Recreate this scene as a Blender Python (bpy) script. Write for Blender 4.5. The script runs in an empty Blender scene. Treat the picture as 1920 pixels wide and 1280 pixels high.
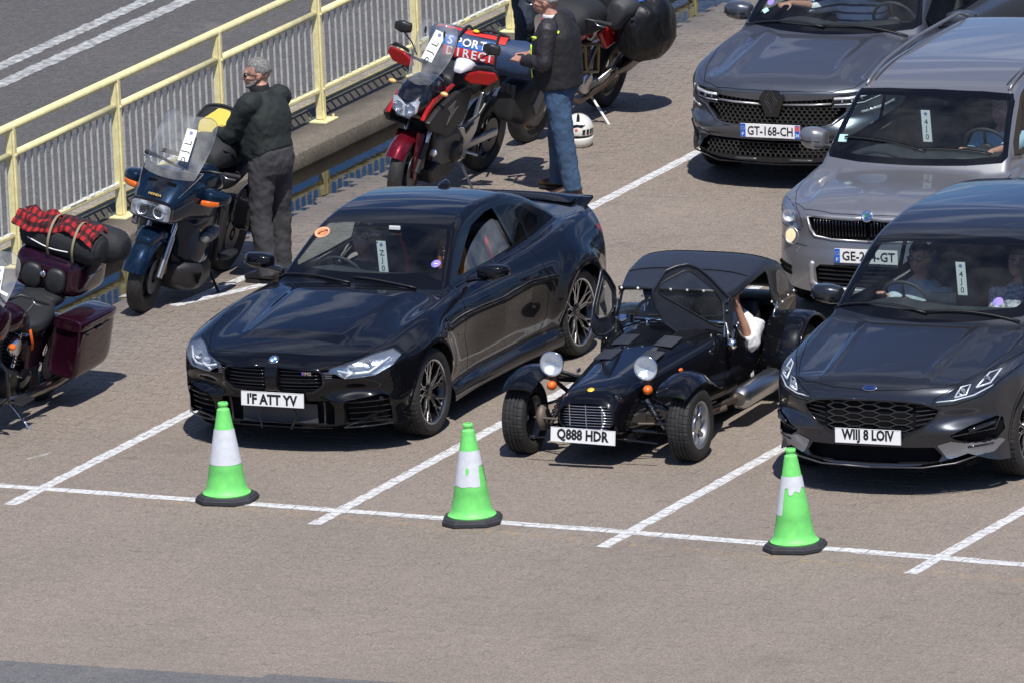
import bpy, bmesh, math, random
import numpy as np
from mathutils import Vector, Matrix, Euler
random.seed(7); np.random.seed(7)
R = math.radians
SC = bpy.context.scene
COL = SC.collection

# ------------------------------------------------------------------ camera
f_px, D, yaw, pit, roll = 28018.4, 115.6677, -0.43933, 0.220114, -0.0460893
fw = Vector((math.sin(yaw)*math.cos(pit), math.cos(yaw)*math.cos(pit), -math.sin(pit)))
rt = Vector((math.cos(yaw), -math.sin(yaw), 0)); up = rt.cross(fw)
rt2 = rt*math.cos(roll)+up*math.sin(roll); up2 = -rt*math.sin(roll)+up*math.cos(roll)
CAMP = Vector((-1.07109, 5.48957, 0))-fw*D
cd = bpy.data.cameras.new('camera'); cam = bpy.data.objects.new('camera', cd); COL.objects.link(cam)
cd.sensor_width = 36; cd.lens = f_px/1920*36; cd.clip_start = 5; cd.clip_end = 3000
mw = Matrix((( rt2.x, up2.x, -fw.x, CAMP.x), (rt2.y, up2.y, -fw.y, CAMP.y), (rt2.z, up2.z, -fw.z, CAMP.z), (0, 0, 0, 1)))
cam.matrix_world = mw
SC.camera = cam
def px(P):
    d = Vector(P)-CAMP; z = d.dot(fw)
    return 960+f_px*d.dot(rt2)/z, 640-f_px*d.dot(up2)/z

# ------------------------------------------------------------------ sky, sun, exposure
SUN = Vector((.56, -.83, 0)).normalized()*math.cos(R(60))+Vector((0, 0, math.sin(R(60))))
w = bpy.data.worlds.new('World'); SC.world = w; w.use_nodes = True
nt = w.node_tree; nt.nodes.clear()
def nd(nt, t, **k):
    n = nt.nodes.new(t)
    for a, b in k.items():
        if a in n.inputs: n.inputs[a].default_value = b
        else: setattr(n, a, b)
    return n
wo = nd(nt, 'ShaderNodeOutputWorld'); bg = nd(nt, 'ShaderNodeBackground', Strength=.066)
sky = nd(nt, 'ShaderNodeTexSky', sky_type='NISHITA'); sky.sun_disc = False
sky.sun_elevation = R(60); sky.sun_rotation = math.atan2(SUN.x, SUN.y); sky.air_density = 1.0; sky.dust_density = .6; sky.ozone_density = 2.0
tc = nd(nt, 'ShaderNodeTexCoord'); sp = nd(nt, 'ShaderNodeSeparateXYZ')
# project the view direction on a flat cloud layer
zz = nd(nt, 'ShaderNodeMath', operation='MAXIMUM'); zz.inputs[1].default_value = .0
za = nd(nt, 'ShaderNodeMath', operation='ADD'); za.inputs[1].default_value = .22
dv = nd(nt, 'ShaderNodeVectorMath', operation='DIVIDE'); cb = nd(nt, 'ShaderNodeCombineXYZ')
nt.links.new(tc.outputs['Generated'], sp.inputs[0]); nt.links.new(sp.outputs['Z'], zz.inputs[0]); nt.links.new(zz.outputs[0], za.inputs[0])
for i in range(3): nt.links.new(za.outputs[0], cb.inputs[i])
nt.links.new(tc.outputs['Generated'], dv.inputs[0]); nt.links.new(cb.outputs[0], dv.inputs[1])
mp = nd(nt, 'ShaderNodeMapping'); mp.inputs['Scale'].default_value = (.9, 2.0, 1); mp.inputs['Rotation'].default_value = (0, 0, .35); mp.inputs['Location'].default_value = (2.3, .4, 0)
nt.links.new(dv.outputs[0], mp.inputs[0])
n1 = nd(nt, 'ShaderNodeTexNoise', Scale=2.3, Detail=9.0, Roughness=.6, Distortion=.5)
nt.links.new(mp.outputs[0], n1.inputs['Vector'])
cr = nd(nt, 'ShaderNodeValToRGB'); cr.color_ramp.elements[0].position = .50; cr.color_ramp.elements[1].position = .63
cr.color_ramp.elements[0].color = (0, 0, 0, 1); cr.color_ramp.elements[1].color = (.8, .8, .8, 1)
nt.links.new(n1.outputs[0], cr.inputs[0])
mx = nd(nt, 'ShaderNodeMix', data_type='RGBA'); mx.inputs['B'].default_value = (8.0, 8.8, 11.0, 1)
nt.links.new(cr.outputs[0], mx.inputs['Factor'])
gm = nd(nt, 'ShaderNodeMix', data_type='RGBA', blend_type='MULTIPLY'); gm.inputs['Factor'].default_value = 1; gm.inputs['B'].default_value = (.52, .80, 1.28, 1)
nt.links.new(sky.outputs[0], gm.inputs['A']); nt.links.new(gm.outputs['Result'], mx.inputs['A'])
nt.links.new(mx.outputs['Result'], bg.inputs[0]); nt.links.new(bg.outputs[0], wo.inputs[0])
sd = bpy.data.lights.new('sun', 'SUN'); so = bpy.data.objects.new('sun', sd); COL.objects.link(so)
sd.energy = 4.7; sd.angle = R(.55); sd.color = (1, .955, .89)
so.rotation_euler = (-SUN).to_track_quat('-Z', 'Y').to_euler(); so.location = SUN*40
vs = SC.view_settings
SC.display_settings.display_device = 'sRGB'; vs.view_transform = 'Standard'; vs.look = 'None'; vs.exposure = 0.18; vs.gamma = 1; vs.use_curve_mapping = False
SC.render.engine = 'CYCLES'
SC.cycles.max_bounces = 8; SC.cycles.transparent_max_bounces = 16; SC.cycles.glossy_bounces = 4; SC.cycles.transmission_bounces = 6

# ------------------------------------------------------------------ materials
MATS = {}
def mat(name, col=(.5, .5, .5), rough=.5, metal=0, spec=.5, coat=0, coatr=.03, noise=None, bump=None, emit=None, alpha=1, sheen=0, scale=None, trans=0, ior=1.5, flake=0):
    if name in MATS: return MATS[name]
    m = bpy.data.materials.new(name); m.use_nodes = True; t = m.node_tree; p = t.nodes['Principled BSDF']
    p.inputs['Base Color'].default_value = (*col, 1); p.inputs['Roughness'].default_value = rough; p.inputs['Metallic'].default_value = metal
    p.inputs['Specular IOR Level'].default_value = spec; p.inputs['Coat Weight'].default_value = coat; p.inputs['Coat Roughness'].default_value = coatr
    p.inputs['Alpha'].default_value = alpha; p.inputs['Transmission Weight'].default_value = trans; p.inputs['IOR'].default_value = ior
    if sheen: p.inputs['Sheen Weight'].default_value = sheen
    if emit: p.inputs['Emission Color'].default_value = (*emit[0], 1); p.inputs['Emission Strength'].default_value = emit[1]
    if noise or bump or flake:
        tc = nd(t, 'ShaderNodeTexCoord')
    if noise:      # (scale, amount, colour2 or None)
        n = nd(t, 'ShaderNodeTexNoise', Scale=noise[0], Detail=6.0, Roughness=.6); t.links.new(tc.outputs['Object'], n.inputs['Vector'])
        rp = nd(t, 'ShaderNodeValToRGB'); rp.color_ramp.elements[0].position = .35; rp.color_ramp.elements[1].position = .65
        c2 = noise[2] if len(noise) > 2 else tuple(c*(1-noise[1]) for c in col)
        rp.color_ramp.elements[0].color = (*c2, 1); rp.color_ramp.elements[1].color = (*col, 1)
        t.links.new(n.outputs[0], rp.inputs[0]); t.links.new(rp.outputs[0], p.inputs['Base Color'])
    if bump:       # (scale, strength, distance)
        n2 = nd(t, 'ShaderNodeTexNoise', Scale=bump[0], Detail=5.0, Roughness=.6); b = nd(t, 'ShaderNodeBump', Strength=bump[1], Distance=bump[2])
        if len(bump) > 3:
            mpn = nd(t, 'ShaderNodeMapping'); mpn.inputs['Scale'].default_value = bump[3]
            t.links.new(tc.outputs['Object'], mpn.inputs[0]); t.links.new(mpn.outputs[0], n2.inputs['Vector'])
        else: t.links.new(tc.outputs['Object'], n2.inputs['Vector'])
        t.links.new(n2.outputs[0], b.inputs['Height']); t.links.new(b.outputs[0], p.inputs['Normal'])
    MATS[name] = m; return m

def paint(name, col, metal=0, rough=.35, dust=.03):
    m = mat(name, col, rough, metal, .05, 1.0, .025)
    t = m.node_tree; p = t.nodes['Principled BSDF']; tc = nd(t, 'ShaderNodeTexCoord'); p.inputs['Coat IOR'].default_value = 1.42
    n = nd(t, 'ShaderNodeTexNoise', Scale=5.0, Detail=8.0, Roughness=.65); t.links.new(tc.outputs['Object'], n.inputs['Vector'])
    # uneven film of road dust: raises the clear coat roughness and adds a little pale colour
    mr = nd(t, 'ShaderNodeMapRange'); mr.inputs['From Min'].default_value = .4; mr.inputs['From Max'].default_value = .75; mr.inputs['To Min'].default_value = .004; mr.inputs['To Max'].default_value = .035
    t.links.new(n.outputs[0], mr.inputs['Value']); t.links.new(mr.outputs[0], p.inputs['Coat Roughness'])
    mr2 = nd(t, 'ShaderNodeMapRange'); mr2.inputs['From Min'].default_value = .3; mr2.inputs['From Max'].default_value = .8; mr2.inputs['To Min'].default_value = 0; mr2.inputs['To Max'].default_value = dust
    t.links.new(n.outputs[0], mr2.inputs['Value'])
    mxx = nd(t, 'ShaderNodeMix', data_type='RGBA'); mxx.inputs['A'].default_value = (*col, 1); mxx.inputs['B'].default_value = (.3, .27, .23, 1)
    t.links.new(mr2.outputs[0], mxx.inputs['Factor']); t.links.new(mxx.outputs['Result'], p.inputs['Base Color'])
    return m

def glass(name, tint=(.55, .62, .6), refl=1.0, ior=1.5, rough=0.0, dirt=.03):
    if name in MATS: return MATS[name]
    m = bpy.data.materials.new(name); m.use_nodes = True; t = m.node_tree; t.nodes.clear()
    o = nd(t, 'ShaderNodeOutputMaterial'); tr = nd(t, 'ShaderNodeBsdfTransparent'); tr.inputs[0].default_value = (*tint, 1)
    gl = nd(t, 'ShaderNodeBsdfGlossy', Roughness=rough); fr = nd(t, 'ShaderNodeFresnel', IOR=ior)
    mu = nd(t, 'ShaderNodeMath', operation='MULTIPLY'); mu.inputs[1].default_value = refl; mu.use_clamp = True
    gb = nd(t, 'ShaderNodeNewGeometry'); iv = nd(t, 'ShaderNodeMapRange'); iv.inputs['To Min'].default_value = ior; iv.inputs['To Max'].default_value = 1/ior   # thin pane: same reflectance from both sides
    t.links.new(gb.outputs['Backfacing'], iv.inputs['Value']); t.links.new(iv.outputs[0], fr.inputs['IOR'])
    ms = nd(t, 'ShaderNodeMixShader'); t.links.new(fr.outputs[0], mu.inputs[0]); t.links.new(mu.outputs[0], ms.inputs[0])
    t.links.new(tr.outputs[0], ms.inputs[1]); t.links.new(gl.outputs[0], ms.inputs[2])
    df = nd(t, 'ShaderNodeBsdfDiffuse'); df.inputs[0].default_value = (.55, .55, .53, 1)
    m2 = nd(t, 'ShaderNodeMixShader'); n = nd(t, 'ShaderNodeTexNoise', Scale=6.0, Detail=6.0); tc = nd(t, 'ShaderNodeTexCoord'); t.links.new(tc.outputs['Object'], n.inputs['Vector'])
    mr = nd(t, 'ShaderNodeMapRange'); mr.inputs['From Min'].default_value = .35; mr.inputs['From Max'].default_value = .8; mr.inputs['To Min'].default_value = dirt*.3; mr.inputs['To Max'].default_value = dirt*2
    t.links.new(n.outputs[0], mr.inputs['Value']); t.links.new(mr.outputs[0], m2.inputs[0])
    t.links.new(ms.outputs[0], m2.inputs[1]); t.links.new(df.outputs[0], m2.inputs[2]); t.links.new(m2.outputs[0], o.inputs[0])
    MATS[name] = m; return m

BLK = mat('black_plastic', (.018, .018, .02), .45); BLKG = mat('gloss_black', (.006, .006, .008), .12, coat=.6)
RUB = mat('rubber', (.022, .021, .021), .75, noise=(30, .4), bump=(220, .25, .002)); CHR = mat('chrome', (.8, .8, .82), .12, 1)
ALU = mat('aluminium', (.55, .55, .56), .32, 1, bump=(90, .1, .001)); STL = mat('dark_steel', (.12, .12, .125), .4, .8); DRK = mat('deep_black', (.004, .004, .005), .8, spec=.2)
WHP = mat('white_plate', (.80, .80, .79), .4); YEL = mat('yellow_paint', (.84, .77, .42), .45, noise=(16, .0, (.70, .61, .31)), bump=(40, .2, .002))
GAP = mat('panel_gap_black', (.002, .002, .002), .9, spec=.1); ORG = mat('orange_lens', (.75, .14, .01), .15, coat=1)
LAMP = mat('lamp_reflector', (.88, .89, .92), .16, .55, bump=(60, .6, .01)); CLR = glass('clear_lens', (.93, .95, .97), 1.6, dirt=.02)
INK = mat('print_black', (.012, .012, .018), .5); SKIN = mat('skin', (.52, .27, .19), .5, noise=(18, .25), bump=(120, .12, .002))

# ------------------------------------------------------------------ mesh helpers
def obj(name, V, F, m, parent=None, smooth=False, normals=None, label=None, cat=None, group=None, kind=None):
    me = bpy.data.meshes.new(name)
    if isinstance(F, np.ndarray): F = F.tolist()
    if isinstance(V, np.ndarray): V = V.tolist()
    me.from_pydata(V, [], F)
    if smooth: me.shade_smooth()
    if normals is not None: me.normals_split_custom_set_from_vertices(np.asarray(normals).tolist())
    return link(name, me, m, parent, label, cat, group, kind)
def link(name, me, m, parent=None, label=None, cat=None, group=None, kind=None):
    o = bpy.data.objects.new(name, me); COL.objects.link(o)
    if m is not None and me is not None:
        me.materials.clear()
        for x in (m if isinstance(m, (list, tuple)) else [m]): me.materials.append(x)
    if parent: o.parent = parent
    return tag(o, label, cat, group, kind)
def tag(o, label=None, cat=None, group=None, kind=None):
    for k, v in (('label', label), ('category', cat), ('group', group), ('kind', kind)):
        if v: o[k] = v
    return o
def thing(name, label, cat, loc=(0, 0, 0), rz=0, group=None, lean=0, rx=0):
    o = bpy.data.objects.new(name, None); COL.objects.link(o); o.location = loc; o.rotation_mode = 'ZXY' if False else 'XYZ'
    o.matrix_world = Matrix.Translation(loc) @ Matrix.Rotation(rz, 4, 'Z') @ Matrix.Rotation(lean, 4, 'Y') @ Matrix.Rotation(rx, 4, 'X')
    return tag(o, label, cat, group)

def spl(*pts):
    """monotone cubic through (x, y) pairs, flat beyond the ends"""
    xs = np.array([p[0] for p in pts], float); ys = np.array([p[1] for p in pts], float)
    h = np.diff(xs); d = np.diff(ys)/h; m = np.zeros(len(xs)); m[0], m[-1] = d[0], d[-1]
    for i in range(1, len(xs)-1):
        if d[i-1]*d[i] > 0:
            w1, w2 = 2*h[i]+h[i-1], h[i]+2*h[i-1]; m[i] = (w1+w2)/(w1/d[i-1]+w2/d[i])
    def f(x):
        x = np.clip(np.asarray(x, float), xs[0], xs[-1]); i = np.clip(np.searchsorted(xs, x)-1, 0, len(h)-1)
        t = (x-xs[i])/h[i]
        return (2*t**3-3*t**2+1)*ys[i]+(t**3-2*t**2+t)*h[i]*m[i]+(-2*t**3+3*t**2)*ys[i+1]+(t**3-t**2)*h[i]*m[i+1]
    return f
def cat(pts, n=8, closed=False):
    """Catmull-Rom through points"""
    P = np.array(pts, float); N = len(P); out = []
    for i in range(N if closed else N-1):
        a, b, c, d = (P[(i-1) % N], P[i], P[(i+1) % N], P[(i+2) % N]) if closed else (P[max(i-1, 0)], P[i], P[i+1], P[min(i+2, N-1)])
        for k in range(n):
            t = k/n; out.append(.5*((2*b)+(c-a)*t+(2*a-5*b+4*c-d)*t*t+(3*b-a-3*c+d)*t**3))
    if not closed: out.append(P[-1])
    return np.array(out)

class MB:
    """collects simple solids into one mesh"""
    def __init__(s): s.V = []; s.F = []
    def add(s, V, F):
        n = len(s.V); s.V += [tuple(v) for v in V]; s.F += [tuple(i+n for i in f) for f in F]; return s
    def box(s, c, size, rot=None, bev=0):
        x, y, z = (k/2 for k in size)
        if bev and min(x, y, z) > bev:
            bm = bmesh.new(); bmesh.ops.create_cube(bm, size=1)
            for v in bm.verts: v.co = Vector((v.co.x*size[0], v.co.y*size[1], v.co.z*size[2]))
            bmesh.ops.bevel(bm, geom=list(bm.edges)+list(bm.verts), offset=bev, segments=2, affect='EDGES', profile=.5)
            bm.verts.index_update(); V = [v.co.copy() for v in bm.verts]; F = [[v.index for v in f.verts] for f in bm.faces]; bm.free()
        else:
            V = [Vector((a*x, b*y, d*z)) for a in (-1, 1) for b in (-1, 1) for d in (-1, 1)]
            F = [(0, 1, 3, 2), (4, 6, 7, 5), (0, 4, 5, 1), (2, 3, 7, 6), (0, 2, 6, 4), (1, 5, 7, 3)]
        if rot is not None:
            M_ = rot if isinstance(rot, Matrix) else Euler(rot).to_matrix(); V = [M_ @ v for v in V]
        return s.add([Vector(c)+v for v in V], F)
    def rod(s, a, b, r, r2=None, n=10, cap=True):
        return s.tube([a, b], [r, r if r2 is None else r2], n, cap)
    def tube(s, P, r, n=8, cap=True, flat=1.0):
        P = [Vector(p) for p in P]; rs = r if isinstance(r, (list, tuple, np.ndarray)) else [r]*len(P)
        n0 = len(s.V); prev = None
        for i, p in enumerate(P):
            d = (P[min(i+1, len(P)-1)]-P[max(i-1, 0)]); d = d.normalized() if d.length > 1e-9 else Vector((0, 0, 1))
            if prev is None: u = d.orthogonal().normalized() if flat == 1 else (Vector((0, 0, 1)).cross(d)).normalized()
            else: u = (prev-d*prev.dot(d)); u = u.normalized() if u.length > 1e-6 else d.orthogonal().normalized()
            prev = u; v = d.cross(u)
            for k in range(n):
                a = 2*math.pi*k/n; s.V.append(tuple(p+(u*math.cos(a)+v*math.sin(a)*flat)*rs[i]))
        for i in range(len(P)-1):
            for k in range(n):
                k2 = (k+1) % n; s.F.append((n0+i*n+k, n0+i*n+k2, n0+(i+1)*n+k2, n0+(i+1)*n+k))
        if cap: s.F.append(tuple(n0+k for k in range(n))[::-1]); s.F.append(tuple(n0+(len(P)-1)*n+k for k in range(n)))
        return s
    def loft(s, rings, cap=True, closed=True):
        n = len(rings[0]); n0 = len(s.V)
        for r_ in rings: s.V += [tuple(p) for p in r_]
        for i in range(len(rings)-1):
            for k in range(n if closed else n-1):
                k2 = (k+1) % n; s.F.append((n0+i*n+k, n0+i*n+k2, n0+(i+1)*n+k2, n0+(i+1)*n+k))
        if cap: s.F.append(tuple(n0+k for k in range(n))[::-1]); s.F.append(tuple(n0+(len(rings)-1)*n+k for k in range(n)))
        return s
    def lathe(s, prof, o=(0, 0, 0), ax='x', n=24, cap=False):
        """prof: (axial, radius) pairs"""
        rings = []
        for a, r_ in prof:
            rg = []
            for k in range(n):
                t = 2*math.pi*k/n; c_, s_ = r_*math.cos(t), r_*math.sin(t)
                v = {'x': (a, c_, s_), 'y': (c_, a, s_), 'z': (c_, s_, a)}[ax] if isinstance(ax, str) else None
                if v is None:
                    A = Vector(ax).normalized(); U = A.orthogonal().normalized(); W = A.cross(U); v = A*a+U*c_+W*s_
                rg.append((v[0]+o[0], v[1]+o[1], v[2]+o[2]))
            rings.append(rg)
        return s.loft(rings, cap)
    def plate(s, poly, o, u, v, th, bev=0):
        """polygon (list of 2D) in the plane o,u,v extruded by +-th/2 along the normal"""
        o, u, v = Vector(o), Vector(u), Vector(v); nrm = u.cross(v).normalized(); n = len(poly); n0 = len(s.V)
        for sg in (-.5, .5): s.V += [tuple(o+u*a+v*b+nrm*th*sg) for a, b in poly]
        s.F.append(tuple(n0+k for k in range(n))[::-1]); s.F.append(tuple(n0+n+k for k in range(n)))
        for k in range(n): s.F.append((n0+k, n0+(k+1) % n, n0+n+(k+1) % n, n0+n+k))
        return s
    def ell(s, c, r, n=16, m=10, rot=None):
        rings = []
        for i in range(m+1):
            t = math.pi*i/m; rg = []
            for k in range(n):
                a = 2*math.pi*k/n; v = Vector((max(math.sin(t), .01)*math.cos(a)*r[0], max(math.sin(t), .01)*math.sin(a)*r[1], -math.cos(t)*r[2]))
                if rot is not None: v = (rot if isinstance(rot, Matrix) else Euler(rot).to_matrix()) @ v
                rg.append(tuple(Vector(c)+v))
            rings.append(rg)
        return s.loft(rings)
    def build(s, name, m, parent=None, smooth=False, **k):
        sub = k.pop('sub', 0); bev = k.pop('bev', 0); disp = k.pop('disp', None); ang = k.pop('ang', None); rm = k.pop('remesh', 0)
        o = obj(name, s.V, s.F, m, parent, smooth or bool(sub) or bool(rm), **k)
        if smooth == 'auto' or ang:
            me = o.data; bm = bmesh.new(); bm.from_mesh(me); a = ang or R(38)
            for e in bm.edges: e.smooth = len(e.link_faces) == 2 and e.calc_face_angle(0) < a
            for f in bm.faces: f.smooth = True
            bm.to_mesh(me); bm.free()
        if rm:
            q = o.modifiers.new('remesh', 'REMESH'); q.mode = 'VOXEL'; q.voxel_size = rm; q.use_smooth_shade = True
            q = o.modifiers.new('smooth', 'SMOOTH'); q.factor = .5; q.iterations = 4
        if bev: q = o.modifiers.new('bevel', 'BEVEL'); q.width = bev; q.segments = 2; q.limit_method = 'ANGLE'; q.angle_limit = R(40)
        if sub: q = o.modifiers.new('subsurf', 'SUBSURF'); q.levels = q.render_levels = sub
        if disp:
            tx = bpy.data.textures.new(name+'_wrinkles', 'CLOUDS'); tx.noise_scale = disp[0]; tx.noise_depth = 2
            q = o.modifiers.new('wrinkles', 'DISPLACE'); q.texture = tx; q.strength = disp[1]; q.mid_level = .5; q.texture_coords = 'LOCAL'
        return o
def sring(c, a, b, n=20, e=2.0, u=(1, 0, 0), v=(0, 0, 1), e2=None):
    """superellipse ring, exponent e (2 ellipse, 4+ boxy)"""
    c, u, v = Vector(c), Vector(u), Vector(v); out = []
    for k in range(n):
        t = 2*math.pi*(k+.5)/n; ct, st = math.cos(t), math.sin(t)
        x = math.copysign(abs(ct)**(2/e), ct)*a; y = math.copysign(abs(st)**(2/e), st)*b
        out.append(c+u*x+v*y)
    return out
def body(secs, n=20, e=2.5, sub=4, axis='y', ends=True):
    """smooth closed body through sections (pos3, half width, half height[, exponent]) with rings in the x-z plane (axis y), y-z (x) or x-y (z)"""
    A = cat([list(s_[0])+[s_[1], s_[2], s_[3] if len(s_) > 3 else e] for s_ in secs], sub)
    uv = {'y': ((1, 0, 0), (0, 0, 1)), 'x': ((0, 1, 0), (0, 0, 1)), 'z': ((1, 0, 0), (0, 1, 0))}[axis]
    rings = [sring(a[:3], max(a[3], .002), max(a[4], .002), n, max(a[5], 1.2), *uv) for a in A]
    if ends:
        for side in (0, -1):
            r0 = rings[side]; c = sum((Vector(p) for p in r0), Vector())/n; st = Vector(A[side][:3])-Vector(A[1 if side == 0 else -2][:3])
            rr = min(A[side][3], A[side][4])*.28; st = st.normalized()*rr if st.length > 1e-6 else Vector()
            ex = [[c+(Vector(p)-c)*k+st*q for p in r0] for k, q in ((.93, .45), (.75, .8), (.4, 1.0))]
            rings = (ex[::-1]+rings) if side == 0 else rings+ex
    return rings
def text(name, s, size, m, parent, mtx, width=None, ext=.0008, bold=.0, group=None, **k):
    cu = bpy.data.curves.new(name, 'FONT'); cu.body = s; cu.size = size; cu.extrude = ext; cu.align_x = 'CENTER'; cu.align_y = 'CENTER'; cu.offset = bold; cu.resolution_u = 2
    t = bpy.data.objects.new('tmp', cu); COL.objects.link(t); me = bpy.data.meshes.new_from_object(t); bpy.data.objects.remove(t); bpy.data.curves.remove(cu)
    if len(me.vertices) and width:
        xs = [v.co.x for v in me.vertices]; sx = width/(max(xs)-min(xs)); cx_ = (max(xs)+min(xs))/2
        for v in me.vertices: v.co.x = (v.co.x-cx_)*sx
    ys = [v.co.y for v in me.vertices]; cy_ = (max(ys)+min(ys))/2
    for v in me.vertices: v.co.y -= cy_
    o = link(name, me, m, parent, **k); o.matrix_local = mtx; return o
def frame(o, u, v):
    u, v = Vector(u).normalized(), Vector(v); n = u.cross(v).normalized(); v = n.cross(u)
    return Matrix(((u.x, v.x, n.x, o[0]), (u.y, v.y, n.y, o[1]), (u.z, v.z, n.z, o[2]), (0, 0, 0, 1)))
# ================================================================== GROUND
def paving_mat(name, c1, c2, wet=True):
    m = bpy.data.materials.new(name); m.use_nodes = True; t = m.node_tree; p = t.nodes['Principled BSDF']
    geo = nd(t, 'ShaderNodeNewGeometry'); L = t.links
    def noise(sc, de=4.0, ro=.6, vec=None):
        n = nd(t, 'ShaderNodeTexNoise', Scale=sc, Detail=de, Roughness=ro); L.new(vec or geo.outputs['Position'], n.inputs['Vector']); return n.outputs[0]
    def ramp(src, a, b, ca, cb_):
        r_ = nd(t, 'ShaderNodeValToRGB'); r_.color_ramp.elements[0].position = a; r_.color_ramp.elements[1].position = b
        r_.color_ramp.elements[0].color = ca; r_.color_ramp.elements[1].color = cb_; L.new(src, r_.inputs[0]); return r_.outputs[0]
    def mix(fac, A, B, bt='MIX'):
        x = nd(t, 'ShaderNodeMix', data_type='RGBA', blend_type=bt)
        for s_, v_ in (('Factor', fac), ('A', A), ('B', B)):
            if isinstance(v_, (int, float)): x.inputs[s_].default_value = v_
            elif isinstance(v_, tuple): x.inputs[s_].default_value = v_
            else: L.new(v_, x.inputs[s_])
        return x.outputs['Result']
    base = mix(ramp(noise(.45, 5), .35, .7, (0, 0, 0, 1), (1, 1, 1, 1)), (*c1, 1), (*c2, 1))
    # grit: coarse and fine grains, pale chips, dark pits
    base = mix(1.0, base, ramp(noise(75, 3, .75), .32, .7, (.56, .55, .54, 1), (1.36, 1.36, 1.35, 1)), 'MULTIPLY')
    base = mix(1.0, base, ramp(noise(34, 3, .7), .36, .66, (.80, .79, .78, 1), (1.2, 1.2, 1.19, 1)), 'MULTIPLY')
    base = mix(1.0, base, ramp(noise(9, 4), .3, .7, (.9, .9, .9, 1), (1.08, 1.08, 1.07, 1)), 'MULTIPLY')
    base = mix(ramp(noise(120, 2, .5), .69, .74, (0, 0, 0, 1), (.75, .75, .75, 1)), base, (.62, .58, .52, 1))
    base = mix(ramp(noise(52, 2, .5), .70, .75, (0, 0, 0, 1), (.7, .7, .7, 1)), base, (.06, .05, .045, 1))
    base = mix(ramp(noise(1.1, 6, .7), .56, .76, (0, 0, 0, 1), (.45, .45, .45, 1)), base, (.12, .10, .09, 1))
    base = mix(ramp(noise(3.7, 3, .5), .68, .76, (0, 0, 0, 1), (.35, .35, .35, 1)), base, (.10, .088, .078, 1))
    base = mix(ramp(noise(.8, 5, .7), .58, .78, (0, 0, 0, 1), (.3, .3, .3, 1)), base, (.36, .31, .26, 1))
    if wet:
        # damp, dirty band along the kerb
        sx = nd(t, 'ShaderNodeSeparateXYZ'); L.new(geo.outputs['Position'], sx.inputs[0])
        n = noise(1.3, 5, .65); a = nd(t, 'ShaderNodeMath', operation='MULTIPLY_ADD'); a.inputs[1].default_value = -1.9; L.new(n, a.inputs[0]); L.new(sx.outputs['X'], a.inputs[2])
        wetm = nd(t, 'ShaderNodeMapRange'); wetm.inputs['From Min'].default_value = -6.05; wetm.inputs['From Max'].default_value = -5.2; wetm.inputs['To Min'].default_value = 1; wetm.inputs['To Max'].default_value = 0
        L.new(a.outputs[0], wetm.inputs['Value']); W = wetm.outputs[0]
        base = mix(W, base, (.085, .078, .075, 1))
        n = noise(2.3, 5, .7); a = nd(t, 'ShaderNodeMath', operation='MULTIPLY_ADD'); a.inputs[1].default_value = -2.2; L.new(n, a.inputs[0]); L.new(sx.outputs['X'], a.inputs[2])
        w2 = nd(t, 'ShaderNodeMapRange'); w2.inputs['From Min'].default_value = -6.2; w2.inputs['From Max'].default_value = -4.4; w2.inputs['To Min'].default_value = .6; w2.inputs['To Max'].default_value = 0
        L.new(a.outputs[0], w2.inputs['Value']); base = mix(w2.outputs[0], base, (.15, .135, .125, 1))
        ro = nd(t, 'ShaderNodeMapRange'); ro.inputs['To Min'].default_value = .85; ro.inputs['To Max'].default_value = .42; L.new(W, ro.inputs['Value']); L.new(ro.outputs[0], p.inputs['Roughness'])
        # old yellow line worn to a stain
        q = nd(t, 'ShaderNodeMath', operation='MULTIPLY_ADD'); q.inputs[1].default_value = .105; L.new(sx.outputs['X'], q.inputs[0]); L.new(sx.outputs['Y'], q.inputs[2])
        y2 = nd(t, 'ShaderNodeMath', operation='ADD'); y2.inputs[1].default_value = .17; L.new(q.outputs[0], y2.inputs[0])
        y3 = nd(t, 'ShaderNodeMath', operation='ABSOLUTE'); L.new(y2.outputs[0], y3.inputs[0])
        ym = nd(t, 'ShaderNodeMapRange'); ym.inputs['From Min'].default_value = .03; ym.inputs['From Max'].default_value = .09; ym.inputs['To Min'].default_value = 1; ym.inputs['To Max'].default_value = 0; L.new(y3.outputs[0], ym.inputs['Value'])
        yn = nd(t, 'ShaderNodeMath', operation='MULTIPLY'); L.new(ym.outputs[0], yn.inputs[0]); L.new(ramp(noise(14, 5, .7), .5, .62, (0, 0, 0, 1), (.5, .5, .5, 1)), yn.inputs[1])
        base = mix(yn.outputs[0], base, (.40, .27, .12, 1))
    else: p.inputs['Roughness'].default_value = .85
    L.new(base, p.inputs['Base Color']); p.inputs['Specular IOR Level'].default_value = .3
    b = nd(t, 'ShaderNodeBump', Strength=.55, Distance=.006); L.new(noise(70, 4, .7), b.inputs['Height']); L.new(b.outputs[0], p.inputs['Normal'])
    return m
PAV = paving_mat('paver_brown', (.268, .228, .196), (.228, .195, .169))
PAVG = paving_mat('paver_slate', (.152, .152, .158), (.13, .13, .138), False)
RPAV = paving_mat('road_paver', (.098, .096, .098), (.112, .108, .108), False)
CONC = paving_mat('aggregate_concrete', (.125, .108, .088), (.205, .18, .148), False)
t = CONC.node_tree; p = t.nodes['Principled BSDF']; lk = p.inputs['Base Color'].links[0].from_socket      # darker band along the back of the ledge, grime at its foot
ge = nd(t, 'ShaderNodeNewGeometry'); sx = nd(t, 'ShaderNodeSeparateXYZ'); t.links.new(ge.outputs['Position'], sx.inputs[0]); nz = nd(t, 'ShaderNodeTexNoise', Scale=3.5, Detail=6.0); t.links.new(ge.outputs['Position'], nz.inputs['Vector'])
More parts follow.
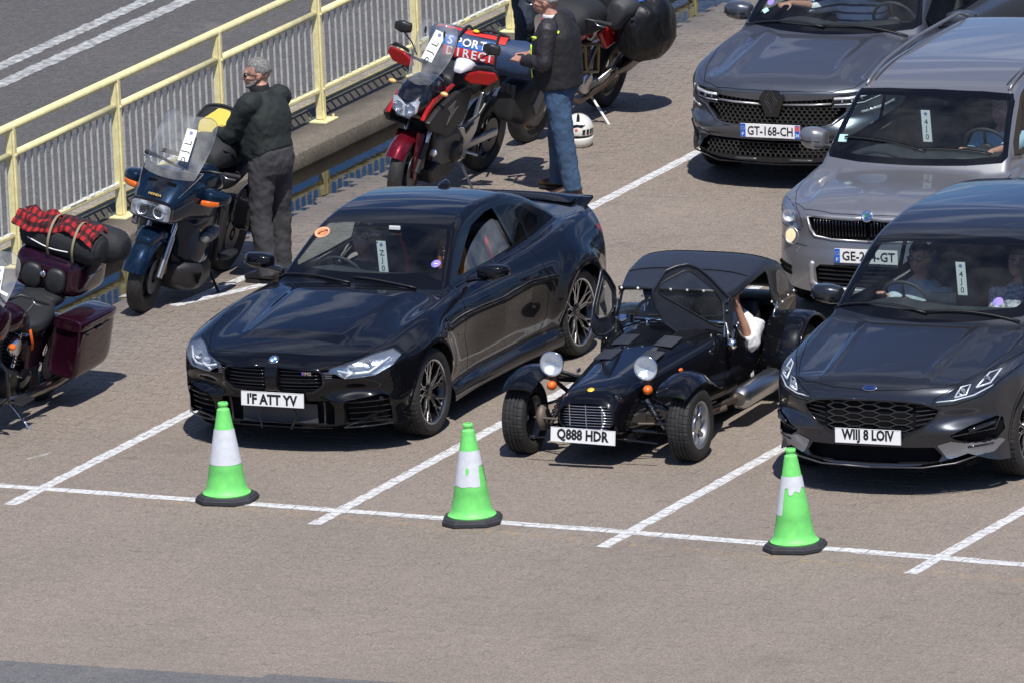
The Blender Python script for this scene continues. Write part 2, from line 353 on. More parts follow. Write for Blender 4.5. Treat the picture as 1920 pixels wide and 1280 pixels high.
for ax_, a_, b_, k_ in (('X', -5.95, -5.68, .35), ('Z', -.02, .09, .12)):
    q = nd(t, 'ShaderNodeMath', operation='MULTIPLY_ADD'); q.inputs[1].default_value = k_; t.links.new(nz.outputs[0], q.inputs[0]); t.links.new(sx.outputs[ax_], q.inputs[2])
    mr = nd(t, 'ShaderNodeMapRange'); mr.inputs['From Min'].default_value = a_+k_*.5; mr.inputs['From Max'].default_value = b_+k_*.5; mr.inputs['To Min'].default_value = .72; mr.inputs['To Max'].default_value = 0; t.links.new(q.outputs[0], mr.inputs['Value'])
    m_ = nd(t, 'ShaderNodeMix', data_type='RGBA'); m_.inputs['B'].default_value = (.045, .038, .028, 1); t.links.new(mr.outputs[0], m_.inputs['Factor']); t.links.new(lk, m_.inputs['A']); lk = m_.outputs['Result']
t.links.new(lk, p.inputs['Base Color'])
CONL = paving_mat('pale_concrete', (.33, .30, .25), (.24, .22, .19), False)
def sheet(name, x0, x1, y0, y1, z, m, nx=1, ny=1, **k):
    V = [(x0+(x1-x0)*i/nx, y0+(y1-y0)*j/ny, z) for j in range(ny+1) for i in range(nx+1)]
    F = [(j*(nx+1)+i, j*(nx+1)+i+1, (j+1)*(nx+1)+i+1, (j+1)*(nx+1)+i) for j in range(ny) for i in range(nx)]
    return obj(name, V, F, m, **k)
ground = sheet('ground', -4.75, 500, -500, 800, -.0042, PAV, kind='structure')
sheet('gutter', -5.5, -4.75, -500, 800, -.045, PAV, kind='structure')
PA, PB = .225, .1125
def gh(x, y):     # gentle settlement along the kerb, where the puddle lies
    d = np.clip((-4.56-x)/.55, 0, 1)
    n = .5+.28*np.sin(y*2.1+1.3)+.22*np.cos(x*7.1+y*5.3)
    return -.044*d*d*(3-2*d)*(.30+.70*n)
def pav_outline(cx_, cy_, inset):
    a, b = PA/2-inset, PB/2-inset; zz_ = .011
    top = [(-a, b-zz_), (-a+.012-zz_*0, b-zz_+.006), (-PA/4, b+zz_*.6), (0, b-zz_), (PA/4, b+zz_*.6), (a-.012, b-zz_+.006), (a, b-zz_)]
    bot = [(x, y-2*b) for x, y in top][::-1]
    return [(cx_+x, cy_+y+zz_*.2) for x, y in top+bot]
def paver_mesh(cx_, cy_, z, tilt=(0, 0)):
    old = max(0, min(1, (-2.6-cx_)/1.6)) if -6 < cx_ < 0 else 0; o = pav_outline(cx_, cy_, .0004+.0014*old); i_ = pav_outline(cx_, cy_, .0016+.003*old); n = len(o)
    V = [(x, y, z-.0032-.012*old+(x-cx_)*tilt[0]+(y-cy_)*tilt[1]) for x, y in o]+[(x, y, z+(x-cx_)*tilt[0]+(y-cy_)*tilt[1]) for x, y in i_]
    F = [tuple(range(n, 2*n))[::-1]]+[(k, n+k, n+(k+1) % n, (k+1) % n) for k in range(n)]
    return V, F
cells = []
def field(x0, x1, y0, y1, xmax=None):
    out = []
    j = int(y0/PB)
    while j*PB < y1:
        off = (j % 2)*PA/2; i = int(x0/PA)
        while i*PA < x1:
            out.append((i*PA+off, j*PB, j)); i += 1
        j += 1
    return out
allp = []
for (x, y, j) in field(-5.37, 9.6, -6.4, 21):
    u_, v_ = px((x, y, 0))
    if -90 < u_ < 2010 and -70 < v_ < 1340: allp.append((x, y))
allp = [p for p in allp if p[0]-PA/2 > -5.5]
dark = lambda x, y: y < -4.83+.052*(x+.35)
allp.sort(key=lambda p: (Vector((p[0], p[1], 0))-CAMP).length+(0 if (0 < px((p[0], p[1], 0))[0] < 1920 and px((p[0], p[1], 0))[1] < 1280) else 1000))
rnd = random.Random(3)
def paver_z(x, y):
    k = .0036 if x < -4.65 else .0011
    return float(gh(x, y))+rnd.uniform(-k, k), (rnd.uniform(-.006, .006)*(1+k*400*(k > .002)), rnd.uniform(-.006, .006)*(1+k*400*(k > .002)))
V, F = paver_mesh(0, 0, 0); PM = []
for m_ in (PAV, PAVG):
    me = bpy.data.meshes.new('paver'); me.from_pydata(V, [], F); me.materials.append(m_); PM.append(me)
PZ = {}
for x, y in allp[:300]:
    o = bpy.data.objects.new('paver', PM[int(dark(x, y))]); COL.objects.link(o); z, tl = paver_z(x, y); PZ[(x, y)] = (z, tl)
    o.location = (x, y, z+.001); o.parent = ground
mbs = [([], []), ([], [])]
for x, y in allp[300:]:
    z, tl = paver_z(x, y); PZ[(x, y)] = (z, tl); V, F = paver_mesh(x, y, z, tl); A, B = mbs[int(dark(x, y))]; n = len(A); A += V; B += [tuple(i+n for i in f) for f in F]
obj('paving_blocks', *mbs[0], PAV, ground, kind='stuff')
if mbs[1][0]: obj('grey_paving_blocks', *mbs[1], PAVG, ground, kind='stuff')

# painted markings: the tops of the blocks a line crosses, clipped to the line, so that the joints stay open
def clip(poly, quad):
    out = poly
    for i in range(len(quad)):
        a, b = quad[i], quad[(i+1) % len(quad)]; nx_, ny_ = -(b[1]-a[1]), b[0]-a[0]
        inp, out = out, []
        for k in range(len(inp)):
            p, q_ = inp[k], inp[(k+1) % len(inp)]
            dp = (p[0]-a[0])*nx_+(p[1]-a[1])*ny_; dq = (q_[0]-a[0])*nx_+(q_[1]-a[1])*ny_
            if dp >= 0: out.append(p)
            if (dp >= 0) != (dq >= 0):
                t_ = dp/(dp-dq); out.append((p[0]+(q_[0]-p[0])*t_, p[1]+(q_[1]-p[1])*t_))
        if not out: return []
    return out
LINE = mat('road_paint_white', (.74, .75, .76), .65, noise=(26, .3, (.42, .41, .40)), bump=(90, .3, .003))
LINEW = mat('worn_road_paint', (.50, .50, .49), .7, noise=(7, .6, (.2, .19, .18)), bump=(90, .3, .003))
def marking(name, a, b, w_, m, lift=.0009, grow=.0026, wob=.006):
    a, b = Vector((*a, 0)), Vector((*b, 0)); d = (b-a).normalized(); n_ = Vector((-d.y, d.x, 0))*w_/2
    quad = [tuple((a-n_)[:2]), tuple((b-n_)[:2]), tuple((b+n_)[:2]), tuple((a+n_)[:2])]
    V, F = [], []
    for (x, y), (z, tl) in PZ.items():
        rel = Vector((x, y, 0))-a; t_ = rel.dot(d); s_ = abs(rel.dot(n_.normalized()))
        if t_ < -.3 or t_ > (b-a).length+.3 or s_ > w_/2+.2: continue
        wq = [(p[0]+rnd.uniform(-wob, wob), p[1]+rnd.uniform(-wob, wob)) for p in quad]
        poly = clip(pav_outline(x, y, .0040-grow*.3), wq)
        if len(poly) < 3: continue
        k = len(V); V += [(p[0], p[1], z+lift+(p[0]-x)*tl[0]+(p[1]-y)*tl[1]+.001*((x, y) in IND)) for p in poly]; F.append(tuple(range(k, k+len(poly))))
    return obj(name, V, F, m, kind='structure')
IND = set(allp[:300])
marking('lane_marking', (-2.472, -.42), (-2.508, 14.6), .105, LINE)
marking('lane_marking', (.04, -.44), (.02, 12), .105, LINE, .0010)
marking('lane_marking', (2.43, -.58), (2.475, 9), .105, LINE, .0010)
marking('lane_marking', (4.955, -.78), (5.06, 3.5), .105, LINE, .0010)
marking('stop_line', (-3.9, .175), (2.2, -.088), .115, LINE, .0018)
marking('stop_line', (2.2, -.088), (6.6, -.40), .125, LINE, .0018)
marking('worn_marking', (-4.25, 6.03), (-3.72, 7.25), .10, LINE, .0012); marking('worn_marking', (-4.22, 6.05), (-4.1, 7.6), .10, LINE, .0014)
marking('worn_marking', (-4.9, 4.2), (-4.72, 8.2), .10, LINEW, .001); 
marking('worn_marking', (-3.02, .95), (-2.93, 1.2), .03, LINEW, .001)

# puddle: a flat sheet of water at its own level; settled blocks stand under it, the higher ones come out of it
wat = bpy.data.materials.new('puddle_water'); wat.use_nodes = True; t = wat.node_tree; t.nodes.clear()
o_ = nd(t, 'ShaderNodeOutputMaterial'); tr = nd(t, 'ShaderNodeBsdfTransparent'); tr.inputs[0].default_value = (.13, .12, .11, 1); gl = nd(t, 'ShaderNodeBsdfGlossy', Roughness=.015)
fr = nd(t, 'ShaderNodeFresnel', IOR=1.36); ms = nd(t, 'ShaderNodeMixShader'); bp = nd(t, 'ShaderNodeBump', Strength=.05, Distance=.01); nn = nd(t, 'ShaderNodeTexNoise', Scale=9.0)
ge = nd(t, 'ShaderNodeNewGeometry'); t.links.new(ge.outputs['Position'], nn.inputs['Vector']); t.links.new(nn.outputs[0], bp.inputs['Height']); t.links.new(bp.outputs[0], gl.inputs['Normal']); t.links.new(bp.outputs[0], fr.inputs['Normal'])
t.links.new(fr.outputs[0], ms.inputs[0]); t.links.new(tr.outputs[0], ms.inputs[1]); t.links.new(gl.outputs[0], ms.inputs[2]); t.links.new(ms.outputs[0], o_.inputs[0])
V = []; ys = np.arange(4.5, 21, .12)
for k, y in enumerate(ys):
    e = -4.98+.10*math.sin(y*1.7)+.07*math.sin(y*4.1+1)+.05*math.sin(y*9.3)
    V += [(-5.498, y, -.0085), (e+.3, y, -.0085)]
obj('puddle', V, [(2*i, 2*i+1, 2*i+3, 2*i+2) for i in range(len(ys)-1)], wat, kind='structure')

# kerb ledge of exposed aggregate in long cast blocks, channel strip and road beyond
kerb = bpy.data.objects.new('kerb', None); COL.objects.link(kerb); tag(kerb, kind='structure')
L0 = 4.9
for i in range(9):
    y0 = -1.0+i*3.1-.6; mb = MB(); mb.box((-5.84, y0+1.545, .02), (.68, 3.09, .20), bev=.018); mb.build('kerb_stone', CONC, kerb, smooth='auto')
for i in range(30):
    y0 = -1.5+i*.915; mb = MB(); mb.box((-6.34, y0+.455, .06), (.31, .905, .10), bev=.006); mb.build('channel_block', CONL, kerb, smooth='auto')
YLINE = mat('worn_yellow_line', (.42, .33, .10), .8, noise=(5, .5, (.2, .17, .11)), bump=(60, .3, .003))
for x0, x1 in ((-6.205, -6.185), (-6.30, -6.245), (-6.49, -6.465)):
    sheet('worn_yellow_marking', x0, x1, -1.5, 25, .1135, YLINE, kind='structure')
road = sheet('road', -500, -6.5, -500, 800, .1, RPAV, kind='structure')
V, F = [], []
for (x, y, j) in field(-12.2, -6.62, 4, 24):
    if not (-100 < px((x, y, .1))[0] < 1300 and -80 < px((x, y, .1))[1] < 700): continue
    a, b = paver_mesh(x, y, .1045+rnd.uniform(-.001, .001), (rnd.uniform(-.004, .004),)*2); n = len(V); V += a; F += [tuple(i+n for i in f) for f in b]
obj('road_paving_blocks', V, F, RPAV, road, kind='stuff')
def roadline(x, w_, seed):
    V, ys = [], np.arange(10, 30, .05); r_ = random.Random(seed)
    for y in ys: V += [(x-w_/2+r_.uniform(-.012, .012), y, .108), (x+w_/2+r_.uniform(-.012, .012), y, .108)]
    return obj('double_line', V, [(2*i, 2*i+1, 2*i+3, 2*i+2) for i in range(len(ys)-1)], RLN, kind='structure')
RLN = mat('thermoplastic_line', (.50, .51, .50), .7, noise=(16, .6, (.17, .17, .165)), bump=(50, .5, .006))
roadline(-9.60, .15, 1); roadline(-9.26, .16, 2)

# ================================================================== RAILING
GRY = mat('galvanised_grey', (.54, .55, .53), .5, .05, noise=(25, .3)); LIM = mat('droppings_crust', (.60, .61, .56), .8, bump=(60, .6, .01))
PY0, PDY, PX, PZ0 = 8.445-1.883, 1.883, -5.875, .12
rail = thing('pedestrian_railing', 'yellow painted railing with grey balusters along the raised kerb', 'railing', (PX, 8.4, PZ0))
rel = lambda i: PY0+PDY*i-8.4
bolt = MB()
post = MB(); post.box((0, 0, .575), (.052, .10, 1.11), bev=.006); post.box((.0, 0, .575), (.075, .035, 1.13), bev=.004)
pl = MB(); pl.box((0, 0, .008), (.20, .24, .016), bev=.004)
for k in range(-3, 8):
    y = rel(k)
    o = obj('post', [(a, b+y, c) for a, b, c in post.V], post.F, YEL, rail); p_ = obj('base_plate', [(a, b+y, c) for a, b, c in pl.V], pl.F, YEL, o)
    for sx_ in (-.07, .07):
        for sy_ in (-.085, .085): MB().rod((sx_, y+sy_, .01), (sx_, y+sy_, .045), .011, n=6).build('bolt', YEL, o)
    for z_ in (.90, .27): MB().rod((.03, y, z_), (.047, y, z_), .012, n=8).build('bolt', YEL, o)
def raile(name, z, r_, y0, y1, m=YEL): return MB().tube([(0, y0, z), (0, y1, z)], r_, 14).build(name, m, rail, smooth=True)
raile('top_rail', 1.13, .034, rel(-3)-.1, rel(7)+.1)
rb2 = random.Random(5)
for k in range(-3, 7):
    y0, y1 = rel(k)+.05, rel(k+1)-.05
    raile('mid_rail', .905, .03, y0, y1); MB().box((0, (y0+y1)/2, .262), (.05, y1-y0, .036), bev=.008).build('bottom_rail', YEL, rail)
    for b in range(15):
        y = rel(k)+.1177*(b+1); MB().box((0, y, .585), (.016, .0095, .62)).build('baluster', GRY, rail)
    # crust left along the top of the bottom rail
    if k not in (2, 3):
        mb = MB(); y = y0
        while y < y1:
            l = rb2.uniform(.04, .13); 
            if rb2.random() < .7: mb.box((rb2.uniform(-.004, .008), y+l/2, .282), (.040, l*.95, rb2.uniform(.006, .016)), bev=.003)
            y += l
        mb.build('crust', LIM, rail, kind='stuff')

# ================================================================== CONES
GRN = mat('cone_green', (.20, .76, .17), .5, noise=(11, .1, (.16, .62, .15)), bump=(25, .15, .004)); WSL = mat('cone_sleeve', (.66, .68, .72), .4, noise=(22, .12), bump=(30, .3, .004)); CBB = mat('cone_base_rubber', (.035, .036, .042), .7, noise=(10, .3))
GRN.node_tree.nodes['Principled BSDF'].inputs['Subsurface Weight'].default_value = 0
def cone(x, y, rz, label, sleeve, lean=0):
    c = thing('traffic_cone', label, 'traffic cone', (x, y, 0), rz, 'green and white cones along the stop line', lean)
    mb = MB(); o = []
    for k in range(8):
        o.append(((.245 if k in (0, 3, 4, 7) else .15)*(1 if k in (0, 1, 6, 7) else -1), (.15 if k in (0, 3, 4, 7) else .245)*(1 if k < 4 else -1)))
    o = [(.25, .13), (.13, .235), (-.15, .235), (-.25, .12), (-.25, -.12), (-.14, -.235), (.14, -.235), (.25, -.12)]
    rings = [[(a*s_*.86, b*s_*.86, z_) for a, b in o] for s_, z_ in ((.97, .002), (1, .01), (1, .032), (.96, .038), (.94, .05), (.9, .056), (.3, .058))]
    mb.loft(rings).build('base', CBB, c)
    rr = lambda z_: .158-(z_-.06)*.176
    prof = [(.057, .178), (.066, .180), (.074, .170), (.085, rr(.085)+.004), (.12, rr(.12)), (.235, rr(.235)), (.24, rr(.24)+.002), (.36, rr(.36)), (.5, rr(.5)), (.60, rr(.60)), (.695, rr(.695)), (.70, .040), (.708, .033), (.722, .033), (.728, .039), (.742, .039), (.748, .033), (.748, .024), (.70, .02)]
    MB().lathe(prof, ax='z', n=48).build('cone_body', GRN, c, smooth='auto')
    # sleeve cut to its worn outline: for every angle the lowest height it still reaches
    V, F, n = [], [], 96
    zt = .552
    for k in range(n+1):
        a = 2*math.pi*k/n; zb_ = sleeve(a)
        for j in range(7):
            z_ = zb_+(zt-zb_)*j/6; q_ = rr(z_)+.0035; V.append((q_*math.cos(a), q_*math.sin(a), z_))
    F = [(k*7+j, (k+1)*7+j, (k+1)*7+j+1, k*7+j+1) for k in range(n) for j in range(6)]
    s_ = obj('reflective_sleeve', V, F, WSL, c, smooth=True); return c
# angles: camera looks along +y/-x, so the side seen is around a = -65 deg in world
A0 = math.atan2(CAMP.y, CAMP.x)
def rel_a(a, rz): return (a+rz-A0+math.pi) % (2*math.pi)-math.pi      # 0 faces the camera, positive to the right
cone(-.93, .10, .12, 'green cone with intact white sleeve in front of the black coupe', lambda a: .29, .006)
def s2(a):
    q_ = rel_a(a, .35)
    if q_ > .62 and q_ < 1.6: return .30+.14*min(1, max(0, (q_-.5)/.25))+.01*math.sin(q_*40)
    return .292+.003*math.sin(a*7)
c2 = cone(1.167, -.10, .35, 'green cone with torn sleeve and a green hole, before the open roadster', s2)
mb = MB(); q_ = A0-.35-.22
pts = []
for k in range(12):
    t_ = 2*math.pi*k/12; zz0 = .405+.028*math.sin(t_); aa = q_+.13*math.cos(t_)*(1+.3*math.sin(t_)); r_ = .158-(zz0-.06)*.176+.0048; pts.append((r_*math.cos(aa), r_*math.sin(aa), zz0))
mb.V = pts; mb.F = [tuple(range(12))]; mb.build('sleeve_hole', GRN, c2)
def s3(a):
    q_ = rel_a(a, .15)
    if -.75 < q_ < 2.4:
        return .43+.012*math.sin(q_*9)+.035*max(0, q_)+(.03 if q_ < -.35 else 0)
    return .27
cone(3.832, -.28, .15, 'green cone with mostly ripped white sleeve beside the grey crossover', s3, -.004)
# ================================================================== VEHICLE SHELLS
def smax(a, b, k):
    h = np.clip(.5+.5*(a-b)/k, 0, 1); return b*(1-h)+a*h+k*h*(1-h)
def smin(a, b, k): return -smax(-a, -b, k)
def inpoly(px_, py_, poly):
    P = np.asarray(poly); r_ = np.zeros(px_.shape, bool); n = len(P); j = n-1
    for i in range(n):
        xi, yi = P[i]; xj, yj = P[j]
        c = ((yi > py_) != (yj > py_)) & (px_ < (xj-xi)*(py_-yi)/((yj-yi) if yj != yi else 1e-12)+xi); r_ ^= c; j = i
    return r_
AX = {'side': (1, 2, 0), 'front': (0, 2, 1), 'top': (0, 1, 2)}
class Shell:
    """half vehicle skin (x >= 0) on the zero set of F(x, s, z), divided into named panels; s runs backwards from the nose"""
    def __init__(S, F, L, W, H, cell=.018, smin_=0, smax_=None, zb=.1, coarse_after=None, q=(.6, .6, .35, .42, .6)):
        S.Fn = F; S.L = L; e = .3; L1 = L if smax_ is None else smax_
        def lin(a, b, c): return np.linspace(a, b, max(2, int(round((b-a)/c))+1))
        if coarse_after: ss = np.concatenate([lin(-e, coarse_after, cell)[:-1], lin(coarse_after, L1+e, cell*2.2)])
        else: ss = lin(-e, L1+e, cell)
        xs = lin(0, W/2+.2, cell); zs = lin(zb, H+.2, cell)
        grids = []
        def G_(A, B, mk): g = np.array([[mk(a, b) for b in B] for a in A]); grids.append(g)
        X, SS = np.meshgrid(xs, ss); top = np.stack([X, SS, np.full_like(X, H+.2)], -1)
        ZZ, SS2 = np.meshgrid(zs, ss); side = np.stack([np.full_like(ZZ, W/2+.2), SS2, ZZ], -1)
        X3, Z3 = np.meshgrid(xs, zs); fr = np.stack([X3, np.full_like(X3, -e), Z3], -1); re = np.stack([X3, np.full_like(X3, L1+e), Z3], -1)
        V, Fc, n0 = [], [], 0
        for g, flip in ((top, 0), (side, 1), (fr, 0), (re, 1)):
            a, b, _ = g.shape; V.append(g.reshape(-1, 3)); I = np.arange(a*b).reshape(a, b)+n0; n0 += a*b
            f = np.stack([I[:-1, :-1], I[:-1, 1:], I[1:, 1:], I[1:, :-1]], -1).reshape(-1, 4); Fc.append(f[:, ::-1] if flip else f)
        P = np.concatenate(V); Fc = np.concatenate(Fc)
        K, inv = np.unique(np.round(P, 5), axis=0, return_inverse=True); inv = inv.ravel(); P = K; Fc = inv[Fc]
        a0, a1, xi, z0, z1 = q
        Q = np.stack([P[:, 0]/(W/2+.2)*xi, a0+(P[:, 1]+e)/(L1+2*e)*(L1-a1-a0), z0+(P[:, 2]-zb)/(H+.2-zb)*(z1-z0)], -1)
        lo, hi = np.zeros(len(P)), np.ones(len(P))
        for _ in range(20):
            m = (lo+hi)/2; p = Q+(P-Q)*m[:, None]; ins = F(p[:, 0], p[:, 1], p[:, 2]) < 0
            lo = np.where(ins, m, lo); hi = np.where(ins, hi, m)
        S.V = Q+(P-Q)*((lo+hi)/2)[:, None]; S.V[P[:, 0] < 1e-6, 0] = 0
        S.F = Fc; S.lab = np.full(len(Fc), 'body', dtype='U32'); S.N = S.grad(S.V); S.N /= np.linalg.norm(S.N, axis=1)[:, None]
        S.frozen = np.zeros(len(S.V), bool); S.cell = cell
        fn = np.cross(S.V[Fc[:, 1]]-S.V[Fc[:, 0]], S.V[Fc[:, 2]]-S.V[Fc[:, 0]])
        sg = (fn*S.N[Fc[:, 0]]).sum(1); S.F[sg < 0] = S.F[sg < 0][:, ::-1]
    def grad(S, P, h=.0015):
        g = np.zeros_like(P)
        for i in range(3):
            a, b = P.copy(), P.copy(); a[:, i] += h; b[:, i] -= h
            if i == 0: a[:, 0] = np.abs(a[:, 0]); b[:, 0] = np.abs(b[:, 0])
            g[:, i] = (S.Fn(a[:, 0], a[:, 1], a[:, 2])-S.Fn(b[:, 0], b[:, 1], b[:, 2]))/(2*h)
        return g
    def region(S, name, poly, plane='side', cond=None, over=('body',), smooth=0, snap=True):
        a, b, c = AX[plane]; poly = cat(poly, smooth, True) if smooth else np.array(poly, float)
        C = S.V[S.F].mean(1); Nf = S.N[S.F].mean(1)
        m = inpoly(C[:, a], C[:, b], poly) & np.isin(S.lab, over)
        m &= {'side': Nf[:, 0] > .25, 'front': Nf[:, 1] < -.12, 'top': Nf[:, 2] > .12}[plane] if cond is None else cond(C, Nf)
        if snap:
            vi = np.zeros(len(S.V), bool); vi[S.F[m].ravel()] = True; vo = np.zeros(len(S.V), bool); vo[S.F[~m].ravel()] = True
            idx = np.where(vi & vo & ~S.frozen)[0]
            A = poly; B = np.roll(poly, -1, 0); p = S.V[idx][:, [a, b]]
            best = np.full(len(idx), 1e9); bp = p.copy()
            for i in range(len(A)):
                d = B[i]-A[i]; l2 = max(d@d, 1e-12); t = np.clip(((p-A[i])@d)/l2, 0, 1); q_ = A[i]+t[:, None]*d
                dd = np.hypot(*(p-q_).T); s_ = dd < best; best[s_] = dd[s_]; bp[s_] = q_[s_]
            ok = best < S.cell*1.5; idx = idx[ok]; NV = S.V[idx].copy(); NV[:, a] = bp[ok, 0]; NV[:, b] = bp[ok, 1]; NV[:, 0] = np.abs(NV[:, 0])
            NV[S.V[idx, 0] < 1e-6, 0] = 0
            for _ in range(4):
                g = S.grad(NV); f = S.Fn(NV[:, 0], NV[:, 1], NV[:, 2]); gc = g[:, c]
                st = np.where(np.abs(gc) > .15, f/np.where(np.abs(gc) > .15, gc, 1), 0); NV[:, c] -= np.clip(st, -.02, .02)
            bad = np.abs(NV[:, c]-S.V[idx][:, c]) > .06
            NV[bad] = S.V[idx][bad]; S.V[idx] = NV; S.frozen[idx] = True
            g = S.grad(NV); S.N[idx] = g/np.linalg.norm(g, axis=1)[:, None]
        S.lab[m] = name; return m
    def sub(S, name, off=0.0, push=None):
        f = S.F[S.lab == name]; u, inv = np.unique(f.ravel(), return_inverse=True); f = inv.reshape(-1, 4)
        V = S.V[u]+S.N[u]*off
        if push is not None: V = V+np.array(push)
        return V, f, S.N[u].copy()
    @staticmethod
    def mirror(V, F, N): return V*[-1, 1, 1], F[:, ::-1], N*[-1, 1, 1]
    def emit(S, name, m, parent, label=None, part=None, both=True, off=0.0, pair=False, **k):
        """centre panels: one object; side panels: one object each side"""
        V, F, N = S.sub(label or name, off)
        if not len(F): return None
        if pair:
            o1 = obj(part or name, V, F, m, parent, True, N, **k); V2, F2, N2 = S.mirror(V, F, N); o2 = obj(part or name, V2, F2, m, parent, True, N2, **k); return o1, o2
        V2, F2, N2 = S.mirror(V, F, N); n = len(V); zero = V[:, 0] < 1e-6
        mp_ = np.where(zero, np.arange(n), np.arange(n)+n); F2 = mp_[F2]
        VV = np.concatenate([V, V2]); NN = np.concatenate([N, N2]); NN[:n][zero, 0] = 0
        return obj(part or name, VV, np.concatenate([F, F2]), m, parent, True, NN, **k)
    def recess(S, lab, depth, m, parent, part, pair=False, dirn=(0, 1, 0), wm=None, **k):
        """the panel itself pushed in by depth, with walls from its edge: a real opening"""
        V, F, N = S.sub(lab); 
        if not len(F): return None
        d = np.array(dirn)*depth
        E = {}
        for f in F.tolist():
            for i in range(4):
                a, b = f[i], f[(i+1) % 4]
                if a == b: continue
                if (b, a) in E: E.pop((b, a))
                else: E[(a, b)] = 1
        n = len(V); W = [(a, b, b+n, a+n) for a, b in E if not (V[a, 0] < 1e-6 and V[b, 0] < 1e-6)]
        VV = np.concatenate([V, V+d]); FF = np.concatenate([F+n, np.array(W)[:, ::-1]]) if W else F+n
        out = [obj(part, VV, FF, m, parent, **k)]
        V2, F2, _ = S.mirror(VV, FF, VV); out.append(obj(part, V2, F2, m, parent, **k)); return out
    def on(S, plane, pts, guess=None, off=0.0):
        """points of the plane dropped on the skin from outside; returns positions, normals"""
        a, b, c = AX[plane]; pts = np.asarray(pts, float); P = np.zeros((len(pts), 3)); P[:, a] = pts[:, 0]; P[:, b] = pts[:, 1]
        sgn = np.sign(P[:, 0]); sgn[sgn == 0] = 1
        hi_, lo_ = {'side': (1.3, .3), 'front': (-.3, 2.7), 'top': (2.1, .45)}[plane]
        hi = np.full(len(pts), hi_); lo = np.full(len(pts), lo_)
        for st in np.linspace(0, 1, 101)[1:]:   # first crossing from outside
            x = hi_+(lo_-hi_)*st; Q = P.copy(); Q[:, c] = x; f = S.Fn(np.abs(Q[:, 0]), Q[:, 1], Q[:, 2]) 
            open_ = (lo == lo_) & (f < 0); lo = np.where(open_, x, lo); hi = np.where((lo == lo_) & ~open_, x, hi)
        for _ in range(16):
            m_ = (lo+hi)/2; Q = P.copy(); Q[:, c] = m_; f = S.Fn(np.abs(Q[:, 0]), Q[:, 1], Q[:, 2]); ins = f < 0; lo = np.where(ins, m_, lo); hi = np.where(ins, hi, m_)
        P[:, c] = (lo+hi)/2; A = P.copy(); A[:, 0] = np.abs(A[:, 0]); g = S.grad(A); g /= np.linalg.norm(g, axis=1)[:, None]; g[:, 0] *= sgn
        return P+g*off, g
    def ribbon(S, plane, pts, w_=.005, off=.0008, closed=False, sm=0, step=.012):
        if sm: pts = cat(pts, sm, closed)
        pts = np.array(pts, float); pts = np.concatenate([pts, pts[:1]]) if closed else pts
        d = np.hypot(*np.diff(pts, axis=0).T); t = np.concatenate([[0], np.cumsum(d)]); n = max(2, int(t[-1]/step))
        tt = np.linspace(0, t[-1], n); q_ = np.stack([np.interp(tt, t, pts[:, i]) for i in (0, 1)], -1)
        P, N = S.on(plane, q_, off=off); T = np.gradient(P, axis=0); T /= np.linalg.norm(T, axis=1)[:, None]+1e-9; B = np.cross(T, N)
        V = np.concatenate([P-B*w_/2, P+B*w_/2]); F = [(i, i+1, n+i+1, n+i) for i in range(n-1)]
        return V, F
    def gaps(S, lst, parent, w_=.005, m=None, name='panel_gap', off=.0008, **k):
        for g in lst:
            plane, pts = g[0], g[1]; sm = g[2] if len(g) > 2 else 0; mir = g[3] if len(g) > 3 else True
            V, F = S.ribbon(plane, pts, w_, off, sm=sm); obj(name, V, F, m or GAP, parent, **k)
            if mir: obj(name, V*[-1, 1, 1], [f[::-1] for f in F], m or GAP, parent, **k)
    def bars(S, plane, segs, r_, depth=.012, mir=False, n=6, mb=None):
        mb = mb or MB()
        for s_ in segs:
            s_ = np.array(s_, float); k = max(2, int(np.hypot(*(s_[-1]-s_[0]))/.04)+1) if len(s_) == 2 else len(s_)
            if len(s_) == 2: s_ = s_[0]+(s_[1]-s_[0])*np.linspace(0, 1, k)[:, None]
            for sg in ((1, -1) if mir else (1,)):
                P, N = S.on(plane, s_*([sg, 1] if plane != 'side' else [1, 1])); D_ = {'front': [0, 1, 0], 'side': [-1, 0, 0], 'top': [0, 0, -1]}[plane]
                P = P+np.array(D_)*depth
                if plane == 'side' and sg < 0: P = P*[-1, 1, 1]
                mb.tube([tuple(p) for p in P], r_, n)
        return mb

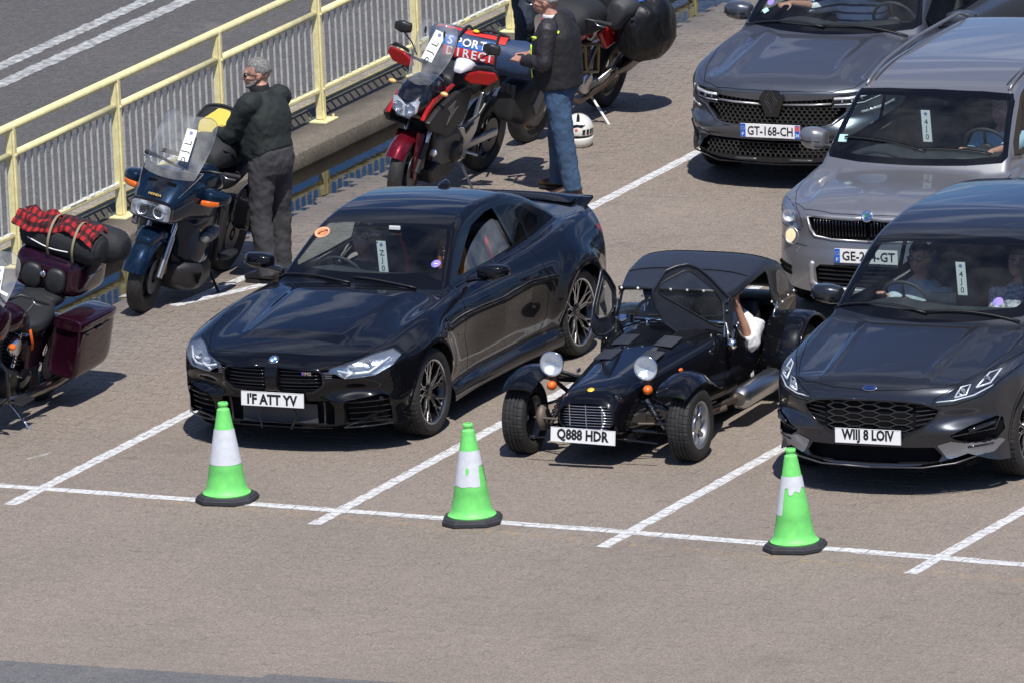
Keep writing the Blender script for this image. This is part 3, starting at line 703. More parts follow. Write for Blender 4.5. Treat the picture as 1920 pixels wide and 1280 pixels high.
def wheel(parent, c, sgn, R_, wd, rimR, style, mt, steer=0, tread='road', name='wheel', caliper=None):
    """wheel centred at c; outer face towards sgn*x"""
    w_ = bpy.data.objects.new(name, None); COL.objects.link(w_); w_.parent = parent
    w_.matrix_local = Matrix.Translation(c) @ Matrix.Rotation(steer, 4, 'Z') @ Matrix.Rotation(0 if sgn > 0 else math.pi, 4, 'Z')
    h = wd/2; n = 216
    prof = [(-h*.8, rimR+.004), (-h*.98, rimR+.03), (-h, (rimR+R_)/2), (-h*.93, R_-.022), (-h*.84, R_-.008)]
    gr = [-.5, -.18, .18, .5]
    for g in gr: prof += [(h*(g-.07), R_-.001), (h*(g-.05), R_-.009), (h*(g+.05), R_-.009), (h*(g+.07), R_-.001)]
    prof += [(h*.84, R_-.008), (h*.93, R_-.022), (h, (rimR+R_)/2+.01), (h*1.0, (rimR+R_)/2-.005), (h*.97, rimR+.022), (h*.93, rimR+.008), (h*.80, rimR+.002)]
    rings = []
    for a, r_ in prof:
        rg = []
        for k in range(n):
            rr_ = r_
            if r_ > R_-.024:
                ph = (k % 4)
                if ph == 0 and (abs(a) > h*.6 or (k//4) % 2 == (a > 0)): rr_ -= .0045
            t_ = 2*math.pi*(k+(a/h)*1.2)/n; rg.append((a, rr_*math.cos(t_), rr_*math.sin(t_)))
        rings.append(rg)
    MB().loft(rings, cap=False).build('tyre', RUB, w_, smooth='auto', ang=R(30))
    mrim = mt[0]
    rim = MB().lathe([(-h*.85, rimR-.012), (-h*.7, rimR-.03), (h*.3, rimR-.045), (h*.78, rimR-.018), (h*.86, rimR-.012), (h*.9, rimR+.004), (h*.87, rimR+.008)], n=64).build('rim', mrim, w_, smooth=True)
    MB().lathe([(h*.80, rimR-.014), (h*.885, rimR-.010), (h*.905, rimR+.003), (h*.88, rimR+.009)], n=64).build('rim_lip', mt[1], rim, smooth=True)
    dm = MB().lathe([(-.01, .05), (-.01, rimR*.72), (.012, rimR*.72), (.012, .05)], (-.02, 0, 0), n=48); dm.build('brake_disc', STL, w_, smooth='auto')
    if caliper: MB().box((.0, .0, 0), (.07, .10, .05), bev=.01).build('caliper', caliper, w_).matrix_local = Matrix.Rotation(R(20), 4, 'X') @ Matrix.Translation((0.01, -rimR*.62, 0)) @ Matrix.Rotation(R(90), 4, 'X')
    def P2(x, r_, a): return (x, r_*math.cos(a), r_*math.sin(a))
    if style == 'y':       # five pairs of split spokes with bright machined edges
        for k in range(10):
            a0 = 2*math.pi*k/10+.12; pr = .085 if k % 2 else -.085; a0 -= pr*1.2
            mb = MB(); md = MB()
            for (r0, t0, r1, t1, wd_) in ((.055, 0, rimR*.60, 0, .019), (rimR*.58, 0, rimR-.008, .16, .011), (rimR*.58, 0, rimR-.008, -.13, .011)):
                x0 = h*(.55+.3*(r0/rimR)); x1 = h*(.55+.3*(r1/rimR)); A, B = Vector(P2(x0, r0, a0+t0)), Vector(P2(x1, r1, a0+t1))
                d = (B-A).normalized(); s_ = d.cross(Vector((1, 0, 0))).normalized()
                for sgn2 in ((-1, 1) if r0 < .1 else (0,)):
                    e0, e1 = A+s_*wd_*.5*sgn2, B+s_*wd_*.5*sgn2
                    md.loft([[e+s_*.0045, e-s_*.0045, e-s_*.0045-Vector((.012, 0, 0)), e+s_*.0045-Vector((.012, 0, 0))] for e in (e0, e1)])
                mb.loft([[e+s_*wd_*.55-Vector((.006, 0, 0)), e-s_*wd_*.55-Vector((.006, 0, 0)), e-s_*wd_*.4-Vector((.035, 0, 0)), e+s_*wd_*.4-Vector((.035, 0, 0))] for e in (A, B)])
            sp_ = mb.build('spoke', mrim, rim); md.build('machined_edge', mt[1], rim)
    elif style == 'mini':  # eight stubby alloy spokes with holes between
        for k in range(8):
            a0 = 2*math.pi*k/8; mb = MB(); rings = []
            for r_, ww, x_ in ((.03, .016, .3), (rimR*.45, .012, .42), (rimR*.7, .017, .50), (rimR*.93, .034, .46)):
                C_ = Vector(P2(h*x_, r_, a0)); T_ = Vector((0, -math.sin(a0), math.cos(a0))); rings.append([C_+T_*ww, C_+T_*ww*.5+Vector((.014, 0, 0)), C_-T_*ww*.5+Vector((.014, 0, 0)), C_-T_*ww, C_-T_*ww-Vector((.03, 0, 0)), C_+T_*ww-Vector((.03, 0, 0))])
            mb.loft(rings).build('spoke', mt[1], rim, smooth='auto')
        MB().lathe([(h*.1, rimR*.42), (h*.42, rimR*.42), (h*.5, rimR*.30), (h*.5, 0.002)], n=32).build('hub', mt[1], rim, smooth='auto')
    else:                  # plain multi-spoke
        for k in range(10 if style == 'multi' else 5):
            N_ = 10 if style == 'multi' else 5; a0 = 2*math.pi*k/N_; ww = .014 if N_ == 10 else .03; rings = []
            for r_, x_ in ((.04, .5), (rimR*.5, .6), (rimR-.01, .8)):
                C_ = Vector(P2(h*x_, r_, a0)); T_ = Vector((0, -math.sin(a0), math.cos(a0))); rings.append([C_+T_*ww, C_-T_*ww, C_-T_*ww*.8-Vector((.03, 0, 0)), C_+T_*ww*.8-Vector((.03, 0, 0))])
            MB().loft(rings).build('spoke', mt[1], rim)
    hub = MB().lathe([(h*.45, .075), (h*.62, .068), (h*.66, .034), (h*.70, .031), (h*.70, .001)], n=32).build('hub_cap', mrim if style != 'mini' else ALU, rim, smooth='auto')
    for k in range(5 if style != 'mini' else 4):
        a0 = 2*math.pi*k/(5 if style != 'mini' else 4)+.3; MB().rod(P2(h*.5, .054, a0), P2(h*.66, .054, a0), .009, n=8).build('wheel_nut', STL, rim)
    return w_

def number_plate(parent, c, tilt, txt, style='uk', yaw_=0, w_=.52, h_=.111, twist=0):
    p = bpy.data.objects.new('number_plate', None); COL.objects.link(p); p.parent = parent
    p.matrix_local = Matrix.Translation(c) @ Matrix.Rotation(yaw_, 4, 'Z') @ Matrix.Rotation(tilt, 4, 'X') @ Matrix.Rotation(twist, 4, 'Y')
    MB().box((0, 0, 0), (w_, .006, h_), bev=.002).build('plate', WHP, p)
    fx = lambda x, z: frame((x, -.0042, z), (1, 0, 0), (0, 0, 1))
    if style == 'uk':
        text('characters', txt, .105, INK, p, fx(0, -.0), w_*.80, .0004, .0042)
        fr_ = MB()
        for a, b in (((-1, -1), (1, -1)), ((1, -1), (1, 1)), ((1, 1), (-1, 1)), ((-1, 1), (-1, -1))):
            fr_.rod((a[0]*w_*.494, -.0035, a[1]*h_*.475), (b[0]*w_*.494, -.0035, b[1]*h_*.475), .0012, n=4)
        fr_.build('plate_border', mat('plate_edge_grey', (.45, .45, .48), .4), p)
    else:
        BLU = mat('euro_blue', (.012, .11, .52), .4)
        MB().box((-w_/2+.0235, -.0012, 0), (.043, .006, h_-.004)).build('blue_band', BLU, p)
        text('country_letter', 'F', .04, WHP, p, frame((-w_/2+.0235, -.0047, -.03), (1, 0, 0), (0, 0, 1)), .018, .0003)
        st = MB()
        for k in range(12): a = k*math.pi/6; st.rod((-w_/2+.0235+.013*math.cos(a), -.0042, .018+.013*math.sin(a)), (-w_/2+.0235+.013*math.cos(a), -.0049, .018+.013*math.sin(a)), .0022, n=5)
        st.build('star_ring', mat('star_yellow', (.8, .6, .05), .5), p)
        if style == 'fr34':
            MB().box((w_/2-.0235, -.0012, 0), (.043, .006, h_-.004)).build('region_band', BLU, p)
            MB().box((w_/2-.0235, -.0046, .026), (.034, .001, .04)).build('region_crest', mat('crest_red', (.7, .1, .08), .5), p)
            text('region_number', '34', .036, WHP, p, frame((w_/2-.0235, -.0047, -.028), (1, 0, 0), (0, 0, 1)), .03, .0003, .0008)
            text('characters', txt, .10, INK, p, fx(0, 0), w_*.76, .0004, .0018)
        else: text('characters', txt, .10, INK, p, fx(.022, 0), w_*.84, .0004, .0018)
    return p
# ================================================================== BLACK COUPE
PBK = paint('black_car_paint', (.0035, .0038, .0055), 0, .3, .006)
WGL = glass('windscreen_glass', (.84, .92, .92), 1.1, dirt=.014); SGL = glass('side_glass', (.74, .82, .82), 1.0, ior=1.4, dirt=.01); TGL = glass('tinted_glass', (.12, .13, .14), 1.0, ior=1.34, dirt=.006)
FRIT = mat('windscreen_black_border', (.005, .005, .006), .08, spec=.45); SEAT = mat('seat_leather', (.012, .012, .013), .5, bump=(30, .2, .004)); REDT = mat('red_trim', (.55, .02, .02), .5)
DASH = mat('dashboard', (.02, .021, .023), .65, bump=(120, .2, .001)); LINR = mat('cabin_lining', (.015, .015, .016), .9); LINL = mat('pale_lining', (.20, .19, .18), .9)
CARD = mat('card_white', (.78, .80, .76), .6)
def gridpoly(x0, x1, y0, y1): return [(x0, y0), (x1, y0), (x1, y1), (x0, y1)]
def pip(p, poly):
    return bool(inpoly(np.array([p[0]]), np.array([p[1]]), poly)[0])
def seat(parent, x, y, z, m=SEAT, trim=None, bucket=False):
    s_ = MB(); s_.loft(body([((x, y-.22, z), .22, .06, 3), ((x, y, z-.02), .25, .08, 3.5), ((x, y+.24, z-.03), .24, .07, 3)], 20)).build('seat_cushion', m, parent, smooth=True)
    A = body([((x, y+.22, z+.02), .23, .07, 3), ((x, y+.30, z+.25), .245, .085, 3), ((x, y+.37, z+.5), .20, .06, 3), ((x, y+.41, z+.62), .12, .05, 3)], 20, axis='z')
    b_ = MB().loft(A).build('seat_back', m, parent, smooth=True)
    MB().loft(body([((x-.12, y+.40, z+.70), .05, .07, 3), ((x, y+.39, z+.71), .06, .085, 3), ((x+.12, y+.40, z+.70), .05, .07, 3)], 16, axis='x')).build('headrest', m, parent, smooth=True)
    if trim:
        for sx in (-1, 1):
            MB().tube([(x+sx*.205, y+.20, z+.15), (x+sx*.215, y+.24, z+.35), (x+sx*.175, y+.30, z+.52), (x+sx*.10, y+.345, z+.66)], .018, 8, flat=.6).build('seat_belt', trim, parent, smooth=True)
def steering(parent, c, r_=.185, tilt=25, band=None, m=DASH):
    o = bpy.data.objects.new('steering_wheel', None); COL.objects.link(o); o.parent = parent; o.matrix_local = Matrix.Translation(c) @ Matrix.Rotation(R(90-tilt)*-1, 4, 'X')
    MB().tube([(r_*math.cos(a), r_*math.sin(a), 0) for a in np.linspace(0, 2*math.pi, 33)], .014, 8, cap=False).build('wheel_rim', m, o, smooth=True)
    mb = MB(); mb.ell((0, 0, -.01), (.06, .055, .03))
    for a in (0, math.pi, -math.pi/2): mb.rod((0, 0, -.01), (r_*math.cos(a), r_*math.sin(a), 0), .013, n=6)
    mb.build('wheel_hub', m, o, smooth=True)
    if band: MB().tube([(r_*math.cos(a), r_*math.sin(a), 0) for a in np.linspace(math.pi/2-.08, math.pi/2+.08, 4)], .0165, 8).build('centre_mark', band, o)
def tagcard(parent, c, s_, w_=.075, h_=.26, seal=True, turn=math.pi, rx=.12, hook=True, rz=0):
    """white lane card hanging from the mirror"""
    o = thing('lane_card', s_[1], 'card', (0, 0, 0)); o.matrix_world = parent.matrix_world @ Matrix.Translation(c) @ Matrix.Rotation(rz, 4, 'Z') @ Matrix.Rotation(rx, 4, 'X')
    MB().box((0, 0, -h_/2), (w_, .002, h_)).build('card', CARD, o)
    for i, ch in enumerate(s_[0]):
        text('character', ch, .062, INK, o, frame((0, -.0022, -h_*.36-i*.062), (1, 0, 0), (0, 0, 1)), None, .0003, 0)
    if seal:
        MB().lathe([(-.0016, .014), (-.0016, .001)], (0, 0, -.03), ax='y', n=20).build('printed_seal', mat('seal_blue', (.2, .2, .4), .6), o)
    return o
def mirror_shell(parent, c, sgn, m, m2=BLKG, size=(.10, .09, .062), arm=None, lens=ORG):
    a, b, h_ = size
    A = body([((c[0]-sgn*a, c[1]+.01, c[2]-.008), b*.72, h_*.8, 3), ((c[0]-sgn*a*.3, c[1], c[2]), b, h_, 3), ((c[0]+sgn*a*.6, c[1]+.015, c[2]+.004), b*.9, h_*.88, 2.8), ((c[0]+sgn*a, c[1]+.035, c[2]+.004), b*.55, h_*.6, 2.4)], 24, axis='x')
    mo = MB().loft(A).build('door_mirror', m, parent, smooth=True)
    B = [(c[0]+sgn*q*a, c[1]-b*.93+abs(q)**3*.03+(.02 if q*1 > .9 else 0), c[2]-.012) for q in np.linspace(-.8, .95, 7)]
    MB().tube(B, .007, 6).build('indicator_strip', m2, mo)
    MB().loft(body([((c[0]-sgn*(a+.10), c[1]-.0, c[2]-.075), .03, .02, 2.5), ((c[0]-sgn*(a+.03), c[1], c[2]-.055), .035, .02, 2.5), ((c[0]-sgn*a*.2, c[1], c[2]-h_*.8), .05, .02, 2.5)], 14, axis='x')).build('mirror_arm', m2, mo, smooth=True)
    g = MB().box((c[0], c[1]+b*.86, c[2]), (a*1.6, .004, h_*1.4)); g.build('mirror_glass', mat('mirror_silver', (.7, .72, .74), .04, 1), mo)
    return mo
def wiper(parent, S, x0, s0, x1, s1, m=BLK):
    P, N = S.on('top', [(x0+(x1-x0)*t, s0+(s1-s0)*t) for t in np.linspace(0, 1, 9)], off=.016)
    o = MB().tube([tuple(p) for p in P], .007, 6).build('wiper', m, parent, smooth=True)
    P2, _ = S.on('top', [(x0+(x1-x0)*t, s0+(s1-s0)*t+.012) for t in np.linspace(0, 1, 9)], off=.006); MB().tube([tuple(p) for p in P2], .004, 6).build('wiper_blade', GAP, o)
    return o
def cabin(parent, x_half, s0, s1, z0, zt, lining=LINR):
    mb = MB(); mb.box((0, (s0+s1)/2, z0), (x_half*2, s1-s0, .02)); mb.box((0, s0-.2, z0+.2), (x_half*2, .02, .5)); mb.box((0, s1, z0+.25), (x_half*2, .02, .6))
    for sx in (-1, 1): mb.box((sx*x_half, (s0+s1)/2, z0+.25), (.02, s1-s0, .54))
    mb.build('cabin_floor', lining, parent)
def underbody(parent, L, hw, z0=.2, z1=.5, wheels=(), wr=.37):
    mb = MB(); a, b = wheels
    mb.box((0, L/2, z0), (hw*1.5, L-.5, .04))
    for s_ in (a-wr-.03, a+wr+.03, b-wr-.03, b+wr+.03): pass
    mb.build('underbody', DRK, parent)
    for s_ in wheels:
        for sx in (-1, 1):
            mb = MB(); pts = [(sx*(hw-.28), s_+wr*math.cos(t), .33+wr*math.sin(t)) for t in np.linspace(-.25, math.pi+.25, 16)]
            n0 = len(mb.V); mb.V += pts+[(sx*(hw-.045), y, z) for _, y, z in pts]+[(sx*(hw-.28), s_, .33)]
            mb.F += [(n0+i, n0+i+1, n0+16+i+1, n0+16+i) for i in range(15)]+[(n0+i, n0+i+1, n0+32) for i in range(15)]
            mb.build('wheel_arch_liner', DRK, parent)

def circle_poly(c, r_, n=40, a0=0, a1=2*math.pi): return [(c[0]+r_*math.cos(t), c[1]+r_*math.sin(t)) for t in np.linspace(a0, a1, n, endpoint=False)]
def arch_poly(sc, r_, zc=.335): return [(sc+r_*math.cos(t), zc+r_*math.sin(t)) for t in np.linspace(-.0, math.pi, 30)]+[(sc-r_, 0), (sc+r_, 0)]

def make_coupe():
    T = thing('parked_car', 'glossy black two-door coupe with window half down, nearest the railing', 'car', (-1.225, 1.56, 0), .007)
    SF, SR = .86, 3.607
    H0 = spl((-.3, .60), (0, .705), (.06, .735), (.15, .765), (.35, .815), (.7, .875), (1.1, .925), (1.5, .965), (2, .985), (3.2, 1.0), (3.9, 1.035), (4.3, 1.035), (4.52, 1.045), (4.7, 1.02))
    RO = spl((1.3, .82), (1.48, .955), (1.75, 1.115), (2.0, 1.25), (2.18, 1.325), (2.4, 1.375), (2.75, 1.402), (3.1, 1.385), (3.35, 1.335), (3.6, 1.24), (3.8, 1.135), (3.96, 1.03), (4.08, .93))
    WP = spl((0, .905), (.5, .925), (.86, .945), (1.3, .915), (1.8, .895), (2.5, .90), (3.0, .925), (3.6, .955), (4.1, .92), (4.6, .80))
    TZ = spl((.0, .05), (.13, .01), (.20, -.015), (.235, -.012), (.33, .035), (.45, .012), (.6, 0), (.70, .002), (.80, .03), (.88, .075), (.95, .14), (1.05, .26))
    GW = spl((1.4, .70), (2.2, .705), (3.0, .70), (3.6, .67), (4.1, .62), (4.6, .5))
    FX = spl((0, .0), (.2, .006), (.4, .035), (.6, .095), (.75, .18), (.86, .30), (.93, .46), (1.2, 1.2))
    FZ = spl((.05, .02), (.12, -.012), (.16, -.005), (.22, .035), (.35, .035), (.45, .012), (.55, 0), (.66, .012), (.72, .05), (.80, .16), (1.0, .5))
    def F(x, s, z):
        x = np.abs(x)
        bul = 0
        for sc, am in ((SF, .028), (SR, .04)):
            d = np.hypot(s-sc, (z-.335)*.96); bul = bul+am*np.exp(-((d-.40)/.10)**2)*(z > .1)*np.clip((z-.25)/.25, 0, 1)
        # shoulder above the arches and a hollow behind the front wheel
        w_ = WP(s)+bul-TZ(z)-.022*np.exp(-((s-1.75)/.5)**2-((z-.60)/.13)**2)-.028*np.exp(-((z-.60)/.12)**2)*np.clip((s-2.3)/.5, 0, 1)*np.clip((3.1-s)/.3, 0, 1)
        side = x-w_
        dome = .016*(1/(1+np.exp((x-(.40+.04*s))/.02)))*np.clip((s-.34)/.12, 0, 1)*np.clip((1.6-s)/.3, 0, 1)
        fend = .035*np.exp(-((x-.80)/.11)**2)*np.exp(-((s-.95)/.6)**2)+.04*np.exp(-((x-.82)/.12)**2)*np.exp(-((s-3.7)/.55)**2)
        crown = .075*x**2+.10*np.clip(x-.5, 0, 1)**2
        kid = -.0
        top = z-(H0(s-.25*x**2)-crown+dome+fend)
        # kidney surround stands proud, cheeks under the lamps are hollowed
        kp = .03*np.exp(-((x-.0)/.05)**4)*np.exp(-((z-.66)/.05)**2)
        fx = FX(x); cheek = .05*np.exp(-((x-.63)/.16)**2-((z-.50)/.055)**2)-.045*np.exp(-((x-.66)/.2)**2-((z-.40)/.05)**2)
        front = (fx+FZ(z)+cheek*1.0-.035*np.exp(-(((x-.0)/.42)**6))*np.exp(-((z-.60)/.10)**4))-s
        rear = s-(4.55-.10*x**2-1.6*np.clip(x-.48, 0, 1)**2-.10*np.clip(np.abs(z-.75)-.1, 0, 1))
        L_ = smax(smax(side, top, .045), smax(front, rear, .02), .035)
        L_ = smax(L_, .125-z, .008)
        ro = z-(RO(s-.26*x**2*np.clip((2.5-s)/.8, -.25, 1))-.085*x**2)
        gs = x-(GW(s)-(z-.95)*.40-.18*np.clip(z-1.22, 0, 1)**1.5)
        G = smax(smax(ro, gs, .05), .86-z, .02)
        lip = smax(smax(z-(1.055-.02*x**2), 1.02-z, .01), smax(np.abs(s-4.50)-.05, x-.66, .03), .01)
        return smin(smin(L_, G, .022), lip, .02)
    S = Shell(F, 4.58, 1.90, 1.41, .0165, zb=.08)
    for sc in (SF, SR): S.region('arch', arch_poly(sc, .385), 'side', cond=lambda C, N: (C[:, 0] > .55) & (C[:, 2] < .78))
    S.region('windscreen', [(-.1, .985), (.35, .985), (.62, .99), (.672, 1.005), (.575, 1.26), (.54, 1.312), (.3, 1.34), (-.1, 1.35)], 'front', cond=lambda C, N: (C[:, 1] < 2.4) & (C[:, 1] > 1.25) & (N[:, 1] < -.2) & (N[:, 2] > .2))
    S.region('windscreen_glass', [(-.1, 1.04), (.35, 1.04), (.58, 1.045), (.61, 1.075), (.545, 1.22), (.50, 1.285), (.3, 1.305), (-.1, 1.31)], 'front', cond=lambda C, N: (C[:, 1] < 2.4) & (N[:, 2] > .2), over=('windscreen',))
    S.region('side_trim', [(1.78, .965), (2.22, 1.20), (2.45, 1.295), (2.8, 1.335), (3.15, 1.31), (3.46, 1.215), (3.66, 1.09), (3.58, 1.035), (3.0, .995), (2.3, .965)], 'side', smooth=4, cond=lambda C, N: (N[:, 0] > .3) & (C[:, 0] > .4))
    S.region('door_opening', [(1.88, .985), (2.22, 1.17), (2.42, 1.262), (2.72, 1.303), (2.86, 1.302), (2.94, 1.0), (2.5, .985)], 'side', cond=lambda C, N: (N[:, 0] > .3), over=('side_trim',))
    S.region('quarter_glass', [(2.99, 1.005), (2.90, 1.298), (3.15, 1.275), (3.38, 1.20), (3.55, 1.095), (3.49, 1.045)], 'side', cond=lambda C, N: (N[:, 0] > .3), over=('side_trim',))
    S.region('rear_window', [(-.1, 1.12), (.5, 1.10), (.44, 1.30), (-.1, 1.33)], 'front', cond=lambda C, N: (C[:, 1] > 3.2) & (N[:, 1] > .2))
    S.region('bonnet', [(-.1, .105), (.25, .115), (.5, .165), (.62, .23), (.70, .42), (.755, .62), (.78, .95), (.765, 1.42), (.70, 1.56), (.4, 1.50), (-.1, 1.47)], 'top', cond=lambda C, N: (N[:, 2] > .3) & (C[:, 2] > .6) & (C[:, 1] < 1.7))
    S.region('headlight', [(.455, .665), (.43, .635), (.50, .625), (.56, .59), (.76, .605), (.86, .665), (.885, .725), (.80, .765), (.70, .745)], 'front', cond=lambda C, N: (C[:, 1] < .75))
    S.region('lamp_intake', [(.385, .655), (.37, .60), (.50, .59), (.56, .588), (.50, .624), (.43, .634), (.45, .664)], 'front', cond=lambda C, N: (C[:, 1] < .6))
    S.region('kidney_grille', [(.05, .672), (.37, .652), (.405, .615), (.40, .545), (.32, .495), (.065, .49), (.045, .52)], 'front', cond=lambda C, N: (C[:, 1] < .5))
    S.region('lower_grille', [(-.1, .415), (.44, .42), (.47, .38), (.46, .23), (.40, .185), (-.1, .18)], 'front', cond=lambda C, N: (C[:, 1] < .5))
    S.region('side_intake', [(.545, .395), (.575, .425), (.80, .46), (.835, .44), (.84, .255), (.80, .235), (.56, .215), (.53, .24)], 'front', cond=lambda C, N: (C[:, 1] < .9) & (C[:, 0] > .5) & (C[:, 1] < .62))
    S.region('tail_light', [(.6, .835), (1.0, .82), (1.0, .89), (.6, .90)], 'front', cond=lambda C, N: (C[:, 1] > 4.2) & (N[:, 1] > .1))
    S.region('door', [(1.62, .33), (1.56, .62), (1.66, .90), (1.76, .97), (3.02, 1.01), (3.06, .72), (3.0, .45), (2.9, .33)], 'side')
    S.region('side_skirt', [(1.28, .12), (3.2, .12), (3.22, .245), (3.0, .31), (1.5, .31), (1.26, .28)], 'side', cond=lambda C, N: (C[:, 0] > .6))
    k = dict()
    S.emit('body', PBK, T); S.emit('windscreen', FRIT, T, part='windscreen_surround'); S.emit('windscreen_glass', WGL, T, part='windscreen'); S.emit('side_trim', FRIT, T, part='window_trim', pair=True)
    S.emit('quarter_glass', TGL, T, part='quarter_window', pair=True); S.emit('rear_window', TGL, T)
    S.emit('bonnet', PBK, T); S.emit('door', PBK, T, pair=True); S.emit('side_skirt', PBK, T, pair=True)
    S.emit('tail_light', mat('tail_lens_red', (.20, .006, .008), .15, spec=.3), T, pair=True)
    # far door window up; near door window two thirds down, its glass bulging above the sill
    V, Fc, N = S.sub('door_opening'); V2, F2, N2 = S.mirror(V, Fc, N); obj('door_window', V2, F2, SGL, T, True, N2)
    gl = [(2.05, .95), (2.10, 1.02), (2.22, 1.075), (2.42, 1.135), (2.65, 1.18), (2.84, 1.195), (2.93, 1.0), (2.93, .95)]
    P = []; n = 26
    for i in range(n+1):
        s_ = 2.05+(2.93-2.05)*i/n; zt = float(spl((2.05, .955), (2.09, 1.02), (2.2, 1.085), (2.4, 1.16), (2.62, 1.215), (2.80, 1.235), (2.90, 1.20))(s_))
        for j in range(6): P.append((s_, .95+(zt-.95)*j/5))
    Q, NN = S.on('side', P); Q = Q-NN*.02
    obj('lowered_door_window', Q, [(i*6+j, (i+1)*6+j, (i+1)*6+j+1, i*6+j+1) for i in range(n) for j in range(5)], glass('greenish_glass', (.45, .58, .52), 1.4, dirt=.10), T, True)
    # openings
    S.recess('kidney_grille', .06, DRK, T, 'grille_recess'); S.recess('lower_grille', .09, DRK, T, 'lower_intake'); S.recess('side_intake', .09, DRK, T, 'side_intake'); S.recess('lamp_intake', .03, DRK, T, 'lamp_intake')
    S.recess('headlight', .055, mat('lamp_housing', (.42, .46, .52), .22, .75, bump=(40, .5, .01)), T, 'headlight_housing')
    hl = S.emit('headlight', CLR, T, pair=True, off=.001)
    for o, sg in zip(hl, (1, -1)):
        mb = S.bars('front', [[(.50*sg, .645), (.60*sg, .622), (.715*sg, .628), (.76*sg, .66), (.82*sg, .715)], [(.60*sg, .625), (.56*sg, .60)]], .009, .028); mb.build('light_guide', mat('light_guide', (.8, .83, .86), .25, .2), o, smooth=True)
        for xx, zz_ in ((.60, .66), (.70, .69)):
            (p,), _ = S.on('front', [(xx*sg, zz_)]); MB().lathe([(-.0, .034), (.03, .028), (.04, .004)], (p[0], p[1]+.014, p[2]), ax='y', n=20).build('projector_lens', LAMP, o, smooth=True)
    for sg in (1, -1):
        S.bars('front', [[(.40*sg, .60+.013*i), (.47*sg, .60+.013*i)] for i in range(4)], .002, .006).build('intake_fins', CHR, T)
        g = bpy.data.objects.new('kidney_grille', None); COL.objects.link(g); g.parent = T
        for i in range(6):
            z_ = .51+.027*i; S.bars('front', [[(.055*sg, z_), (.39*sg, z_)]], .0045, .018).build('grille_bar', BLKG, g, smooth=True)
        S.bars('front', [[(.043*sg, .68), (.375*sg, .66), (.415*sg, .618), (.41*sg, .54), (.325*sg, .483), (.06*sg, .478), (.036*sg, .515), (.043*sg, .68)]], .010, .002).build('grille_frame', BLKG, g, smooth=True)
        for i in range(4): S.bars('front', [[(.56*sg, .27+.045*i), (.83*sg, .275+.045*i)]], .004, .03).build('intake_slat', BLKG, T)
        S.bars('front', [[(.53*sg, .212), (.60*sg, .242), (.83*sg, .252)], [(.53*sg, .21), (.84*sg, .222)]], .005, .0).build('intake_trim', mat('bright_black', (.05, .05, .055), .08, .6, coat=1), T, smooth=True)
        S.bars('front', [[(.78*sg, .43), (.80*sg, .42)]], .016, .004).build('parking_sensor', BLKG, T)
        for (a, b) in (((.10, .40), (.16, .30)), ((.16, .30), (.12, .19)), ((.47, .40), (.46, .22)), ((.39, .41), (.38, .22))): S.bars('front', [[(a[0]*sg, a[1]), (b[0]*sg, b[1])]], .008, .02).build('intake_strut', BLKG, T)
    S.bars('front', [[(-.40, .235), (.40, .235)], [(-.44, .205), (.44, .205)]], .006, .02).build('intake_bar', BLKG, T)
    rad = MB(); rad.box((0, .12, .30), (.62, .01, .15)); rad.build('radiator', mat('radiator_grey', (.08, .08, .085), .6, .3), T)
    S.gaps([('top', [(.0, .105), (.25, .115), (.5, .165), (.62, .23), (.70, .42), (.755, .62), (.78, .95), (.765, 1.40), (.72, 1.52)]), ('side', [(1.62, .33), (1.56, .62), (1.66, .90), (1.76, .965)]), ('side', [(1.62, .33), (2.9, .33), (3.0, .45), (3.06, .72), (3.02, 1.0)]),
            ('side', [(1.2, .70), (1.24, .82)]), ('side', [(.52, .62), (.30, .60)]), ('top', [(.68, 3.95), (.72, 4.3), (.66, 4.5)]), ('front', [(.385, .66), (.70, .752), (.80, .772), (.895, .728)])], T)
    S.gaps([('side', [(1.80, .958), (2.3, .957), (3.0, .988), (3.62, 1.03)], 3)], T, w_=.018, m=FRIT, name='sill_trim', off=.002)
    for sc in (SF, SR):
        for sg in (1, -1):
            V, Ff = S.ribbon('side', [(sc+.39*math.cos(t), .335+.39*math.sin(t)) for t in np.linspace(.02, math.pi-.02, 30)], .022, .003); obj('arch_lip', V*[sg, 1, 1], [f if sg > 0 else f[::-1] for f in Ff], BLKG, T, True)
    # door handle, roof fin, lip spoiler
    for sg in (1, -1):
        P, N = S.on('side', [(s_, .79) for s_ in np.linspace(2.70, 2.90, 6)]); P = P+N*.022; MB().tube([(p[0]*sg, p[1], p[2]) for p in P], [.008, .013, .014, .014, .013, .008], 10, flat=.7).build('door_handle', PBK, T, smooth=True)
        mirror_shell(T, (.985*sg, 1.90, 1.03), sg, PBK, BLKG, (.11, .07, .058))
    MB().loft(body([((0, 3.10, 1.375), .008, .01, 2.4), ((0, 3.17, 1.385), .03, .025, 2.2), ((0, 3.25, 1.385), .03, .032, 2.0), ((0, 3.29, 1.375), .015, .02, 2)], 20)).build('roof_aerial', PBK, T, smooth=True)
    sp_ = MB(); rings = []
    for x_ in np.linspace(-.55, .55, 23):
        h_ = .030*(1-(abs(x_)/.62)**4); y_ = 4.40-.10*x_**2; rings.append([(x_, y_-.05, 1.04-.03*x_**2), (x_, y_+.02, 1.04+h_-.03*x_**2), (x_, y_+.06, 1.045+h_-.03*x_**2), (x_, y_+.055, 1.02-.03*x_**2)])
    sp_.loft(rings).build('boot_spoiler', PBK, T, smooth='auto')
    wiper(T, S, -.72, 1.70, -.03, 1.50); wiper(T, S, -.02, 1.56, .50, 1.545)
    # cabin
    cabin(T, .70, 1.5, 3.6, .30, 1.3); underbody(T, 4.58, .93, wheels=(SF, SR), wr=.38)
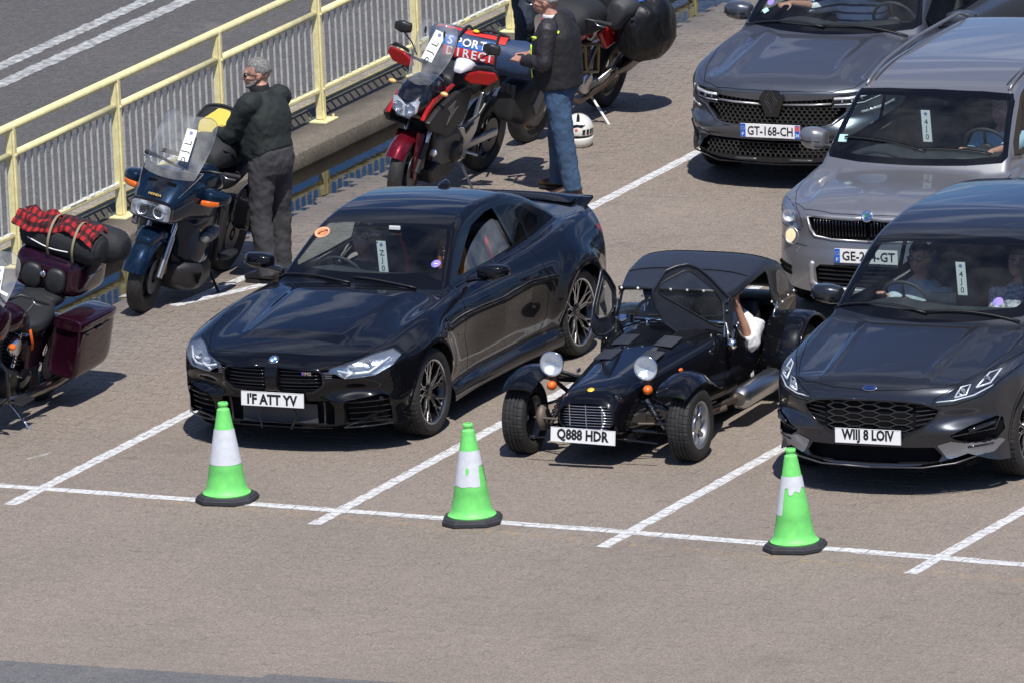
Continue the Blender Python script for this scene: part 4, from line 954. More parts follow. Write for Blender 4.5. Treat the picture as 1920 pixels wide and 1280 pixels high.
    mb = MB(); mb.loft(body([((-.66, 1.86, .92), .12, .05, 3), ((-.36, 1.80, .955), .17, .07, 3), ((0, 1.78, .935), .18, .06, 3), ((.5, 1.80, .93), .18, .06, 3), ((.66, 1.86, .92), .1, .05, 3)], 16, axis='x')).build('dashboard', DASH, T, smooth=True)
    MB().box((0, 1.72, .925), (1.1, .22, .02), bev=.008).build('dash_top', DASH, T)
    seat(T, -.36, 2.55, .42, trim=REDT); seat(T, .36, 2.55, .42, trim=REDT); steering(T, (-.36, 2.05, .90), .18, 25, REDT)
    MB().box((0, 3.35, .75), (1.1, .2, .5), bev=.05).build('rear_bench', SEAT, T)
    MB().loft(body([((-.11, 2.08, 1.25), .012, .03, 3), ((0, 2.07, 1.255), .02, .036, 3), ((.11, 2.08, 1.25), .012, .03, 3)], 14, axis='x')).build('interior_mirror', DRK, T, smooth=True)
    MB().box((-.02, 1.98, 1.225), (.075, .06, .07), bev=.01).build('dash_camera', BLK, T); MB().box((.11, 2.05, 1.30), (.09, .02, .03), bev=.004).build('toll_tag', mat('toll_tag_white', (.6, .62, .62), .4), T)
    # badge, plate, stickers
    (p,), (n_,) = S.on('front', [(0, .715)]); bd = bpy.data.objects.new('badge', None); COL.objects.link(bd); bd.parent = T; n_ = Vector(n_); bd.matrix_local = frame(Vector(p)+n_*.004, (1, 0, 0), Vector((0, 0, 1))-n_*n_.z)
    MB().lathe([(.0, .040), (.003, .040), (.004, .036), (.002, .03)], ax='z', n=32).build('badge_ring', CHR, bd, smooth=True); MB().lathe([(.0018, .034), (.0022, .001)], ax='z', n=32).build('badge_band', mat('badge_black', (.01, .01, .012), .3), bd)
    for q_ in range(4):
        pts = [(0, 0)]+[(.024*math.cos(t), .024*math.sin(t)) for t in np.linspace(q_*math.pi/2, (q_+1)*math.pi/2, 8)]
        MB().plate(pts, (0, 0, .003), (1, 0, 0), (0, 1, 0), .001).build('badge_quarter', mat('badge_blue', (.02, .22, .65), .3) if q_ % 2 else WHP, bd)
    number_plate(T, (0, -.012, .425), R(-4), "I'F ATT YV")
    (p,), _ = S.on('front', [(.30, .635)]); o = text('badge_lettering', 'M2', .035, CHR, T, frame((p[0], p[1]+.006, p[2]), (1, 0, 0), (0, 0, 1)), .055, .002, .001)
    for q_, m_ in enumerate((mat('stripe_blue', (.05, .25, .7), .4), mat('stripe_navy', (.05, .03, .3), .4), mat('stripe_red', (.75, .02, .03), .4))): MB().box((.252+.007*q_, p[1]+.004, .635), (.006, .003, .024)).build('badge_stripe', m_, T)
    (p, p2), (n_, n2) = S.on('front', [(-.50, 1.235), (.55, 1.09)])
    for p_, nn_, m_, r_, ch in ((p, n_, mat('sticker_orange', (.82, .25, .09), .5), .062, 'd'), (p2, n2, mat('sticker_violet', (.30, .22, .62), .5), .038, '')):
        nn_ = Vector(nn_); st = bpy.data.objects.new('windscreen_sticker', None); COL.objects.link(st); st.parent = T; st.matrix_local = frame(Vector(p_)+nn_*.003, (1, 0, 0), Vector((0, 0, 1))-nn_*nn_.z)
        MB().lathe([(0, r_), (.0006, .001)], ax='z', n=32).build('sticker_disc', m_, st)
        if ch:
            MB().lathe([(.001, r_*.86), (.001, r_*.80)], ax='z', n=32).build('sticker_ring', WHP, st)
            ic = MB().tube([(-.025, -.02, .0015), (-.01, .005, .0015), (.015, .012, .0015), (.03, .03, .0015)], .006, 6, flat=.2); ic.ell((.028, .022, .0015), (.012, .009, .001)); ic.ell((-.02, -.018, .0015), (.012, .008, .001)); ic.build('sticker_symbol', INK, st)
        else: MB().box((0, 0, .0012), (.032, .006, .0005)).build('sticker_symbol', WHP, st)
    WB = mat('black_alloy', (.008, .008, .01), .18, .3, coat=.6); WE = mat('machined_alloy', (.62, .62, .64), .22, 1)
    for sg in (1, -1):
        wheel(T, (sg*.805, SF, .338), sg, .338, .27, .243, 'y', (WB, WE), caliper=mat('caliper_dark', (.02, .03, .1), .4)); wheel(T, (sg*.80, SR, .342), sg, .342, .285, .258, 'y', (WB, WE), caliper=mat('caliper_dark', (.02, .03, .1), .4))
    tagcard(T, (.035, 1.95, 1.215), ('\u007eJ0'.replace('\u007e', 'Z'), 'white lane card hanging behind the windscreen of the black coupe'))
    return T, S
COUPE, SCO = make_coupe()
# ================================================================== CROSSOVERS
def make_suv(T, p):
    g = p.get; SF, SR, WR = p['SF'], p['SR'], g('WR', .355); AR = WR+.045; zc = WR
    H0, RO, WP, TZ, GW, FX, FZ = (spl(*p[k]) for k in ('H0', 'RO', 'WP', 'TZ', 'GW', 'FX', 'FZ')); L_, hb, ex = p['L'], p['belt'], g('feat')
    def F(x, s, z):
        x = np.abs(x); bul = 0
        for sc in (SF, SR):
            d = np.hypot(s-sc, (z-zc)*.96); bul = bul+g('flare', .022)*np.exp(-((d-AR)/.10)**2)*np.clip((z-.25)/.25, 0, 1)
        side = x-(WP(s)+bul-TZ(z)-.02*np.exp(-((z-.62)/.13)**2)*np.clip((s-1.5)/.4, 0, 1)*np.clip((3.2-s)/.4, 0, 1))
        top = z-(H0(s-g('hoodbow', .22)*x**2)-g('crown', .07)*x**2-.12*np.clip(x-.55, 0, 1)**2+.025*np.exp(-((x-.80)/.10)**2)*np.exp(-((s-SF)/.6)**2)+(p['hood'](x, s) if g('hood') else 0))
        front = FX(x)+FZ(z)+(p['nose'](x, z) if g('nose') else 0)-s
        rear = s-(L_-.10*x**2-.3*np.clip(x-.6, 0, 1)**2-.05*np.clip(np.abs(z-.6)-.15, 0, 1))
        B = smax(smax(side, top, g('kside', .05)), smax(front, rear, .02), g('knose', .04)); B = smax(B, g('zb', .17)-z, .012)
        ro = z-(RO(s-g('wsbow', .24)*x**2*np.clip((p['ws1']+.6-s)/.8, -.2, 1))-g('rcrown', .075)*x**2)
        gs = x-(GW(s)-(z-hb)*g('tum', .28)-.25*np.clip(z-(p['H']-.16), 0, 1)**1.5)
        G = smax(smax(ro, gs, .05), hb-.1-z, .02)
        return smin(B, G, .025)
    S = Shell(F, L_, p['W'], p['H'], g('cell', .0165), zb=.1, coarse_after=g('coarse'), q=(.6, .6, .35, .5, .75))
    for sc in (SF, SR): S.region('arch', arch_poly(sc, AR-.01, zc), 'side', cond=lambda C, N: (C[:, 0] > .5) & (C[:, 2] < .85))
    a, b = p['ws']     # outer and inner outline of the windscreen, front plane
    cw = lambda C, N: (C[:, 1] < p['ws1']+.5) & (C[:, 1] > p['ws0']-.25) & (N[:, 1] < -.2) & (N[:, 2] > .2)
    S.region('windscreen', a, 'front', cond=cw); S.region('windscreen_glass', b, 'front', cond=cw, over=('windscreen',))
    S.region('side_trim', p['dlo'], 'side', cond=lambda C, N: (N[:, 0] > .3) & (C[:, 0] > .4), smooth=3)
    for i, w_ in enumerate(p['win']): S.region('win%d' % i, w_, 'side', cond=lambda C, N: N[:, 0] > .3, over=('side_trim',))
    for n_, poly, pl in p['panels']: S.region(n_, poly, pl, cond=(lambda C, N: (N[:, 2] > .3) & (C[:, 1] < p['ws1'])) if n_ == 'bonnet' else (lambda C, N: (C[:, 1] < 1.3)) if pl == 'front' else None)
    for n_, poly, pl in g('cladding', ()): S.region('cladding', poly, pl, cond=lambda C, N: (C[:, 2] < .9))
    S.region('rear_window', [(-.1, hb+.08), (.6, hb+.06), (.5, p['H']-.14), (-.1, p['H']-.12)], 'front', cond=lambda C, N: (C[:, 1] > L_-1) & (N[:, 1] > .2))
    P = p['paint']
    S.emit('body', P, T); S.emit('windscreen', FRIT, T, part='windscreen_surround'); S.emit('windscreen_glass', WGL, T, part='windscreen'); S.emit('side_trim', FRIT, T, part='window_trim', pair=True); S.emit('rear_window', TGL, T)
    for i in range(len(p['win'])): S.emit('win%d' % i, SGL if i < g('clearw', 2) else TGL, T, part='side_window', pair=True)
    S.emit('cladding', g('cladm', BLK), T, part='lower_cladding')
    for n_, _, pl in p['panels']:
        if n_ in ('bonnet',): S.emit(n_, P, T)
        elif n_ == 'door': S.emit(n_, P, T, pair=True)
    for sc in (SF, SR):
        for sg in (1, -1):
            V, Ff = S.ribbon('side', [(sc+(AR-.002)*math.cos(t), zc+(AR-.002)*math.sin(t)) for t in np.linspace(.0, math.pi, 30)], g('lipw', .02), .003); obj('arch_lip', V*[sg, 1, 1], [f if sg > 0 else f[::-1] for f in Ff], g('lipm', BLKG), T, True)
    S.gaps(p['gaps'], T)
    cabin(T, .72, p['ws0']+.1, L_-.8, .38, p['H']-.1, g('lining', LINR)); underbody(T, L_, p['W']/2, .24, wheels=(SF, SR), wr=WR+.03)
    for sg in (1, -1):
        for s_ in (SF, SR): wheel(T, (sg*(p['W']/2-g('wd', .235)/2-.012), s_, WR), sg, WR, g('wd', .235), g('rim', .24), g('wst', 'multi'), g('wm'), caliper=g('cal'))
    return S
def hexgrille(S, poly, parent, dx, dz, r_, depth, m, cols=None, part='grille_bar', flat=.5, keep=None):
    """honeycomb of flat topped cells clipped to the opening"""
    g = bpy.data.objects.new('grille', None); COL.objects.link(g); g.parent = parent
    P = np.array(poly); xm, zm = P[:, 0].max(), P[:, 1].max(); z0 = P[:, 1].min(); nx, nz = int(xm/dx)+2, int((zm-z0)/dz)+2
    seg = set()
    for i in range(-nx, nx+1):
        for j in range(-1, nz+1):
            cx_ = i*dx; cz = z0+(j+(.5 if i % 2 else 0))*dz; a = dx*(1+flat)/3; b = dz/2; h_ = dx-a
            V = [(cx_-a+h_*0, cz), (cx_-h_*.0-a*.5, cz+b), (cx_+a*.5, cz+b), (cx_+a, cz), (cx_+a*.5, cz-b), (cx_-a*.5, cz-b)]
            V = [(cx_-(dx-a*.5), cz), (cx_-a*.5, cz+b), (cx_+a*.5, cz+b), (cx_+(dx-a*.5), cz), (cx_+a*.5, cz-b), (cx_-a*.5, cz-b)]
            for k in range(6):
                e = tuple(sorted((tuple(np.round(V[k], 3)), tuple(np.round(V[(k+1) % 6], 3))))); mx_, mz_ = (e[0][0]+e[1][0])/2, (e[0][1]+e[1][1])/2
                if pip((abs(mx_), mz_), poly) and (keep is None or keep(mx_, mz_)): seg.add(e)
    mb = S.bars('front', [list(e) for e in sorted(seg)], r_, depth, n=4); mb.build(part, m, g, kind='stuff'); return g
def rect_f(S, T, name, pts, r_, depth, m, sg=1, **k): return S.bars('front', [[(x*sg, z) for x, z in pts]], r_, depth).build(name, m, T, smooth=True)
def badge_at(S, T, x, z, plane='front', off=.004):
    (p,), (n_,) = S.on(plane, [(x, z)]); n_ = Vector(n_); b_ = bpy.data.objects.new('badge', None); COL.objects.link(b_); b_.parent = T
    b_.matrix_local = frame(Vector(p)+n_*off, (1, 0, 0), Vector((0, 0, 1))-n_*n_.z); return b_
GREY = paint('dark_grey_metallic', (.050, .054, .064), .75, .32, .01); WBK = mat('black_alloy'); WEM = mat('machined_alloy')
# ---- dark grey crossover, front row on the right
def grey_crossover():
    T = thing('parked_car', 'dark grey crossover with honeycomb grille and driver at the wheel', 'car', (3.745, 1.33, 0), .035)
    gr = [(0, .735), (.25, .733), (.42, .715), (.53, .672), (.50, .61), (.40, .53), (.30, .49), (0, .485)]
    p = dict(L=4.61, W=1.88, H=1.665, SF=.93, SR=3.64, WR=.352, belt=1.03, paint=GREY, ws0=1.12, ws1=1.9, rim=.245, wst='y', wm=(WBK, WEM), cal=mat('caliper_red', (.6, .03, .02), .4), flare=.02,
        H0=((-.3, .7), (0, .80), (.05, .845), (.15, .88), (.35, .925), (.7, .99), (1.0, 1.04), (1.25, 1.075), (2, 1.08), (4.6, 1.06)),
        RO=((.95, .90), (1.15, 1.075), (1.4, 1.27), (1.65, 1.44), (1.85, 1.545), (2.1, 1.61), (2.6, 1.655), (3.3, 1.64), (3.9, 1.57), (4.3, 1.40), (4.5, 1.15), (4.62, .9)),
        WP=((0, .88), (.4, .91), (.93, .925), (1.5, .905), (2.5, .905), (3.2, .915), (3.7, .93), (4.6, .86)), TZ=((.1, .04), (.2, .0), (.35, .012), (.55, .0), (.78, 0), (.9, .02), (1.0, .06), (1.1, .15)),
        GW=((1.1, .80), (2.2, .80), (3.2, .79), (4.0, .74), (4.6, .66)), FX=((0, 0), (.25, .012), (.45, .05), (.62, .12), (.76, .23), (.86, .38), (.92, .6), (1.2, 1.4)),
        FZ=((.1, .01), (.2, -.005), (.24, .01), (.32, .035), (.45, .01), (.56, .0), (.68, .01), (.76, .025), (.84, .08), (.92, .22), (1.1, .6)),
        nose=lambda x, z: .05*np.exp(-((x-.70)/.16)**2-((z-.60)/.055)**2)-.035*np.exp(-((x-.66)/.2)**2-((z-.50)/.05)**2),
        hood=lambda x, s: -.018*np.clip((x-.40-.08*s)/.03, 0, 1)*np.clip((s-.1)/.2, 0, 1)*np.clip((1.3-s)/.3, 0, 1)+.010*np.exp(-((x-.36-.08*s)/.03)**2)*np.clip((s-.15)/.3, 0, 1)*np.clip((1.3-s)/.3, 0, 1),
        ws=([(-.1, 1.065), (.4, 1.075), (.72, 1.095), (.765, 1.12), (.655, 1.44), (.62, 1.525), (.4, 1.555), (-.1, 1.57)], [(-.1, 1.135), (.4, 1.14), (.66, 1.155), (.695, 1.185), (.61, 1.42), (.575, 1.49), (.4, 1.515), (-.1, 1.525)]),
        dlo=[(1.55, 1.09), (1.95, 1.35), (2.15, 1.47), (2.6, 1.55), (3.2, 1.545), (3.8, 1.46), (4.1, 1.28), (3.7, 1.20), (3.0, 1.12), (2.2, 1.075)],
        win=([(1.72, 1.105), (2.0, 1.33), (2.2, 1.44), (2.62, 1.505), (2.66, 1.105), (2.2, 1.09)], [(2.76, 1.115), (2.72, 1.508), (3.2, 1.50), (3.4, 1.47), (3.36, 1.17)], [(3.46, 1.19), (3.5, 1.45), (3.8, 1.40), (3.95, 1.28)]),
        panels=[('bonnet', [(-.1, .04), (.3, .065), (.55, .15), (.63, .22), (.72, .5), (.80, .85), (.80, 1.2), (.77, 1.33), (-.1, 1.16)], 'top'), ('grille', gr, 'front'),
                ('headlight', [(.495, .735), (.47, .715), (.50, .70), (.62, .705), (.80, .755), (.905, .875), (.90, .925), (.78, .885), (.62, .81)], 'front'),
                ('fog_recess', [(.60, .475), (.72, .535), (.86, .575), (.885, .55), (.89, .46), (.86, .405), (.80, .395), (.68, .41), (.62, .445)], 'front'),
                ('bumper_wing', [(.50, .40), (.60, .43), (.68, .405), (.80, .39), (.87, .40), (.885, .375), (.84, .31), (.60, .285), (.56, .30)], 'front'), ('lower_grille', [(-.1, .385), (.48, .385), (.53, .32), (.50, .265), (-.1, .255)], 'front'), ('door', [(1.66, .40), (1.60, .7), (1.66, 1.06), (2.7, 1.09), (2.72, .40)], 'side')],
        gaps=[('top', [(0, .045), (.3, .07), (.55, .155), (.63, .23), (.72, .5), (.80, .85), (.81, 1.25)]), ('side', [(1.62, .40), (1.56, .7), (1.66, 1.06)]), ('side', [(1.64, .36), (2.7, .36), (2.72, 1.1)]), ('front', [(.485, .742), (.62, .82), (.78, .893), (.90, .935)]), ('front', [(.47, .71), (.50, .694), (.62, .698), (.80, .745), (.915, .87)])])
    S = make_suv(T, p)
    S.recess('grille', .05, DRK, T, 'grille_recess'); S.recess('fog_recess', .05, DRK, T, 'fog_recess'); S.recess('lower_grille', .08, DRK, T, 'lower_intake')
    hexgrille(S, gr, T, .122, .048, .0052, .016, mat('satin_black', (.03, .031, .034), .35, coat=.2), keep=lambda x, z: abs(x) < .36)
    for sg in (1, -1):
        for i in range(6): S.bars('front', [[(.36*sg, .53+.035*i-.012), (.50*sg, .555+.028*i)]], .003, .014).build('grille_slat', mat('satin_black'), T)
        rect_f(S, T, 'grille_frame', gr[0:1]+gr[1:], .010, .0, BLKG, sg)
        rect_f(S, T, 'grille_outline', [(0, .742), (.25, .74), (.42, .722), (.545, .676)], .004, -.006, mat('bright_black'), sg)
        rect_f(S, T, 'lower_lip', [(0, .232), (.4, .236), (.62, .26), (.80, .31)], .007, -.002, mat('satin_grey', (.10, .10, .105), .35, .5), sg)
        rect_f(S, T, 'wing_slot', [(.70, .372), (.84, .375)], .010, -.004, BLKG, sg)
        rect_f(S, T, 'fog_light', [(.72, .50), (.85, .535)], .018, .01, BLKG, sg)
        rect_f(S, T, 'fog_trim', [(.62, .47), (.86, .485), (.875, .56)], .005, -.008, mat('bright_black'), sg)
        (q,), _ = S.on('front', [(.40*sg, .47)]); MB().rod((q[0], q[1]-.002, q[2]), (q[0], q[1]+.01, q[2]), .009).build('parking_sensor', BLKG, T)
    S.emit('bumper_wing', paint('wing_painted_sheen', (.32, .34, .38), .8, .3, .01), T, pair=True, off=.004)  # reflected sky on the upturned wing is put into this paler metallic colour
    S.recess('headlight', .06, mat('lamp_housing_dark', (.05, .055, .075), .2, .7), T, 'headlight_housing')
    hl = S.emit('headlight', CLR, T, pair=True, off=.001)
    for o, sg in zip(hl, (1, -1)):
        LG = mat('light_guide')
        for cx_, cz in ((.665, .775), (.79, .83)):
            rect_f(S, o, 'lamp_module', [(cx_-.042, cz-.028), (cx_+.03, cz-.012), (cx_+.042, cz+.05), (cx_-.012, cz+.04), (cx_-.042, cz-.028)], .007, .024, LG, sg)
            (q,), _ = S.on('front', [(cx_*sg, cz+.01)]); MB().lathe([(0, .028), (.03, .024), (.03, .002)], (q[0], q[1]+.022, q[2]), ax='y', n=16).build('projector_lens', LAMP, o, smooth=True)
        rect_f(S, o, 'light_guide', [(.50, .722), (.62, .728), (.74, .752), (.84, .80)], .006, .02, LG, sg)
        mirror_shell(T, (.985*sg, 1.72, 1.115), sg, GREY, BLKG, (.115, .08, .07))
    wiper(T, S, -.78, 1.38, .02, 1.20); wiper(T, S, .0, 1.21, .72, 1.30)
    b_ = badge_at(S, T, 0, .815); MB().lathe([(0, .046), (.003, .046), (.005, .041), (.003, .001)], ax='z', n=32).build('badge_oval', mat('oval_blue', (.006, .02, .09), .25), b_, smooth='auto'); MB().lathe([(.001, .048), (.006, .046), (.004, .040)], ax='z', n=32).build('badge_ring', CHR, b_, smooth=True)
    text('badge_lettering', 'Ford', .034, CHR, b_, frame((0, 0, .0045), (1, 0, 0), (0, 1, 0)), .062, .0006, .001); b_.scale = (1.2, .52, 1)
    number_plate(T, (0, -.018, .468), R(-4), 'WIIJ 8 LOIV', twist=0)
    mb = MB(); mb.loft(body([((-.68, 1.58, 1.02), .12, .05, 3), ((-.38, 1.5, 1.075), .18, .07, 3), ((0, 1.48, 1.04), .2, .06, 3), ((.5, 1.5, 1.035), .2, .06, 3), ((.68, 1.58, 1.02), .1, .05, 3)], 16, axis='x')).build('dashboard', DASH, T, smooth=True)
    MB().box((0, 1.38, 1.035), (1.2, .22, .02)).build('dash_top', DASH, T); MB().box((-.02, 1.63, 1.12), (.22, .015, .13), bev=.006, rot=(R(-10), 0, 0)).build('centre_screen', BLKG, T)
    seat(T, -.38, 2.35, .62); seat(T, .38, 2.35, .62); steering(T, (-.38, 1.80, 1.06), .185, 25)
    MB().box((0, 3.1, .95), (1.3, .2, .7), bev=.06).build('rear_bench', SEAT, T)
    for sx in (-.36, .36): MB().loft(body([((sx-.1, 3.1, 1.36), .04, .06, 3), ((sx, 3.1, 1.37), .05, .08, 3), ((sx+.1, 3.1, 1.36), .04, .06, 3)], 12, axis='x')).build('headrest', SEAT, T, smooth=True)
    MB().loft(body([((-.12, 1.86, 1.42), .012, .03, 3), ((0, 1.85, 1.425), .02, .036, 3), ((.12, 1.86, 1.42), .012, .03, 3)], 14, axis='x')).build('interior_mirror', DRK, T, smooth=True)
    tagcard(T, (.10, 1.72, 1.40), ('4J0', 'white lane card behind the windscreen of the dark grey crossover'))
    (q, ), (n_,) = S.on('front', [(.52, 1.19)]); n_ = Vector(n_); st = bpy.data.objects.new('windscreen_sticker', None); COL.objects.link(st); st.parent = T; st.matrix_local = frame(Vector(q)+n_*.003, (1, 0, 0), Vector((0, 0, 1))-n_*n_.z)
    MB().lathe([(0, .04), (.0006, .001)], ax='z', n=24).build('sticker_disc', mat('sticker_violet'), st)
    return T, S
KUGA, SKU = grey_crossover()
# ---- bronze grey boxy crossover, second row
TAUPE = paint('bronze_grey_metallic', (.30, .30, .315), .7, .34, .05); MGREY = paint('blue_grey_metallic', (.125, .135, .16), .72, .34, .03); PBLK = paint('van_black', (.006, .006, .007), 0, .35, .05)
SILV = mat('satin_silver', (.5, .5, .5), .35, .7); SAL = mat('silver_alloy', (.42, .42, .44), .3, .9)
def common_suv(T, S, base_s, xh=.7, zt=1.05, rhd=True):
    mb = MB(); mb.loft(body([((-xh+.04, base_s+.42, zt-.06), .12, .05, 3), ((-.38, base_s+.34, zt), .18, .07, 3), ((0, base_s+.32, zt-.03), .2, .06, 3), ((.38, base_s+.34, zt), .2, .06, 3), ((xh-.04, base_s+.42, zt-.06), .1, .05, 3)], 16, axis='x')).build('dashboard', DASH, T, smooth=True)
    MB().box((0, base_s+.24, zt-.03), (1.15, .22, .02)).build('dash_top', DASH, T)
    for sx in (-.38, .38): seat(T, sx, base_s+1.25, .58)
    steering(T, (-.38 if rhd else .38, base_s+.66, zt+.01), .185, 25)
    MB().box((0, base_s+2.05, .9), (1.3, .2, .7), bev=.06).build('rear_bench', SEAT, T)
def boxy():
    T = thing('parked_car', 'bronze grey boxy crossover with roof rails and round fog lamps', 'car', (1.46, 6.62, 0), .045)
    gr = [(0, .83), (.12, .818), (.30, .822), (.50, .832), (.475, .74), (.44, .69), (.30, .672), (0, .668)]
    p = dict(L=4.22, W=1.79, H=1.66, SF=.86, SR=3.44, WR=.335, belt=1.05, paint=TAUPE, ws0=1.05, ws1=1.7, coarse=2.2, rim=.22, wm=(SAL, SAL), flare=.012, hoodbow=.16, wsbow=.15,  rcrown=.045, tum=.24, cell=.0165, lipm=BLK, lipw=.05, lining=LINR, zb=.19, knose=.05,
        H0=((-.3, .7), (0, .84), (.05, .90), (.13, .94), (.4, .985), (.8, 1.015), (1.1, 1.04), (2, 1.07), (4.3, 1.07)),
        RO=((.80, .87), (.98, 1.03), (1.25, 1.28), (1.45, 1.44), (1.60, 1.53), (1.8, 1.59), (2.4, 1.65), (3.2, 1.66), (3.8, 1.65), (4.05, 1.60), (4.17, 1.2), (4.22, .9)),
        WP=((0, .84), (.4, .87), (.9, .885), (2, .88), (3.4, .885), (4.2, .83)), TZ=((.1, .05), (.25, .015), (.4, .0), (.75, 0), (.88, .015), (1.0, .05), (1.1, .12)),
        GW=((1, .77), (2.2, .765), (3.2, .76), (4.2, .72)), FX=((0, 0), (.3, .012), (.5, .04), (.65, .09), (.76, .18), (.83, .30), (.88, .5), (1.2, 1.4)),
        FZ=((.15, .04), (.25, .0), (.40, -.01), (.5, .0), (.60, .02), (.7, .035), (.80, .03), (.88, .06), (.95, .2), (1.1, .6)),
        hood=lambda x, s: -.02*np.clip((x-.50-.06*s)/.05, 0, 1)*np.clip((s-.1)/.2, 0, 1)*np.clip((1.2-s)/.3, 0, 1)+.01*np.exp(-((x-.12)/.05)**2)*np.clip((.5-s)/.4, 0, 1),
        ws=([(-.1, 1.055), (.45, 1.06), (.72, 1.075), (.745, 1.11), (.665, 1.46), (.635, 1.515), (.4, 1.53), (-.1, 1.54)], [(-.1, 1.10), (.45, 1.105), (.68, 1.12), (.70, 1.15), (.63, 1.43), (.605, 1.475), (.4, 1.49), (-.1, 1.495)]),
        dlo=[(1.30, 1.10), (1.65, 1.42), (1.85, 1.52), (2.4, 1.56), (3.2, 1.55), (3.8, 1.50), (3.95, 1.3), (3.9, 1.15), (3.0, 1.12), (2.0, 1.09)],
        win=([(1.42, 1.12), (1.72, 1.42), (1.9, 1.50), (2.3, 1.525), (2.3, 1.13)], [(2.38, 1.13), (2.38, 1.525), (3.1, 1.52), (3.1, 1.16)], [(3.2, 1.17), (3.2, 1.51), (3.75, 1.47), (3.85, 1.25), (3.8, 1.18)]),
        panels=[('bonnet', [(-.1, .05), (.3, .065), (.55, .12), (.66, .22), (.76, .5), (.80, .9), (.79, 1.14), (-.1, 1.07)], 'top'), ('grille', gr, 'front'),
                ('headlight', [(.60, .835), (.565, .74), (.60, .725), (.80, .745), (.845, .80), (.86, .90), (.80, .915), (.66, .895)], 'front'),
                ('lower_grille', [(-.1, .475), (.40, .47), (.44, .44), (.43, .33), (.38, .295), (-.1, .29)], 'front'), ('door', [(1.45, .42), (1.42, .8), (1.5, 1.08), (2.3, 1.10), (2.32, .42)], 'side')],
        gaps=[('top', [(0, .05), (.3, .065), (.55, .12), (.66, .22), (.76, .5), (.81, .9), (.80, 1.1)]), ('side', [(1.45, .42), (1.42, .8), (1.5, 1.08)]), ('front', [(.57, .72), (.80, .735), (.855, .80), (.87, .90)]), ('front', [(.555, .74), (.585, .84), (.65, .90)]), ('front', [(.52, .60), (.82, .63)])])
    S = make_suv(T, p)
    S.recess('grille', .05, DRK, T, 'grille_recess'); S.recess('lower_grille', .07, DRK, T, 'lower_intake'); S.recess('headlight', .05, mat('lamp_housing_bright', (.55, .57, .6), .25, .8, bump=(35, .6, .012)), T, 'headlight_housing')
    g = bpy.data.objects.new('grille', None); COL.objects.link(g); g.parent = T
    for i in range(17):
        x_ = .026+i*.0268
        for sg in (1, -1): S.bars('front', [[(x_*sg, .68+.0*x_), (x_*sg, .815)]], .0065, .012).build('grille_slat', BLKG, g, smooth=True)
    for sg in (1, -1):
        rect_f(S, T, 'grille_rim', [(0, .662), (.30, .666), (.45, .685), (.49, .74), (.515, .835)], .009, -.004, SILV, sg)
        rect_f(S, T, 'grille_brow', [(.515, .842), (.30, .838), (.12, .836), (0, .845)], .017, .004, SILV, sg)
        for i in range(5): S.bars('front', [[(0, .32+.034*i), (.42*sg, .325+.034*i)]], .007, .02).build('intake_slat', BLKG, T)
        rect_f(S, T, 'bumper_trim', [(.46, .485), (.475, .46), (.475, .33), (.41, .275), (0, .268)], .028, .012, SILV, sg)
        (q,), (n_,) = S.on('front', [(.665*sg, .665)]); n_ = Vector(n_); d_ = (n_+Vector((0, -1, 0))).normalized(); A_ = tuple(-d_)
        fl = MB().lathe([(.0, .072), (-.012, .070), (-.014, .060), (.0, .056)], tuple(q), A_, n=32).build('fog_lamp', SILV, T, smooth=True)
        MB().lathe([(-.004, .058), (-.009, .03), (-.010, .002)], tuple(q), A_, n=24).build('fog_reflector', mat('warm_reflector', (.95, .78, .55), .2, .7, emit=((1, .75, .45), .9)), fl, smooth=True); MB().lathe([(-.008, .058), (-.014, .03), (-.015, .001)], tuple(q), A_, n=24).build('fog_lens', CLR, fl, smooth=True)
        rect_f(S, T, 'lower_scoop', [(.66, .42), (.80, .44)], .02, .006, GAP, sg); rect_f(S, T, 'lower_scoop', [(.66, .38), (.80, .40)], .02, .006, GAP, sg)
        (q,), _ = S.on('front', [(.60*sg, .565)]); MB().lathe([(0, .022), (.003, .024), (.004, .02), (.002, .001)], tuple(q-np.array([0, .003, 0])), ax='y', n=20).build('tow_cover', TAUPE, T, smooth=True)
        # roof rail on two feet
        pts = [(.595*sg, s_, float(spl((1.66, 1.53), (1.8, 1.585), (2.2, 1.655), (3.0, 1.69), (3.75, 1.685), (3.98, 1.61))(s_))) for s_ in np.linspace(1.68, 3.97, 24)]
        MB().tube(pts, .014, 10).build('roof_rail', mat('rail_grey', (.22, .22, .23), .35, .6), T, smooth=True)
        S.gaps([('top', [(.55*sg, 1.75), (.56*sg, 3.7)], 0, False)], T, w_=.014, m=BLK, name='roof_moulding')
    hl = S.emit('headlight', CLR, T, pair=True, off=.001)
    for o, sg in zip(hl, (1, -1)):
        (q,), _ = S.on('front', [(.70*sg, .815)]); MB().lathe([(0, .05), (.03, .04), (.03, .002)], (q[0], q[1]+.008, q[2]), ax='y', n=20).build('reflector', LAMP, o, smooth=True)
        mirror_shell(T, (.99*sg, 1.48, 1.14), sg, TAUPE, BLK, (.10, .085, .085))
    wiper(T, S, -.62, 1.24, .1, 1.10); wiper(T, S, .0, 1.11, .62, 1.16)
    b_ = badge_at(S, T, 0, .855, off=.012); MB().lathe([(0, .048), (.006, .047), (.008, .040), (.005, .036), (.007, .001)], ax='z', n=32).build('badge_disc', CHR, b_, smooth=True)
    MB().plate([(-.018, -.022), (-.004, -.006), (.02, -.018), (.006, .004), (.014, .022), (-.004, .016), (-.02, .02), (-.012, 0)], (0, 0, .0085), (1, 0, 0), (0, 1, 0), .002).build('badge_emblem', mat('badge_green', (.02, .16, .08), .3), b_)
    number_plate(T, (.0, -.022, .555), R(-3), 'GE-294-GT', 'fr')
